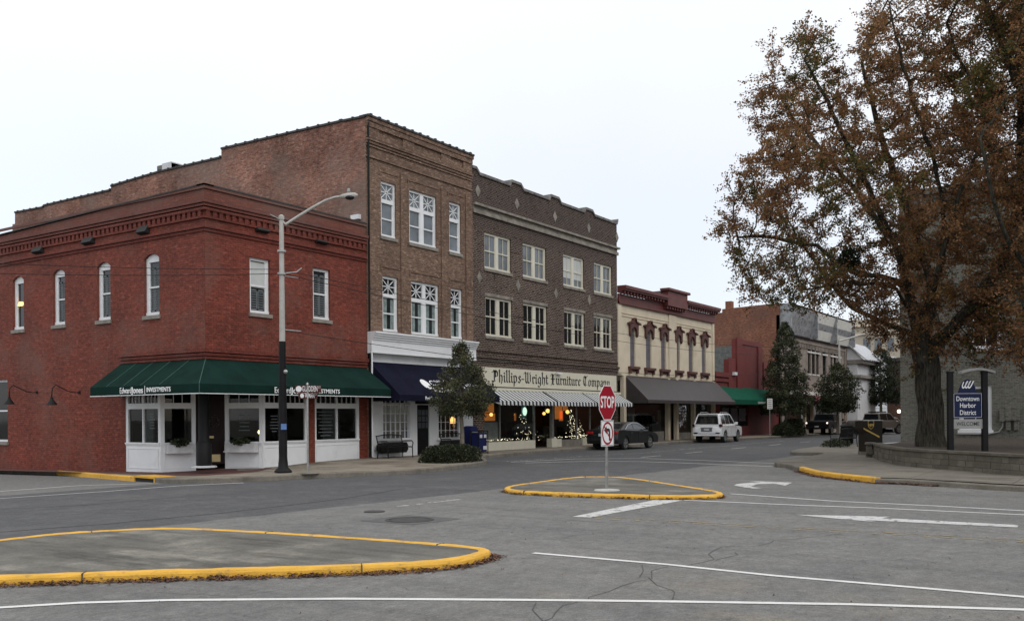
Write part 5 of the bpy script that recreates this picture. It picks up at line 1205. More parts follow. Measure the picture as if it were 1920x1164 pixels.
def panel(a0,a1,z0,z1_,d0,d1,m,nm='cornice_panel'):
    q=MB(**fr); q.add([(a0,d0,z0),(a1,d0,z0),(a1,d1,z1_),(a0,d1,z1_),(a0,0.01,z0),(a1,.01,z0),(a1,.01,z1_),(a0,.01,z1_)],[(0,1,2,3),(4,5,6,7),(0,3,7,4),(1,2,6,5),(3,2,6,7),(0,1,5,4)]); return q.build(nm,m,B6)
xs6=[X6+.2,X6+8.2,X6+15,X7-.05]
H6=zt6
for k in range(3):
    m_=M['metalc'] if k==0 else M['whitec']
    panel(xs6[k]+.12,xs6[k+1]-.12,H6-1.0,H6-.12,.62,.85,m_); panel(xs6[k]+.12,xs6[k+1]-.12,H6-2.5,H6-1.6,.25,.5,m_)
    panel(xs6[k],xs6[k+1]-.01,H6-1.59,H6-1.01,.5,.7,M['metalc'],'cornice_moulding')
panel(xs6[0],xs6[-1],H6-.119,H6,.8,.95,M['coping'],'cornice_moulding'); panel(xs6[0],xs6[-1],H6-2.62,H6-2.501,.2,.3,M['coping'],'cornice_moulding')
q=MB(**fr)
for x in xs6: q.box(x-.1,x+.1,.01,.98,H6-2.6,H6-.02)
q.split('cornice_bracket',M['metalc'],B6)
q=MB(**fr); x=X6+1
while x<X7-1: q.box(x,x+.25,.001,.12,H6-3.5,H6-3.1); x+=.5
q.box(X6+.5,X7-.5,.001,.14,H6-3.05,H6-2.9); q.split('dentil_course',M['b6'],B6)
q=MB(**fr); q.box(X6+.0,X6+.8,.001,.12,-.05,H6-2.7); q.box(X7-.8,X7,.001,.12,-.05,H6-2.7); q.split('stone_pier',M['b6'],B6)
q=MB(**fr); q.box(X6+1,X7-1,.001,.35,3.55,3.9); q.build('shopfront_cornice',M['whitec'],B6)
q=MB(**fr); q.quad((X6+1.5,-.2,.3),(X7-1.5,-.2,.3),(X7-1.5,-.2,3.3),(X6+1.5,-.2,3.3)); q.build('pane',M['glassd'],B6)
q=MB(**fr)
for px in (1466,1509,1523): a=FY(px,790,YF)[0]; q.box(a-.2,a+.2,-.15,.08,.1,3.3)
q.split('cream_post',M['cream'],B6)
a6=awning(B6,YF,X6+4,X6+12.5,1.6,3.7,3.0,2.7,M['maroon'])
marks((FY(1507,762,YF-1.6)[0],YF-1.62,2.76),(1,0,0),(0,0,1),2.2,.2,a6,5)
q=MB(**fr)
for px,z0_,w_ in ((1495,1.4,.3),(1523,1.2,.5)): a=FY(px,790,YF)[0]; q.box(a-w_/2,a+w_/2,.4,.45,z0_,z0_+1.6)
q.build('hanging_banner',M['plate'],B6)
q=MB(**GW); q.box(X6+.31,X7-.02,YF+.31,YF+24,H6-2.4,H6-2.3); q.build('roof',M['roof'],B6)
# ---------------------------------------------------------------- distant buildings
B7=thing('white_gabled_building','small white building with a pediment gable just past the metal cornice building','building',(103,25,0))
q=MB(**GW); q.box(X7+.3,111,24.6,34,0,7.1); q.build('wall',M['whitewall'],B7)
q=MB(**GW); q.box(X7+.1,111.3,24.0,34.2,7.1,7.5); q.build('entablature',M['stone'],B7)
q=MB(**GW); q.box(X7+.2,111.3,24.2,34.2,5.6,5.9); q.build('string_course',M['stone'],B7)
q=MB(**side(X7+.1)); q.prism([(24.0,7.5),(27.4,7.5),(25.7,9.2)],-.3,0); q.build('pediment',M['white'],B7)
q=MB(**GW); q.add([(X7-.3,23.6,7.52),(X7-.3,25.7,9.45),(111,25.7,9.45),(111,23.6,7.52),(X7-.3,27.8,7.52),(111,27.8,7.52),(X7-.3,23.6,7.40),(X7-.3,25.7,9.28),(X7-.3,27.8,7.40)],[(0,1,2,3),(1,4,5,2),(0,1,7,6),(1,4,8,7)]); q.build('roof',plain('grey_roof_tin',(.42,.43,.45),.5,obj=False),B7)
B8=thing('beige_tower_block','tall beige masonry block with dark windows rising beyond the roofs','building',(175,60,0))
yl_=FX(1575,640,165)[0]; yr_=FX(1800,640,165)[0]; zt_=FX(1640,598,165)[1]
q=MB(**side(165)); q.box(yr_,yl_,-20,0,0,zt_); q.build('wall',plain('beige_masonry',(.42,.37,.29),.8,obj=False,var=.1,scale=.3),B8)
q=MB(**side(165)); q.box(yr_,yl_+.2,0,.5,zt_-1.2,zt_-.8); q.box(yr_,yl_+.2,0,.3,zt_-2.6,zt_-2.4); q.build('cornice',M['cream'],B8)
q=MB(**side(165)); 
for px0,px1 in ((1589,1601),(1619,1632),(1640,1652),(1664,1676)):
    for y0,y1 in ((634,657),): a1,c1_=FX(px0,y0,165); a0,c0_=FX(px1,y1,165); q.box(a0,a1,.01,.1,c0_,c1_)
q.split('dark_window',M['glassg'],B8)
B9=thing('white_warehouse','long white clapboard building closing the far end of the street','building',(140,30,0))
yl_=FX(1560,700,140)[0]; yr_=FX(1668,700,140)[0]; zt_=FX(1640,668,140)[1]
q=MB(**side(140)); q.box(yr_,yl_,-14,0,0,zt_); q.build('wall',M['white'],B9)
q=MB(**side(140))
for k in range(12): z=1+k*.8; q.box(yr_,yl_,.0,.04,z,z+.05)
q.split('board_line',M['whitewall'],B9)
BA=thing('brown_end_building','narrow dark brown brick building seen between the street tree and the grey building','building',(118,22,0))
yl_=FX(1663,700,118)[0]; yr_=FX(1760,700,118)[0]; zt_=FX(1670,671,118)[1]
q=MB(**side(118)); q.box(yr_,yl_,-10,0,0,zt_); q.build('wall',M['brown'],BA)
q=MB(**side(118)); q.box(yr_,yl_+.3,.0,.3,zt_-.4,zt_); q.build('parapet_coping',M['coping'],BA)
q=MB(**side(118)); q.blob(FX(1687,771,118)[:1]+(.4,FX(1687,771,118)[1]),.22,8); q.build('porch_light',M['fairy'],BA)
# ---------------------------------------------------------------- grey painted brick building on the right
XG=48.9; sg_=side(XG); yc=FX(1688,700,XG)[0]
BG=thing('grey_painted_building','tall grey painted brick building behind the big oak','building',(XG,yc,0))
wu=FX(1818,596,XG),FX(1877,652,XG); wl=FX(1798,724,XG),FX(1860,806,XG)
Wg=[(wu[1][0],wu[0][0],wu[1][1],wu[0][1]+.6),(wl[1][0],wl[0][0],wl[1][1],wl[0][1])]
mb=MB(**sg_); mb.prism([(-22,-.2),(yc,-.2),(yc,12.6),(-22,12.6)],-.3,0,[rect(*w_) for w_ in Wg]); mb.build('wall',M['b9'],BG)
for w_ in Wg: window(BG,sg_,*w_,M['white'],M['glassd'],fw=.13,mun=1,sill=M['white'],inset=.08)
q=MB(**sg_)
for z in (6.9,): q.box(-22,yc+.02,.001,.05,z,z+.1)
q.box(-22,yc+.05,.0,.16,12.3,12.6); q.build('string_course',M['b9'],BG)
q=MB(**sg_); q.tube([(yc-1.0,.09,0),(yc-1.0,.09,12.3)],.07,8); q.build('downpipe',M['b9'],BG)
q=MB(**sg_); 
a,z=FX(1880,776,XG); q.box(a-.12,a+.12,0,.18,z-.35,z+.22); a2_,z2_=FX(1899,776,XG); q.box(a2_-.3,a2_+.3,0,.2,z2_-.3,z2_+.35); q.box(a2_-.25,a2_-.05,0,.14,z2_-.75,z2_-.3); q.box(a2_+.08,a2_+.28,0,.14,z2_-.75,z2_-.3); q.split('meter_box',M['b9'],BG,bevel=.02)
q=MB(**sg_); a3,z3=FX(1795,813,XG); q.tube([(a3,.05,z3),(a-.0-(-.0)+.6,.05,z3),(a+.15,.05,z3+.1),(a,.05,z3+.35),(a,.05,z-.3)],.035,6); q.build('conduit',plain('pale_conduit',(.3,.29,.27),.5,obj=False),BG)
q=MB(**GW); q.box(XG+.31,XG+24,-22,yc,11.6,11.8); q.build('roof',M['roof'],BG); q=MB(**GW); q.box(XG+.301,XG+24,yc-.3,yc-.001,-.1,12.5); q.build('side_wall',M['b9'],BG)
# unseen brick row, added so the shop glass mirrors it instead of bright horizon

BH=thing('unseen_brick_row','unseen two storey brick row behind the grey building, added to darken shop glass reflections','building',(75,YF-17,0))
q=MB(**GW); q.box(73.2,150,-6,9.3,-.1,10.2); q.build('wall',M['b6s'],BH)
q=MB(**dict(O=(0,9.3,0),u=(-1,0,0),n=(0,1,0)))
for k in range(18): q.box(-77-k*4,-75.4-k*4,.01,.05,5.5,8.3)
q.split('dark_window',M['glassd'],BH)
# ================================================================== TREES AND SHRUBS
def leafmat(name,col,var=.5,tr=.35):
    m,n,b,o=newmat(name); v=pos(n)
    f=noise(n,v,9,2); f2=noise(n,v,.8,3)
    c=mixc(n,maprange(n,f,.3,.7,0,1),sc(col,1-var),sc(col,1+var)); c=mixc(n,maprange(n,f2,.35,.65,0,.5),c,sc(col,.55))
    n.links.new(c,b.inputs['Base Color']); b.inputs['Roughness'].default_value=.65; b.inputs['Specular IOR Level'].default_value=.25
    t=nn(n,'ShaderNodeBsdfTranslucent'); n.links.new(c,t.inputs[0]); mx=nn(n,'ShaderNodeMixShader'); mx.inputs[0].default_value=tr
    n.links.new(b.outputs[0],mx.inputs[1]); n.links.new(t.outputs[0],mx.inputs[2]); n.links.new(mx.outputs[0],o.inputs[0]); return m
OAK=[leafmat('rust_oak_leaf',(.29,.145,.062),tr=.5),leafmat('tan_oak_leaf',(.33,.195,.098),tr=.5),leafmat('ochre_oak_leaf',(.24,.155,.048),tr=.5),leafmat('olive_oak_leaf',(.10,.10,.035),tr=.45),leafmat('dark_oak_leaf',(.18,.096,.05),tr=.4)]
EVG=[leafmat('evergreen_leaf',(.042,.052,.024),.5,.2),leafmat('pale_evergreen_leaf',(.115,.12,.065),.5,.25),leafmat('deep_evergreen_leaf',(.016,.024,.011),.5,.15),leafmat('olive_evergreen_leaf',(.11,.095,.042),.4,.25)]
def barkm():
    m,n,b,o=newmat('furrowed_oak_bark'); v=pos(n); mp=nn(n,'ShaderNodeMapping'); mp.inputs['Scale'].default_value=(9,9,1.6); n.links.new(v,mp.inputs[0])
    f=noise(n,mp.outputs[0],1.6,6,.7); g=noise(n,v,1.2,4); c=mixc(n,maprange(n,f,.38,.62,0,1),(.012,.011,.009),(.085,.074,.058)); c=mixc(n,maprange(n,g,.45,.7,0,.5),c,(.055,.062,.042))
    n.links.new(c,b.inputs['Base Color']); b.inputs['Roughness'].default_value=.95; b.inputs['Specular IOR Level'].default_value=.1; bump(n,b,f,1,.05); return m
M['bark']=barkm()
M['bark2']=plain('pale_tree_bark',(.15,.13,.10),.9,var=.4,scale=8,obj=False)
def leaves_mesh(name,P,D,S,MI,mats,parent,asp=.42,label=None):
    """P positions, D unit directions, S sizes; each leaf is a kite folded a little"""
    P=np.asarray(P,float); D=np.asarray(D,float); S=np.asarray(S,float); n=len(P)
    rs=np.random.RandomState(n%1000+7); r=rs.normal(size=(n,3)); B=np.cross(D,r); B/=np.linalg.norm(B,axis=1)[:,None]+1e-9
    Nn=np.cross(D,B); S=S[:,None]
    v=np.stack([P,P+D*S*.5+B*S*asp+Nn*S*.08,P+D*S,P+D*S*.5-B*S*asp+Nn*S*.08],1).reshape(-1,3)
    me=bpy.data.meshes.new(name); me.vertices.add(n*4); me.vertices.foreach_set('co',v.astype(np.float32).ravel())
    me.loops.add(n*4); me.loops.foreach_set('vertex_index',np.arange(n*4,dtype=np.int32)); me.polygons.add(n); me.polygons.foreach_set('loop_start',np.arange(0,n*4,4,dtype=np.int32)); me.polygons.foreach_set('loop_total',np.full(n,4,dtype=np.int32))
    for m in mats: me.materials.append(m)
    me.polygons.foreach_set('material_index',np.asarray(MI,dtype=np.int32)); me.update(); me.validate()
    o=bpy.data.objects.new(name,me); C.objects.link(o); setparent(o,parent); return tag(o,label)
from mathutils import noise as mnoise
def inpoly(x,y,P):
    c=False; n=len(P); j=n-1
    for i in range(n):
        if (P[i][1]>y)!=(P[j][1]>y) and x<(P[j][0]-P[i][0])*(y-P[i][1])/(P[j][1]-P[i][1])+P[i][0]: c=not c
        j=i
    return c
def colonise(seedpaths,attr,step=.42,infl=3.2,kill=.75,iters=90,seed=1,droop=.0):
    rr=random.Random(seed); nodes=[]; par=[]
    for path in seedpaths:
        prev=None
        for i,p in enumerate(path):
            p=Vector(p)
            if i==0 and nodes:
                k=min(range(len(nodes)),key=lambda q:(nodes[q]-p).length_squared); prev=k; 
                if (nodes[k]-p).length<.05: continue
            if prev is None: nodes.append(p); par.append(-1); prev=len(nodes)-1; continue
            a=nodes[prev]; d=p-a; n=max(1,int(d.length/step))
            for s in range(1,n+1): nodes.append(a+d*s/n+Vector((rr.gauss(0,.03),rr.gauss(0,.03),rr.gauss(0,.03)))); par.append(prev if s==1 else len(nodes)-2)
            prev=len(nodes)-1
    A=[Vector(a) for a in attr]; nseed=len(nodes)
    for it in range(iters):
        kd=kdtree.KDTree(len(nodes)); 
        for i,p in enumerate(nodes): kd.insert(p,i)
        kd.balance(); acc={}; keep=[]
        for a in A:
            co,i,d=kd.find(a)
            if d<kill: continue
            keep.append(a)
            if d<infl: acc[i]=acc.get(i,Vector())+(a-co).normalized()
        A=keep
        if not acc: break
        new=0
        for i,d in acc.items():
            if d.length<1e-3: continue
            d=(d.normalized()+Vector((rr.gauss(0,.22),rr.gauss(0,.22),rr.gauss(0,.22)-droop))).normalized()
            q=nodes[i]+d*step
            nodes.append(q); par.append(i); new+=1
        if len(nodes)>14000: break
    return nodes,par
def branchmesh(nodes,par,rt,rbase,expo,name,mat,parent,k0=9):
    n=len(nodes); ch=[[] for _ in range(n)]
    for i,p in enumerate(par):
        if p>=0: ch[p].append(i)
    cnt=[0.0]*n
    for i in range(n-1,-1,-1):
        cnt[i]=max(1.0,cnt[i])
        if par[i]>=0: cnt[par[i]]+=cnt[i]
    mxc=max(cnt); R=[rt+(rbase-rt)*(c/mxc)**expo for c in cnt]
    mb=MB(**GW); done=set()
    starts=[i for i in range(n) if par[i]<0]
    stack=list(starts)
    while stack:
        s=stack.pop(); chain=[s]; i=s
        while ch[i]:
            b=max(ch[i],key=lambda q:cnt[q])
            for q in ch[i]:
                if q!=b: stack.append(q)
            chain.append(b); i=b
        pts=[nodes[q] for q in chain]; rs=[R[q] for q in chain]
        if par[s]>=0: pts=[nodes[par[s]]]+pts; rs=[min(R[par[s]],R[s]*1.3)]+rs
        if len(pts)<2: continue
        k=k0 if rs[0]>.12 else (6 if rs[0]>.05 else 3)
        if s in starts: rs=[rs[0]*1.3,rs[0]*1.12]+rs[2:]
        mb.tube(pts,rs,k,False)
    mb.build(name,mat,parent,smooth='all',fix=False)
    return R,ch
def oak(name,label,base,limbs,poly,t0,nattr,nleaf,seed,D=5.5,rbase=.43,up=None):
    rr=random.Random(seed); th=thing(name,label,'tree',tuple(base))
    F3=Vector((Fv.x,Fv.y,0)); R3=Vector((Rv.x,Rv.y,0))
    def loc(px,py,dl): return DEP(px,py,t0)+F3*dl
    seeds=[[loc(*p) if len(p)==3 and not isinstance(p,Vector) else p for p in path] for path in limbs]
    seeds[0][0]=Vector(base)
    xs=[p[0] for p in poly]; ys=[p[1] for p in poly]; attr=[]; cx=sum(xs)/len(xs); cy=sum(ys)/len(ys)
    while len(attr)<nattr:
        x,y=rr.uniform(min(xs),max(xs)),rr.uniform(min(ys),max(ys))
        if not inpoly(x,y,poly): continue
        s=1.0
        while s>0 and not inpoly(cx+(x-cx)/max(.01,1.001-s),cy+(y-cy)/max(.01,1.001-s),poly): s-=.1
        # s ~ distance to the outline: 0 at the edge
        q=1.0
        for e_ in (1.08,1.2,1.4,1.8,2.5):
            if not inpoly(cx+(x-cx)*e_,cy+(y-cy)*e_,poly): q=(e_-1)/1.5; break
        dd=D*(min(1,q)**.5); dl=rr.uniform(-dd,dd); p=loc(x,y,dl)
        if mnoise.noise(p*.42)+mnoise.noise(p*1.1)*.4< -.12: continue
        attr.append(p)
    nodes,par=colonise(seeds,attr,seed=seed)
    print('nodes',len(nodes),len(attr)); R,ch=branchmesh(nodes,par,.007,rbase,.60,'trunk',M['bark'],th)
    tips=[i for i in range(len(nodes)) if R[i]<.05]
    P=[];Dd=[];S=[];MI=[]; tw=MB(**GW)
    per=nleaf/len(tips)/3.6
    for i in tips:
        p=nodes[i]; g=mnoise.noise(p*.35+Vector((seed,0,0))); g2=mnoise.noise(p*.9); dn=mnoise.noise(p*.5+Vector((0,9,seed)))
        a=nodes[par[i]] if par[i]>=0 else p
        gd=(p-a).normalized() if (p-a).length>1e-3 else Vector((0,0,1))
        for q_ in range(3 if ch[i] else 5):
            d0=(gd*.7+Vector((rr.gauss(0,.75),rr.gauss(0,.75),rr.gauss(.05,.6)))).normalized(); ln=rr.uniform(.25,.95); s0=a.lerp(p,rr.random())
            m1=s0+d0*ln*.5; e1=m1+(d0+Vector((rr.gauss(0,.3),rr.gauss(0,.3),rr.gauss(-.1,.3)))).normalized()*ln*.5
            tw.tube([s0,m1,e1],[.009,.006,.003],3,False)
            k=int(per*max(.25,1.0+dn*1.1)+rr.random())
            for j in range(k):
                t_=rr.uniform(.25,1.05); c=s0.lerp(m1,t_*2) if t_<.5 else m1.lerp(e1,t_*2-1)
                c=c+Vector((rr.gauss(0,.06),rr.gauss(0,.06),rr.gauss(0,.06)))
                d=(d0*.5+Vector((rr.gauss(0,.8),rr.gauss(0,.8),rr.gauss(-.25,.7)))).normalized()
                P.append(c); Dd.append(d); S.append(rr.uniform(.05,.11))
                u=rr.random()
                if g>.26: m_=3 if u<.7 else 2
                elif g2>.3: m_=2 if u<.5 else 0
                elif g<-.2: m_=1 if u<.45 else 0
                else: m_=0 if u<.5 else (4 if u<.8 else (1 if u<.92 else 3))
                MI.append(m_)
    tw.build('twigs',M['bark'],th,fix=False)
    leaves_mesh('crown',P,Dd,S,MI,OAK,th,.33)
    print(name,len(nodes),len(P)); return th,nodes
oakb=Vector((35.65,6.05,.55))
limbs=[[(0,0,0),(1745,760,0),(1738,700,0),(1730,650,0),(1722,600,.1),(1712,560,.2),(1700,520,.2)],
 [(1722,605,0),(1690,575,-.5),(1660,550,-.9),(1620,537,-1.1),(1570,540,-1.3),(1520,550,-1.6),(1475,560,-2)],
 [(1712,560,0),(1680,525,0),(1625,515,.2),(1590,500,.5),(1545,455,.9),(1470,435,1.2),(1400,432,1.3)],
 [(1700,520,0),(1660,450,-.6),(1610,385,-1.2),(1560,310,-1.8),(1510,230,-2.3),(1465,160,-2.6)],
 [(1700,520,0),(1690,440,.8),(1640,350,1.5),(1590,260,2.2),(1535,180,2.7),(1490,95,3)],
 [(1722,600,0),(1745,500,-1),(1720,400,-2),(1670,300,-2.8),(1620,190,-3.3),(1590,90,-3.6)],
 [(1738,650,0),(1770,560,.8),(1765,440,1.8),(1735,310,2.4),(1700,180,2.9),(1680,50,3.2)],
 [(1738,655,0),(1780,600,-.8),(1830,520,-1.5),(1850,400,-2.2),(1840,250,-2.6),(1830,80,-3)],
 [(1735,640,0),(1700,600,1.5),(1650,560,2.8),(1600,480,3.6),(1560,400,4.2)],
 [(1740,660,0),(1800,630,1),(1870,570,2),(1940,480,2.8),(1990,350,3)],
 [(1722,605,0),(1700,585,-1.8),(1680,540,-3.2),(1690,430,-4.2),(1730,300,-4.8)]]
poly1=[(1322,408),(1345,385),(1385,392),(1368,330),(1368,300),(1420,285),(1440,255),(1392,215),(1388,180),(1425,150),(1440,60),(1490,45),(1540,70),(1570,40),(1605,85),(1625,75),(1630,10),(1650,-60),(1800,-140),(2050,-120),(2120,200),(2080,560),(1960,690),(1880,660),(1800,700),(1765,728),(1710,690),(1660,630),(1600,592),(1540,580),(1480,580),(1430,572),(1400,565),(1385,530),(1380,505),(1430,480),(1360,455),(1345,430)]
OT,on=oak('oak_tree','large brown leaved oak behind the low block wall, its trunk left of the district sign',oakb,limbs,poly1,33.0,6500,270000,3)
ob2=Vector((32.0,-1.6,.2))
limbs2=[[(0,0,0),(2055,700,0),(2030,600,0),(2000,560,0)],[(2030,600,0),(1960,570,-.5),(1900,520,-1),(1845,468,-1.5),(1800,400,-2),(1770,300,-2.3)],[(2050,700,0),(1990,690,-1),(1925,662,-1.5),(1880,622,-1.8),(1840,560,-2)],[(2000,560,0),(1960,430,.5),(1900,280,1),(1860,150,1),(1800,20,1)],[(2000,560,0),(2000,400,.5),(1960,200,.8),(1900,30,1),(1860,-80,1)],[(2000,560,0),(2100,400,1),(2140,200,1)]]
poly2=[(1770,60),(1760,-60),(1900,-150),(2250,-150),(2300,300),(2250,600),(2050,660),(1960,690),(1880,700),(1850,640),(1830,560),(1790,430),(1770,250)]
oak('oak_tree','second oak whose limbs lean in over the grey building from the right edge',ob2,limbs2,poly2,29.0,2600,110000,8,4.0,.30)
# mistletoe balls in the big oak
for (px,py,dl,r_) in ((1783,243,-3.0,.42),(1570,497,-1.2,.34)):
    rr=random.Random(px); c=DEP(px,py,33.0)+Vector((Fv.x,Fv.y,0))*dl; P=[];D_=[];S=[]
    for _ in range(1500):
        d=Vector((rr.gauss(0,1),rr.gauss(0,1),rr.gauss(0,1))).normalized(); P.append(c+d*r_*rr.random()**.4*Vector((1,1,1.15)).length/1.75); D_.append((d+Vector((rr.gauss(0,.5),rr.gauss(0,.5),rr.gauss(0,.5)))).normalized()); S.append(rr.uniform(.05,.09))
    leaves_mesh('mistletoe_clump',P,D_,S,[2 if i%3 else 0 for i in range(len(P))],EVG,OT)
def evergreen(name,label,x,y,z0,zc,zt,rad,n,seed,group,shape=None,lean=0,mix=(0,0,1,2,3),trunk=.06,sz=.07,sparse=.0):
    rr=random.Random(seed); th=thing(name,label,'tree',(x,y,z0),group)
    shape=shape or (lambda h:math.sin(PI*min(1,(h*.92+.08))**.62)**.9)
    clumps=[]
    nc=int(150*rad*rad/1.5)+50
    for _ in range(nc):
        h=rr.random()**1.15; R0=rad*shape(h)*rr.uniform(.35,1.08); a=rr.uniform(0,2*PI)
        clumps.append((Vector((x+R0*math.cos(a)+lean*h,y+R0*math.sin(a),zc+(zt-zc)*h)),rr.uniform(.10,.26)*rad**.5*(1-.45*h),rr.choice(mix)))
    P=[];D_=[];S=[];MI=[]
    tot=sum(c[1]**2 for c in clumps)
    for c,r_,m_ in clumps:
        for _ in range(int(n*r_*r_/tot)):
            d=Vector((rr.gauss(0,1),rr.gauss(0,1),rr.gauss(0,.8))).normalized(); p=c+d*r_*rr.random()**.5
            P.append(p); D_.append((d+Vector((rr.gauss(0,.6),rr.gauss(0,.6),rr.gauss(.2,.6)))).normalized()); S.append(rr.uniform(.6,1.3)*sz); MI.append(m_ if rr.random()<.7 else rr.choice(mix))
    leaves_mesh('crown',P,D_,S,MI,EVG,th,.30)
    mb=MB(**GW); mb.tube([(x,y,z0-.05),(x+.03,y,z0+(zc-z0)*.6),(x-.02,y+.02,zc+.1),(x+lean*.5,y,zc+(zt-zc)*.55),(x+lean,y,zt-.15)],[trunk*1.5,trunk*1.1,trunk,trunk*.5,.012],8)
    for _ in range(26):
        h=rr.uniform(0,.8); a=rr.uniform(0,2*PI); z=zc+(zt-zc)*h*.8-.05; q=rad*shape(h)*.85; mb.tube([(x+lean*h,y,z),(x+lean*h+q*.5*math.cos(a),y+q*.5*math.sin(a),z+q*.35),(x+lean*h+q*math.cos(a),y+q*math.sin(a),z+q*.6)],[trunk*.45*(1-h*.6),trunk*.25,.006],4,False)
    mb.build('trunk',M['bark2'],th,smooth='all',fix=False); return th
bx_,by_=G(866,864,.15)
Gt='evergreen street trees'
evergreen('street_tree','loose dark green street tree with a pale trunk standing in the near shrub bed',bx_,by_,.15,1.92,4.45,1.22,13500,1,Gt,lambda h:(.62+.38*min(1,h*5))*(1 if h<.3 else (1-(h-.3)/.75)**.95),mix=(0,0,1,1,3,2),trunk=.07,sz=.075)
evergreen('street_tree','tall conical evergreen street tree in front of the metal cornice building',74.0,22.9+.3,.15,1.9,9.0,2.15,26000,2,Gt,lambda h:(1-h)**.62*(.8+.2*min(1,h*8)),mix=(0,0,0,2,1),trunk=.09,sz=.13)
evergreen('street_tree','round topped dark street tree right of the tall conical one',77.9,20.2,.15,2.1,5.8,1.95,18000,5,Gt,lambda h:math.sin(PI*(h*.85+.15)**.9)**.7,mix=(0,0,2,1),trunk=.09,sz=.13)
evergreen('street_tree','dark street tree half hidden by the corner of the grey building',109.5,23.7,.15,3.0,8.9,2.4,11000,6,Gt,lambda h:math.sin(PI*(h*.85+.15)**.9)**.7,mix=(2,2,0),trunk=.14,sz=.2)
def hedge(label,c,r,n,sz,seed,group,mats=None):
    t=thing('shrub',label,'shrub',(c[0],c[1],.15),group); rr=random.Random(seed); P=[];D_=[];S=[];MI=[]
    while len(P)<n:
        d=Vector((rr.gauss(0,1),rr.gauss(0,1),abs(rr.gauss(0,1)))).normalized(); k=rr.random()**.22
        k*=1+.13*mnoise.noise(Vector((d.x*3+seed,d.y*3,d.z*3)))
        fl=max(abs(d.x),abs(d.y),abs(d.z))**-.55
        p=Vector((c[0]+d.x*r[0]*k*fl,c[1]+d.y*r[1]*k*fl,.16+d.z*r[2]*k*min(1.25,fl)))
        P.append(p); D_.append((d+Vector((rr.gauss(0,.7),rr.gauss(0,.7),rr.gauss(.2,.6)))).normalized()); S.append(sz*rr.uniform(.6,1.3)); MI.append(rr.choice((0,2,2)) if rr.random()<.85 else 1)
    leaves_mesh('foliage',P,D_,S,MI,EVG,t,.38)
    q=MB(**GW)
    for _ in range(14): a=rr.uniform(0,2*PI); q.tube([(c[0],c[1],.1),(c[0]+math.cos(a)*r[0]*.5,c[1]+math.sin(a)*r[1]*.5,.15+r[2]*.6)],[.02,.006],4,False)
    q.build('stem',M['leather'],t,fix=False); return t
Rr=1.08
hx,hy=G(849,866,.15)
hedge('low clipped dark hedge round the foot of the near street tree',(hx+.1,hy+.15),(1.2,.8,.60),12000,.055,4,None)
hedge('low green shrub left of the tall conical street tree',(72.4,22.9),(1.1,.7,.9),3500,.10,5,'shrubs by the tall street tree')
hedge('larger round shrub right of the tall conical street tree',(74.9,22.9),(1.4,.8,1.25),4500,.10,6,'shrubs by the tall street tree')
hedge('scrubby low plants behind the right hand bench',(48.6,12.7),(1.5,.5,.30),1300,.07,7,None)
# raised planter behind the block wall
q=MB(**GW)
# bare winter tree far off
rr=random.Random(21); bt=thing('bare_tree','pale bare branched tree at the far end of the street','tree',(112,28,0)); nodes=[];
c0_=DEP(1621,775,118); att=[]
for _ in range(420):
    d=Vector((rr.gauss(0,1),rr.gauss(0,1),rr.gauss(0,1))).normalized()*rr.random()**.4; att.append(Vector((c0_.x+d.x*2.6,c0_.y+d.y*2.2,3.9+d.z*2.3)))
nd,pr=colonise([[Vector((c0_.x,c0_.y,0)),Vector((c0_.x,c0_.y,1.6))]],att,step=.4,infl=3,kill=.5,iters=40,seed=3)
branchmesh(nd,pr,.03,.16,.5,'trunk',plain('pale_bare_bark',(.30,.29,.27),.9,obj=False),bt); bt.location=(c0_.x,c0_.y,0)
for ch_ in bt.children: ch_.matrix_parent_inverse=Matrix.Translation((-c0_.x,-c0_.y,0))
# ================================================================== STREET FURNITURE
# curved retaining wall of split face blocks
wp=chaikin([G(*p,.15) for p in ((1637,857),(1648,863),(1672,870),(1720,876),(1800,882),(1860,887),(1920,892))]+[(26.6,.4),(25.6,-3),(25,-8)],2,False)
wp=[(37.6,8.35),(37.0,8.32)]+wp
def blockmat():
    m,n,b,o=newmat('split_face_block'); v=objc(n); f=noise(n,v,3,4); f2=noise(n,v,25,4,.7)
    oi=nn(n,'ShaderNodeNewGeometry').outputs['Random Per Island']
    c=mixc(n,maprange(n,oi,0,1,0,1),(.10,.088,.068),(.155,.138,.11)); c=mixc(n,maprange(n,f,.4,.7,0,.6),c,(.075,.066,.052))
    c=mixc(n,1,c,mixc(n,maprange(n,f2,.3,.7,0,1),(.75,)*3,(1.2,)*3),'MULTIPLY')
    n.links.new(c,b.inputs['Base Color']); b.inputs['Roughness'].default_value=.95; bump(n,b,f2,1,.02); return m
rw=thing('retaining_wall','low curved wall of brown split face blocks in front of the big oak','retaining wall',(32.6,6.9,.15))
L_=[0]
for a,b_ in zip(wp,wp[1:]): L_.append(L_[-1]+math.hypot(b_[0]-a[0],b_[1]-a[1]))
def onwall(s):
    s=min(max(s,0),L_[-1]-1e-3); i=max(k for k in range(len(L_)-1) if L_[k]<=s); t=(s-L_[i])/(L_[i+1]-L_[i]); a,b_=wp[i],wp[i+1]
    tx,ty=(b_[0]-a[0])/(L_[i+1]-L_[i]),(b_[1]-a[1])/(L_[i+1]-L_[i]); return a[0]+tx*(s-L_[i]),a[1]+ty*(s-L_[i]),tx,ty
mb=MB(**GW); rr=random.Random(2)
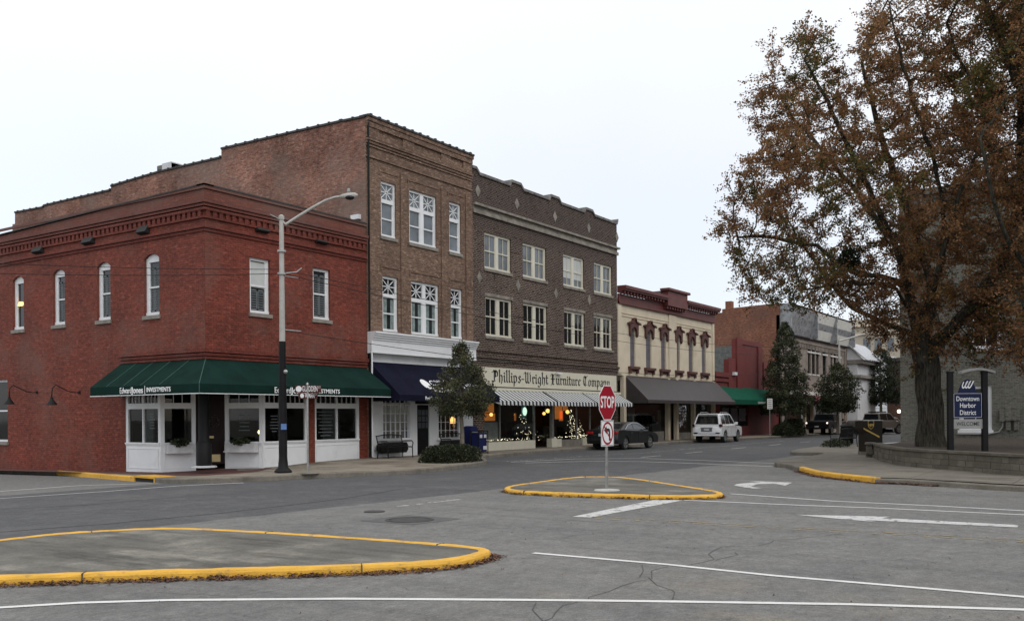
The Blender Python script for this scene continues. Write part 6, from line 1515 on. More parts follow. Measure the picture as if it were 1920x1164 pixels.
def blk(s0,s1,z0,z1,d0,d1):
    x0,y0,tx,ty=onwall(s0); x1,y1,_,_=onwall(s1); nx,ny=ty,-tx     # outward = right of travel? travel is towards -y, street side is -x
    nx,ny=(ty,-tx); 
    if nx*(-1)+ny*(-.2)<0: nx,ny=-nx,-ny
    P=[(x0+nx*d0,y0+ny*d0),(x1+nx*d0,y1+ny*d0),(x1+nx*d1,y1+ny*d1),(x0+nx*d1,y0+ny*d1)]
    mb.slab(P,z0,z1)
for r_ in range(3):
    s=-.1 if r_%2 else 0.0
    while s<L_[-1]:
        w_=rr.uniform(.26,.42); e_=rr.uniform(.0,.03); z0=.10+r_*.175; blk(max(0,s),min(L_[-1],s+w_-.008),z0,z0+.168,-.25,.0+e_-r_*.02); s+=w_
cw=mb.build('block_course',blockmat(),rw,fix=True)
mb=MB(**GW); s=0
while s<L_[-1]: w_=rr.uniform(.38,.46); blk(s,min(L_[-1],s+w_-.006),.628,.70,-.30,.02); s+=w_
mb.build('cap_stone',cw.data.materials[0],rw)
soil=plate([(wp[0][0]+.1,wp[0][1]-.3)]+[(x+.22,y+.02) for x,y in wp[2:]]+[(48.6,-8),(48.6,8.0)],.62,'planting_bed',plain('mulch_soil',(.06,.045,.032),.95,var=.6,scale=9,obj=False,bmp=1),None,'structure')
# stop sign with no left turn plate
x,y=G(1138,918,.09)
st_=thing('stop_sign','red octagonal stop sign over a no left turn plate on a galvanised post','stop sign',(x,y,.09))
kw=dict(O=(x,y,0),u=(1,0,0),n=(0,-1,0))
q=MB(**kw); q.box(-.028,.028,-.02,.02,.08,2.46); q.box(-.038,-.028,-.02,-.012,.08,2.46); q.box(.028,.038,-.02,-.012,.08,2.46); q.build('post',M['gal'],st_)
q=MB(**GW); q.lathe((x,y),[(.30,.08),(.28,.10),(.10,.115),(.001,.12)],18); q.build('footing',plain('pale_footing',(.4,.39,.36),.9,obj=False),st_)
zc_=2.07; r8=.4275
oct_=lambda r:[(r*math.cos(PI/8+k*PI/4),zc_+r*math.sin(PI/8+k*PI/4)) for k in range(8)]
q=MB(**kw); q.prism(oct_(r8),.022,.026); fo=q.build('octagon_plate',M['signwhite'],st_); q=MB(**kw); q.prism(oct_(r8-.022),.0262,.0285); q.build('red_face',M['signred'],fo)
txt('STOP',.365,(x,y-.0300,zc_-.0),(1,0,0),(0,0,1),M['signwhite'],fo,fit=.66,bold=.007,depth=.001)
q=MB(**kw); q.box(-.305,.305,.022,.026,1.085,1.668); pl=q.build('turn_plate',M['signwhite'],st_,bevel=.0)
q=MB(**kw); cz=1.3765
for a in ((-.29,.29,1.10,1.11),(-.29,.29,1.643,1.653),(-.29,-.28,1.111,1.642),(.28,.29,1.111,1.642)): q.box(a[0],a[1],.0262,.0275,a[2],a[3])
q.prism([(.13,cz-.17),(.13,cz+.02),(.115,cz+.08),(.07,cz+.11),(-.04,cz+.11),(-.04,cz+.165),(-.17,cz+.07),(-.04,cz-.02),(-.04,cz+.04),(.03,cz+.04),(.06,cz+.03),(.065,cz),(.065,cz-.17)],.0262,.0275); q.build('turn_arrow',M['txtb'],pl)
q=MB(**kw); q.disc_n((0,cz),.262,.0276,.029,36,.215); c_,s_=math.cos(-PI/4),math.sin(-PI/4); w_=.022
q.prism([(-.159-.014,cz+.159-.014),(.159-.014,cz-.159-.014),(.159+.014,cz-.159+.014),(-.159+.014,cz+.159+.014)],.0276,.0288); q.build('prohibition_ring',M['signred'],pl)
# street name sign post
x,y=G(577.5,887,.15); kw=dict(O=(x,y,0),u=(1,0,0),n=(0,-1,0))
ns=thing('street_name_sign','two brown street name blades reading GLADDEN and W MAIN on a thin steel post','street sign',(x,y,.15))
dpt=math.hypot(x,y)*math.cos(math.atan2(y,x)-THETA); zpx=lambda py: CH+(780.7-py+(578-960)*-TILT)*dpt/FPX
q=MB(**GW); q.lathe((x,y),[(.03,.1),(.03,zpx(722)),(.045,zpx(721)),(.03,zpx(718)),(.001,zpx(716.5))],10); q.build('post',M['gal'],ns); q=MB(**GW); q.lathe((x,y),[(.34,.15),(.33,.165),(.001,.17)],18); q.build('footing',M['kerb'],ns)
vdir=Vector((x,y,0)).normalized(); 
# blade facing: W MAIN along the main street, GLADDEN along the side street
def blade(ang,z0,z1,w0,w1,text,sz):
    u=Vector((math.cos(ang),math.sin(ang),0)); n=Vector((u.y,-u.x,0)); kwb=dict(O=(x,y,0),u=u,n=n); q=MB(**kwb); q.box(w0,w1,-.012,.012,z0,z1); b=q.build('name_blade',M['signbrown'],ns,bevel=.0)
    zc=(z0+z1)/2; h=(z1-z0); q=MB(**kwb); q.disc_n((w0+.11,zc),h*.40,.013,.016,20); q.disc_n((w0+.11,zc),h*.26,.0165,.018,16,h*.2); q.build('emblem',M['signwhite'],b)
    txt(text,sz,Vector((x,y,0))+u*((w0+.21+w1-.11)/2)+n*.0155+Vector((0,0,zc)),u,(0,0,1),M['signwhite'],b,fit=(w1-w0)-.32,bold=.002,depth=.002)
    txt('ST',sz*.4,Vector((x,y,0))+u*(w1-.055)+n*.0155+Vector((0,0,zc+h*.2)),u,(0,0,1),M['signwhite'],b,xs=.8,depth=.002)
pm=dpt/FPX
av=math.atan2(-vdir.x,vdir.y)  # direction perpendicular to view... used only to pick blade yaw
blade(R_(-38),zpx(736),zpx(722),-.36,.40,'GLADDEN',.225); blade(R_(-12),zpx(747),zpx(736.6),-.30,.34,'W MAIN',.19)
# near street lamp
x,y=G(531,886,.15); dl=x*Fv.x+y*Fv.y; zq=lambda py: CH+(780.7-py+(531-960)*-TILT)*dl/FPX
sl_=thing('street_lamp','tall street lamp, black below and grey above, arm reaching right over the near corner','street lamp',(x,y,.15))
zj=zq(672); zt_=zq(413)
q=MB(**GW); q.lathe((x,y),[(.26,.15),(.26,.19),(.15,.30),(.125,.6),(.12,2.2),(.105,zj)],16); q.build('lower_pole',M['blackp'],sl_,smooth=True)
zj2=zq(640); q=MB(**GW); q.lathe((x,y),[(.092,zj),(.088,zj2),(.066,zt_-.1),(.066,zt_),(.085,zt_+.02),(.085,zt_+.12),(.04,zt_+.16)],14); q.build('upper_pole',M['polepaint'],sl_,smooth=True)
q=MB(**GW); q.lathe((x,y),[(.104,zj-.02),(.102,zj2)],14); q.build('painted_sleeve',M['blackp'],sl_)
ad_=Vector((Rv.x,Rv.y,0))     # arm reaches over the street, to the right as seen
ad_=Vector((.62,-.78,0)).normalized()
def armp(px,py):              # point of the arm's vertical plane hit by the surveyed ray
    d=ray(px,py); O=Vector((x,y,0)); n=Vector((-ad_.y,ad_.x,0)); t=(O.dot(n))/(d.dot(n)); return Vector((d.x*t,d.y*t,CH+d.z*t))
arm=[armp(536,421),armp(565,402),armp(590,387),armp(610,376),armp(628,370),armp(642,368)]
q=MB(**GW); q.tube([Vector((x,y,zt_-.0))]+arm,[.045,.045,.042,.04,.036,.034,.032],10); q.build('arm',M['polepaint'],sl_,smooth='all')
h0,h1=armp(637,369),armp(671,365.5); d=(h1-h0); q=MB(**GW)
q.tube([h0,h0+d*.15,h0+d*.5,h0+d*.85,h1],[.04,.07,.095,.08,.02],12); o=q.build('lamp_head',M['polepaint'],sl_,smooth='all')
q=MB(**GW); c_=h0+d*.55-Vector((0,0,.06)); q.blob(c_,.11,10,(1.4,1.4,.6)); q.build('lens',M['glassd'],o,smooth='all')
q=MB(**GW); c_=h0+d*.5+Vector((0,0,.13)); q.lathe((c_.x,c_.y),[(.05,c_.z-.02),(.05,c_.z+.07),(.02,c_.z+.09)],10); q.build('photocell',M['gal'],o)
q=MB(**GW)
for z_ in (zq(471),zq(513)): q.lathe((x,y),[(.13,z_-.03),(.13,z_+.03)],12)
q.tube([(x,y,zq(513)),(x+.5,y-.1,zq(513)+.1),(x+.62,y-.2,zq(505)+.1)],.02,5); q.tube([(x,y,zq(618)),(x+.95,y+.2,zq(616))],.018,5); q.tube([(x,y,zt_),(x-.35,y+.1,zt_+.13)],.016,5); q.tube([(x,y,zq(517)),(x+.75,y+.1,zq(515))],.018,5)
q.split('wire_bracket',M['gal'],sl_)
q=MB(**dict(O=(x,y,0),u=Vector((.75,-.66,0)).normalized(),n=Vector((-.66,-.75,0)).normalized())); q.box(-.06,.10,.14,.17,zq(805),zq(794)); q.build('sticker',plain('blue_sticker',(.10,.2,.45),.5),sl_)
q=MB(**GW); q.blob((x,y-.13,zq(697)),.07,8); q.build('cable_clamp',M['gal'],sl_)
lamp1=(x,y,zq)
# far street lamp
fl_=thing('street_lamp','distant street lamp whose pale arm shows above the dark street trees','street lamp',(82.4,21.2,.15)); A=Vector((82.4,21.2))
q=MB(**GW); q.lathe((A.x,A.y),[(.16,.15),(.13,3),(.08,8.0)],10); q.build('pole',M['polepaint'],fl_)
q=MB(**GW); e1=DEP(1662,621,82.0); q.tube([(A.x,A.y,8.0),(A.x+(e1.x-A.x)*.5,A.y+(e1.y-A.y)*.5,8.65),tuple(e1)],[.07,.06,.06],8); q.build('arm',M['polepaint'],fl_); q=MB(**GW); q.blob(e1,.25,8,(1.4,1.4,.5)); q.build('lamp_head',M['polepaint'],fl_)
# overhead wires
def wire(a,b_,sag,label,r=.009,g='overhead wires strung along the street'):
    a=Vector(a); b_=Vector(b_); P=[a.lerp(b_,i/24)-Vector((0,0,sag*4*(i/24)*(1-i/24))) for i in range(25)]
    q=MB(**GW); q.tube(P,r,4); tag(q.build('overhead_wire',M['blk']),label,'wire',g)
x,y,zq=lamp1
for k,(py,zf,sg2,lb) in enumerate(((505,8.0,1.0,'topmost'),(513,7.4,1.1,'middle'),(619,6.4,1.2,'lowest'))):
    wire((x,y,zq(py)),(82.4,21.2,zf-.3),sg2,f'{lb} thin black wire running right from the near lamp pole along the storefronts',.010)
wire((x,y,zq(505)),(-6,44,8.6),.9,'upper black wire leaving the near lamp pole towards the left edge')
wire((x,y,zq(513)),(-6,44,8.1),1.0,'lower black wire leaving the near lamp pole towards the left edge')
# benches
def bench(label,x,y,ang,slat=True,L2=.75,group=None):
    t=thing('bench',label,'bench',(0,0,0),group); 
    q=MB(**GW); 
    for k in range(5): q.box(-L2,L2,-.24+k*.095,-.165+k*.095,.43,.45)
    q.build('seat',M['blk'],t)
    q=MB(**GW); n=22
    for i in range(n): a=-L2+.06+(2*L2-.12)*i/(n-1); q.tube([(a,.26,.50),(a,.36,.86+.05*math.cos(a*1.6))],.011,4)
    q.tube([(-L2,.25,.49),(L2,.25,.49)],.02,6); q.tube([(-L2+2*L2*i/12,.365,.86+.07*math.cos((-L2+2*L2*i/12)*1.9)) for i in range(13)],.024,6); q.build('backrest',M['blk'],t)
    for sx in (-1,1):
        a=sx*L2; q=MB(**GW); q.tube([(a,-.26,0),(a,-.24,.43),(a,-.28,.60),(a,-.20,.68),(a,.28,.66)],.022,6); q.tube([(a,.30,0),(a,.24,.44),(a,.37,.90)],.022,6); q.tube([(a,-.25,.42),(a,.25,.42)],.02,6); q.build('bench_end',M['blk'],t)
    t.location=(x,y,.155); t.rotation_euler=(0,0,ang); return t
x,y=FY(742,855,YF-.95)[0],YF-.95
bench('black metal slat bench against the white wall left of the shrub bed',x,y,0,group='black metal street benches')
x,y=FY(857,850,YF-1.0)[0],YF-1.0
bench('black metal bench behind the near street tree, mostly hidden by its hedge',x,y,0,group='black metal street benches')
x,y=G(1582,838,.15); bench('black metal bench on the right hand corner beside the litter bin',x,y,R_(160),L2=.7,group='black metal street benches')
# dark planter boxes behind benches
for px,lb in ((738,'dark long planter trough behind the left bench'),(852,'dark long planter trough behind the hidden bench')):
    a=FY(px,840,YF-.3)[0]; q=MB(**front(YF-.12)); q.prism([(a-.85,.45),(a-.75,.32),(a+.75,.32),(a+.85,.45),(a+.85,.62),(a+.75,.74),(a-.75,.74),(a-.85,.62)],0,.25); tag(q.build('planter_trough',M['blk']),lb,'planter','planter troughs under the barred windows')
# posting boxes
x,y=FY(894,848,24.15)[0],24.15
t=thing('mailbox','rounded blue mailbox behind the litter frame, beside the brick pier','mailbox',(x,y,.15)); q=MB(**dict(O=(x-.0,y+.35,0),u=(1,0,0),n=(0,-1,0)))
pr=[(-.28,.35),(.28,.35),(.28,1.12)]+[(.28*math.cos(a),1.12+.25*math.sin(a)) for a in [PI*i/10 for i in range(1,10)]]+[(-.28,1.12)]
q.prism(pr,-.24,.24); q.build('body',M['blue'],t,bevel=.02); q=MB(**dict(O=(x,y+.35,0),u=(1,0,0),n=(0,-1,0)))
for a in (-.22,.22):
    for b_ in (-.18,.18): q.box(a-.04,a+.04,b_-.04,b_+.04,.15,.35)
q.split('leg',M['blue'],t); q=MB(**dict(O=(x,y+.35,0),u=(1,0,0),n=(0,-1,0))); q.box(-.2,.2,.24,.27,1.08,1.14); q.build('slot_flap',M['gal'],t)
x2=x-.12; y2=y-.22
t=thing('collection_box','square blue collection box in a black tube frame in front of the mailbox','collection box',(x2,y2,.15)); kwc=dict(O=(x2,y2,0),u=(1,0,0),n=(0,-1,0))
q=MB(**kwc); q.box(-.30,.30,-.2,.2,.25,1.08); q.build('body',M['blue'],t,bevel=.015)
q=MB(**kwc); 
for a in (-.15,.16): q.box(a-.09,a+.09,.201,.21,.86,1.0)
q.split('label_plate',M['plate'],t); q=MB(**kwc); q.box(.02,.27,.201,.208,.34,.5); q.build('white_print',M['plate'],t)
q=MB(**kwc); 
for a in (-.33,.33): q.tube([(a,.23,.15),(a,.23,1.12),(a*.95,.23,1.16)],.022,6); q.tube([(a,-.23,.15),(a,-.23,1.16)],.022,6); q.tube([(a,-.23,1.15),(a,.23,1.15)],.022,6)
q.tube([(-.32,.23,1.16),(.32,.23,1.16)],.022,6); q.tube([(-.33,.23,.22),(.33,.23,.22)],.022,6); q.build('tube_frame',M['blk'],t)
# small regulatory sign post by the green awning shop
x,y=FY(1443.5,820,22.9+.4)[0],23.3; t=thing('parking_sign','small white parking sign on a thin pole outside the green awning shop','sign',(x,y,.15)); q=MB(**GW); q.lathe((x,y),[(.04,.12),(.04,3.0)],8); q.build('post',M['gal'],t)
q=MB(**dict(O=(x,y,0),u=Vector((.55,-.83,0)).normalized(),n=Vector((-.83,-.55,0)).normalized())); q.box(-.2,.2,.05,.06,2.2,3.0); b=q.build('sign_plate',M['signwhite'],t)
q=MB(**dict(O=(x,y,0),u=Vector((.55,-.83,0)).normalized(),n=Vector((-.83,-.55,0)).normalized()))
for k in range(5): q.box(-.14,.14,.061,.063,2.28+.14*k,2.33+.14*k)
q.split('print_line',M['stone'],b)
# litter bin and parcel drop box
x,y=FY(1588,836,13.0)[0],13.0
x,y=G(1588,833,.15); t=thing('litter_bin','black metal litter bin behind the right hand bench','litter bin',(x,y,.15)); q=MB(**GW); q.lathe((x,y),[(.30,.2),(.33,.25),(.33,1.02),(.30,1.1)],18); q.build('body',M['blk'],t,smooth=True)
q=MB(**GW); q.lathe((x,y),[(.24,.13),(.24,.2)],16); q.build('foot',M['blk'],t); q=MB(**GW); q.lathe((x,y),[(.34,1.1),(.36,1.14),(.22,1.26),(.20,1.27)],18); q.build('lid',M['blk'],t)
x,y=G(1630,852,.15); dpp=x*Fv.x+y*Fv.y; m_=dpp/FPX; u=Vector((Rv.x,Rv.y,0)); u=Matrix.Rotation(R_(10),3,'Z')@u; n=Vector((u.y,-u.x,0)); 
if n.dot(Vector((-1,0,0)))<0: n=-n
t=thing('parcel_drop_box','dark brown parcel drop box with a gold diagonal stripe left of the block wall','drop box',(x,y,.15)); kwu=dict(O=(x,y,0),u=u,n=n)
zz=lambda py: CH+(780.7-py+(1630-960)*-TILT)*dpp/FPX
w_=.42
q=MB(**kwu); q.prism([(-.30,.28),(w_-.02,.28),(w_-.02,zz(788)),(-w_-.02,zz(789)),(-w_-.02,zz(803)),(-w_+.02,zz(806)),(-.30,zz(812))],-.30,.30); body=q.build('body',M['upsb'],t,bevel=.012)
q=MB(**kwu); q.box(-.32,w_,-.31,.31,.12,.28); q.build('plinth',M['kerb'],t)
q=MB(**kwu); q.box(-w_-.03,w_,-.31,.31,zz(788.5),zz(787)); q.build('top_plate',M['gal'],t)
q=MB(**kwu); q.prism([(-w_+.0,zz(804.0)),(-w_+.0,zz(801.2)),(.26,zz(817.2)),(.26,zz(820.2))],.301,.306); q.build('gold_stripe',M['gold'],body)
def shieldp(k,cx,cz): return [(cx+a*k,cz+b_*k) for a,b_ in ((-.5,.5),(-.25,.62),(0,.66),(.25,.62),(.5,.5),(.5,-.1),(.42,-.36),(.2,-.6),(0,-.72),(-.2,-.6),(-.42,-.36),(-.5,-.1))]
cz=zz(795.5); q=MB(**kwu); q.prism(shieldp(.26,-.10,cz),.301,.304); e_=q.build('emblem',M['gold'],body); q=MB(**kwu); q.prism(shieldp(.225,-.10,cz),.3042,.306); q.build('emblem_field',M['upsb'],e_)
txt('ups',.17,Vector((x,y,0))+u*(-.10)+n*.308+Vector((0,0,cz-.0)),u,(0,0,1),M['gold'],e_,bold=.006,depth=.001)
# district sign in the planting bed
tS=28.6
pL=DEP(1782,830,tS); pR=DEP(1846.5,835,tS-.0); zS=lambda py,px=1815: CH+(780.7-py+(px-960)*-TILT)*tS/FPX
u=(Vector((pR.x,pR.y,0))-Vector((pL.x,pL.y,0))); W_=u.length; u/=W_; n=Vector((u.y,-u.x,0))
if n.x>0: n=-n
t=thing('district_sign','navy district welcome sign hung between two black posts in the planting bed','sign',(pL.x,pL.y,.62)); kws=dict(O=(pL.x,pL.y,0),u=u,n=n)
for a in (0,W_): q=MB(**kws); q.box(a-.075,a+.075,-.07,.07,.5,zS(699)); q.box(a-.085,a+.085,-.08,.08,zS(699),zS(699)+.05); q.build('post',M['blackp'],t)
q=MB(**kws); ar=[(.30+(W_-.02)*i/12,zS(696)+.10*math.sin(PI*i/12)) for i in range(13)]; q.prism(ar+[(a,z-.07) for a,z in ar[::-1]],-.12,.12); q.build('curved_crossbar',M['plank'],t)
q=MB(**kws); z0,z1=zS(783.5),zS(736); q.box(.085,W_-.085,-.025,.025,z0,z1); q.prism([(.25,z1)]+[(.25+(W_-.5)*i/10,z1+.02+(zS(712)-z1)*math.sin(PI*i/10)**.7) for i in range(11)]+[(W_-.25,z1)],-.025,.025); bd=q.build('sign_panel',M['signnavy'],t)
q=MB(**kws); 
for a in ((.10,W_-.10,z0+.02,z0+.028),(.10,W_-.10,z1-.028,z1-.02),(.10,.108,z0+.029,z1-.029),(W_-.108,W_-.10,z0+.029,z1-.029)): q.box(a[0],a[1],.0255,.028,a[2],a[3])
q.build('border_line',M['signwhite'],bd)
Os=Vector((pL.x,pL.y,0))+u*(W_/2)+n*.028
for s_,py,fw_ in (('Downtown',747.5,.66),('Harbor',760,.46),('District',773.5,.47)): txt(s_,.205,Os+Vector((0,0,zS(py))),u,(0,0,1),M['signwhite'],bd,fit=W_*fw_,bold=.001,depth=.001)
q=MB(**kws); cz=zS(721.5)
for k in range(3):
    a=W_/2-.10+k*.09; P=[(a-.03,cz+.10),(a-.075,cz-.01),(a-.07,cz-.09),(a-.03,cz-.11),(a+.02,cz-.07),(a+.07,cz+.02),(a+.12,cz+.12),(a+.085,cz+.125),(a+.04,cz+.03),(a-.005,cz-.05),(a-.035,cz-.07),(a-.045,cz-.01),(a-.005,cz+.09)]; q.prism(P,.026,.029)
q.split('wave_logo',M['signwhite'],bd)
q=MB(**kws); q.box(.07,W_-.05,-.02,.03,zS(803.5),zS(785.5)); pk_=q.build('welcome_board',M['plank'],t)
txt('WELCOME',.165,Os+n*.005+Vector((0,0,zS(794.5))),u,(0,0,1),M['txtb'],pk_,fit=W_*.67,bold=.001,depth=.001)
# blue bins far away
q=MB(**GW); 
for i,(px,lb) in enumerate(((1663,'left dark blue bin at the far kerb behind the grey pickup'),(1671,'right dark blue bin at the far kerb by the building corner'))):
    c=DEP(px,806,92); t=thing('blue_bin',lb,'bin',(c.x,c.y,0),'blue bins at the far kerb'); q=MB(**GW); q.box(c.x-.3,c.x+.3,c.y-.3,c.y+.3,.0,1.25); q.build('body',M['blue'],t,bevel=.04); q=MB(**GW); q.box(c.x-.33,c.x+.33,c.y-.33,c.y+.33,1.25,1.34); q.build('lid',M['blk'],t,bevel=.03)
# ================================================================== VEHICLES (built facing +x, right side on -y)
def car(name,label,kind,paint,x,y,ang,Lc,Wc,Hc,side_,roofp,belt,wb,wr,glassp,rimk=.66,group=None,rack=False):
    """side_: lower body outline (x,z) clockwise from rear bottom, without arches; roofp: greenhouse outline"""
    t=thing(name,label,kind,(0,0,0),group)
    xr,xf=wb; ra=wr*1.17
    def arch(cx): return [(cx+ra*math.cos(a),wr+ra*math.sin(a)) for a in [PI-PI*i/10*1.0 for i in range(0,11)]]
    z0=side_[0][1]
    low=[p for p in side_]      # upper outline from rear bottom up, over, to front bottom
    bot=[(xf+ra,z0)]+[(px,max(pz,z0)) for px,pz in arch(xf)[::-1]]+[(xf-ra,z0),(xr+ra,z0)]+[(px,max(pz,z0)) for px,pz in arch(xr)[::-1]]+[(xr-ra,z0)]
    poly=low+bot; hw=Wc/2
    def layer(ins,zi):   # inset outline toward the middle for the outer skin
        cx,cz=Lc/2,Hc*.35
        return [(px+(cx-px)*ins*(1 if pz>wr*2 or abs(px-cx)>Lc*.44 else .0),pz-(zi if pz>belt-.05 else 0)) for px,pz in poly]
    mb=MB(**GW); n=len(poly); ys=[-hw,-hw+.10,-hw+.28,hw-.28,hw-.10,hw]; ins=[.035,.012,0,0,.012,.035]; zi=[.05,.015,0,0,.015,.05]
    P=[]; 
    for yy,i_,z_ in zip(ys,ins,zi): P+=[(px,yy,pz) for px,pz in layer(i_,z_)]
    F=[]
    for l in range(5):
        for i in range(n): j=(i+1)%n; F.append((l*n+i,l*n+j,(l+1)*n+j,(l+1)*n+i))
    mb.add(P,F)
    for l,yy in ((0,-hw),(5,hw)):
        ly=layer(.035,.05); tri=tessellate_polygon([[Vector((a,b_,0)) for a,b_ in ly]]); mb.add([(a,yy,b_) for a,b_ in ly],tri)
    body=mb.build('body',paint,t,smooth=True,bevel=0)
    # greenhouse: painted roof shell and pillars with glass between
    def gh(ins,dz=0): return [(px,pz) for px,pz in roofp]
    yb,yt=hw-.07,hw-.25
    zt=max(p[1] for p in roofp); yy=lambda z: yb+(yt-yb)*(z-belt)/(zt-belt)
    mb=MB(**GW); m=len(roofp); A=[(px,-yy(pz),pz) for px,pz in roofp]; B_=[(px,yy(pz),pz) for px,pz in roofp]
    mb.add(A+B_,[(i,i+1,m+i+1,m+i) for i in range(m-1)]); tri=tessellate_polygon([[Vector((a,b_,0)) for a,b_ in roofp]]); mb.add(A,tri); mb.add(B_,tri)
    roof=mb.build('roof',paint,t,bevel=.03)
    mb=MB(**GW)
    for gp in glassp['side']:
        for s_ in (-1,1): tri=tessellate_polygon([[Vector((a,b_,0)) for a,b_ in gp]]); mb.add([(a,s_*(yy(b_)+.012),b_) for a,b_ in gp],tri)
    mb.split('side_window',M['carglass'],t)
    for nm in ('rear','front'):
        (xa_,za_),(xb_,zb_)=glassp[nm]; ox=-.012 if nm=='rear' else .012
        mb=MB(**GW); mb.add([(xa_+ox,-yy(za_)+.10,za_),(xa_+ox,yy(za_)-.10,za_),(xb_+ox,yy(zb_)-.10,zb_+.01),(xb_+ox,-yy(zb_)+.10,zb_+.01)],[(0,1,2,3)]); mb.build('rear_window' if nm=='rear' else 'windscreen',M['carglass'],t)
    for cx in (xr,xf):
        for s_ in (-1,1):
            kww=dict(O=(cx,s_*(hw-.02),0),u=(1,0,0),n=(0,s_,0)); q=MB(**kww); k=24
            prof=[(wr*.6,.0),(wr*.93,.0),(wr,-.03),(wr,-.19),(wr*.93,-.22),(wr*.5,-.22)]
            P=[(r_*math.cos(2*PI*j/k),b_,wr+r_*math.sin(2*PI*j/k)) for r_,b_ in prof for j in range(k)]
            q.add(P,[(i*k+j,i*k+(j+1)%k,(i+1)*k+(j+1)%k,(i+1)*k+j) for i in range(len(prof)-1) for j in range(k)]); wo_=q.build('wheel',M['tire'],t,smooth=True)
            q=MB(**kww); q.disc_n((0,wr),wr*.62,-.10,-.09,20); q.build('wheel_back',M['blk'],wo_)
            q=MB(**kww); R0=wr*rimk; q.disc_n((0,wr),R0,-.06,.005,28,R0*.88); q.disc_n((0,wr),R0*.22,-.05,.0,12)
            for j in range(5):
                for o_ in (-.13,.13):
                    a=2*PI*j/5+.3+o_; c_,s2_=math.cos(a),math.sin(a); w2=.022; q.prism([(c_*R0*.18-s2_*w2,wr+s2_*R0*.18+c_*w2),(c_*R0*.9-s2_*w2,wr+s2_*R0*.9+c_*w2),(c_*R0*.9+s2_*w2,wr+s2_*R0*.9-c_*w2),(c_*R0*.18+s2_*w2,wr+s2_*R0*.18-c_*w2)],-.03,-.002)
            q.build('rim',M['rim'],wo_)
    q=MB(**GW); q.box(.25,Lc-.3,-hw+.25,hw-.25,z0+.02,z0+.2); q.box(xr-ra,xr+ra,-hw+.06,hw-.06,z0+.1,wr*2+.02) ; q.box(xf-ra,xf+ra,-hw+.06,hw-.06,z0+.1,wr*2+.02); q.build('underbody',M['dark'],t)
    for s_ in (-1,1):
        q=MB(**GW); mxp=glassp['mirror']; q.box(mxp,mxp+.10,s_*(hw+.02),s_*(hw+.2),belt+.0,belt+.17); q.box(mxp+.03,mxp+.07,s_*(hw-.08),s_*(hw+.02),belt+.02,belt+.07); q.build('mirror',paint,t,bevel=.02)
    t.location=(x,y,.0); t.rotation_euler=(0,0,ang); return t
def addp(t,nm,mat,fn,bevel=0):
    loc=t.location.copy(); q=MB(**GW); fn(q); o=q.build(nm,mat,None,bevel=bevel); o.parent=t; return o
# dark sedan
L1,W1_,H1=4.88,1.84,1.44
sedside=[(.05,.32),(0,.50),(.03,.70),(.06,.98),(.12,1.06),(.62,1.10),(1.0,1.06),(3.35,.98),(4.15,.90),(4.66,.78),(4.84,.62),(4.88,.45),(4.82,.30)]
sedroof=[(.55,1.05),(1.25,1.33),(1.75,1.43),(2.35,1.445),(2.85,1.38),(3.75,.95),(3.6,.94),(.6,1.0)]
sed=car('sedan','charcoal grey sedan parked at the kerb, seen past the stop sign','car',M['cark'],43.1,23.12,R_(-1.0),L1,W1_,H1,sedside,sedroof,1.0,(.98,3.82),.335,
 dict(side=[[(1.05,1.08),(1.42,1.30),(1.95,1.38),(1.98,1.06)],[(2.03,1.06),(2.0,1.38),(2.45,1.385),(2.85,1.32),(3.42,1.03)]],rear=((.62,1.08),(1.30,1.35)),front=((3.68,.98),(2.9,1.375)),mirror=3.15))
addp(sed,'tail_light',M['tail'],lambda q:(q.box(-.004,.08,.50,.88,.83,.97),q.box(.05,.38,.875,.915,.86,.96)),.01); addp(sed,'tail_light',M['tail'],lambda q:(q.box(-.004,.08,-.88,-.50,.83,.97),q.box(.05,.38,-.915,-.875,.86,.96)),.01)
addp(sed,'number_plate',M['plate'],lambda q:q.box(.0,.03,-.17,.17,.72,.86)); addp(sed,'bumper_trim',M['blackp'],lambda q:q.box(-.012,.05,-.7,.7,.36,.5),.01)
addp(sed,'chrome_trim',M['chrome'],lambda q:[q.tube([(1.0,s_*(.865),1.06),(1.42,s_*.80,1.30),(2.0,s_*.76,1.395),(2.6,s_*.765,1.385),(3.5,s_*.855,1.03)],.012,5) for s_ in (-1,1)])
addp(sed,'door_handle',M['chrome'],lambda q:[q.box(a,a+.18,s_*.922-.012,s_*.922+.012,.86,.89) for a in (1.55,2.6) for s_ in (-1,1)])
addp(sed,'headlight',M['chrome'],lambda q:[q.box(4.5,4.80,s_*.72-.12,s_*.72+.12,.62,.74) for s_ in (-1,1)],.03)
addp(sed,'door_seam',M['dark'],lambda q:[q.box(a,a+.012,s_*.924-.004,s_*.924+.004,.4,.98) for a in (1.45,2.40,3.42) for s_ in (-1,1)])
# white SUV
suvside=[(.06,.42),(0,.55),(.0,.80),(.05,1.02),(.10,1.14),(.5,1.17),(3.25,1.13),(4.0,1.10),(4.55,1.0),(4.72,.85),(4.76,.55),(4.68,.40)]
suvroof=[(.06,1.12),(.34,1.78),(.6,1.86),(2.2,1.88),(2.75,1.82),(3.45,1.12),(3.3,1.1),(.2,1.1)]
suv=car('suv','white sport utility vehicle parked at the kerb before the brown awning','car',M['carw'],56.95,22.95,R_(4.0),4.78,1.90,1.88,suvside,suvroof,1.14,(.98,3.78),.385,
 dict(side=[[(.42,1.20),(.55,1.74),(1.15,1.78),(1.2,1.2)],[(1.28,1.2),(1.25,1.78),(2.05,1.79),(2.05,1.2)],[(2.13,1.2),(2.13,1.79),(2.6,1.75),(3.18,1.2)]],rear=((.075,1.2),(.30,1.72)),front=((3.40,1.18),(2.80,1.77)),mirror=2.95))
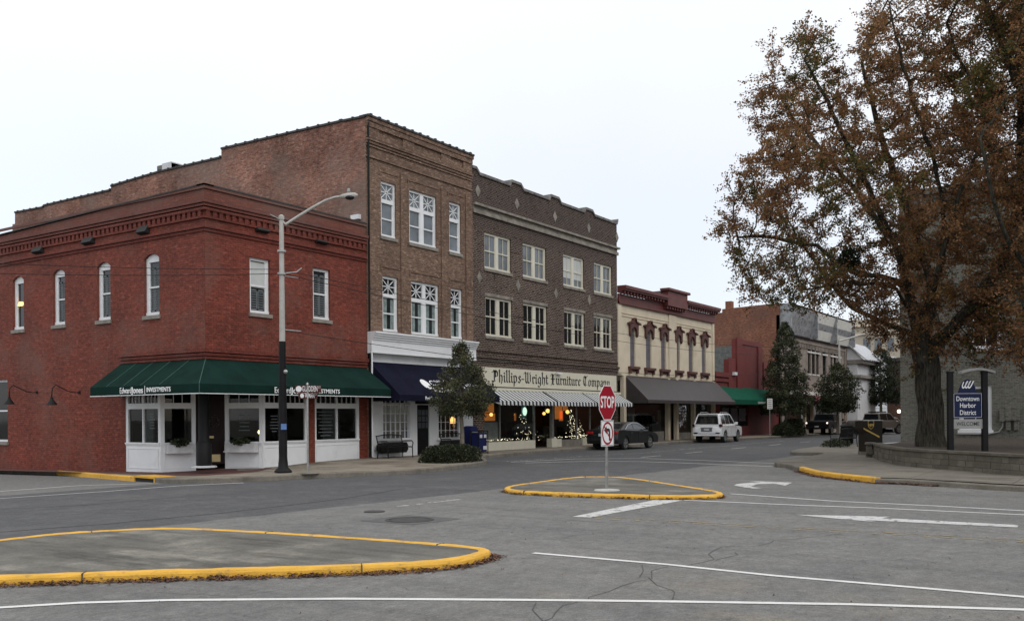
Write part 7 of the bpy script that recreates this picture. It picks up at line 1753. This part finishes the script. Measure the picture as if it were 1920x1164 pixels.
M['darklens']=plain('dark_red_lens',(.06,.012,.014),.25,coat=.5)
addp(suv,'tail_light',M['darklens'],lambda q:(q.box(.01,.32,-.958,-.80,1.02,1.20),),.02); addp(suv,'tail_light',M['darklens'],lambda q:(q.box(.01,.32,.80,.958,1.02,1.20),),.02)
addp(suv,'number_plate',M['plate'],lambda q:q.box(-.03,.0,-.17,.17,.78,.92)); addp(suv,'chrome_bar',M['chrome'],lambda q:q.box(-.035,.01,-.42,.42,.96,1.0),.01)
addp(suv,'plate_recess',M['louv'],lambda q:q.box(-.012,.01,-.36,.36,.72,.95)); addp(suv,'bumper_reflector',M['blackp'],lambda q:[q.box(-.03,.05,s_*.72-.13,s_*.72+.13,.58,.66) for s_ in (-1,1)])
addp(suv,'rear_bumper',M['carw'],lambda q:q.box(-.09,.12,-.88,.88,.44,.56),.03); addp(suv,'bumper_gap',M['dark'],lambda q:q.box(-.008,.03,-.8,.8,.565,.60))
addp(suv,'roof_rail',M['gal'],lambda q:[q.tube([(.7,s_*.66,1.88),(.85,s_*.66,1.95),(2.2,s_*.66,1.95),(2.4,s_*.66,1.87)],.02,6) for s_ in (-1,1)])
addp(suv,'roof_spoiler',M['carw'],lambda q:q.box(.22,.55,-.64,.64,1.80,1.86),.02); addp(suv,'side_step',M['gal'],lambda q:[q.box(1.5,3.3,s_*.90-.08,s_*.90+.08,.36,.42) for s_ in (-1,1)],.02)
addp(suv,'door_handle',M['chrome'],lambda q:[q.box(a,a+.2,s_*.955-.012,s_*.955+.012,1.0,1.03) for a in (1.45,2.4) for s_ in (-1,1)])
addp(suv,'door_seam',M['louv'],lambda q:[q.box(a,a+.014,s_*.952-.004,s_*.952+.004,.5,1.12) for a in (1.25,2.15,3.22) for s_ in (-1,1)])
addp(suv,'headlight',M['chrome'],lambda q:[q.box(4.45,4.7,s_*.74-.14,s_*.74+.14,.82,1.0) for s_ in (-1,1)],.03)
# pickups
puside=[(.05,.55),(0,.62),(.0,1.15),(.04,1.22),(2.0,1.20),(3.9,1.18),(4.9,1.14),(5.4,1.05),(5.55,.8),(5.5,.5)]
puroof=[(1.95,1.18),(2.02,1.80),(2.3,1.88),(3.3,1.87),(3.6,1.82),(4.15,1.18),(4.0,1.15),(2.0,1.15)]
pg=dict(side=[[(2.08,1.25),(2.12,1.76),(2.95,1.79),(2.95,1.25)],[(3.02,1.25),(3.02,1.79),(3.5,1.76),(3.98,1.25)]],rear=((1.97,1.28),(2.01,1.74)),front=((4.12,1.24),(3.66,1.77)),mirror=3.75)
pk1=car('pickup_truck','black pickup truck parked at the far kerb behind the round street tree','truck',M['cark2'],81.0,22.75,R_(-2),5.55,1.95,1.9,puside,puroof,1.2,(1.15,4.45),.40,pg)
addp(pk1,'number_plate',M['plate'],lambda q:q.box(-.03,.0,-.17,.17,.66,.80)); addp(pk1,'tail_light',M['taillit'],lambda q:q.box(-.02,.05,-.93,-.83,.98,1.10)); addp(pk1,'tail_light',M['taillit'],lambda q:q.box(-.02,.05,.83,.93,.98,1.10)); addp(pk1,'rear_bumper',M['blackp'],lambda q:q.box(-.15,.1,-.95,.95,.55,.68),.02)
addp(pk1,'bed_cover',M['blackp'],lambda q:q.box(.05,1.95,-.85,.85,1.22,1.27),.02)
pk2=car('pickup_truck','olive grey pickup truck with roof bars behind the parcel drop box','truck',M['carg'],84.2,20.3,R_(-26),5.55,1.95,1.9,puside,puroof,1.2,(1.15,4.45),.42,pg)
addp(pk2,'tail_light',M['tail'],lambda q:[q.box(-.02,.05,s_*.88-.05,s_*.88+.05,.9,1.12) for s_ in (-1,1)]); addp(pk2,'roof_bar',M['blk'],lambda q:(q.box(2.2,3.4,-.5,.5,1.90,2.0),),.03); addp(pk2,'rear_bumper',M['chrome'],lambda q:q.box(-.15,.1,-.95,.95,.55,.68),.02)
car('sedan','distant silver car between the two pickup trucks','car',plain('silver_car_paint',(.35,.35,.36),.3,coat=.6),94,20.4,R_(-5),L1,W1_,H1,sedside,sedroof,1.0,(.98,3.82),.335,dict(side=[[(1.05,1.08),(1.42,1.30),(1.95,1.38),(1.98,1.06)],[(2.03,1.06),(2.0,1.38),(2.45,1.385),(2.85,1.32),(3.42,1.03)]],rear=((.62,1.08),(1.30,1.35)),front=((3.68,.98),(2.9,1.375)),mirror=3.15))
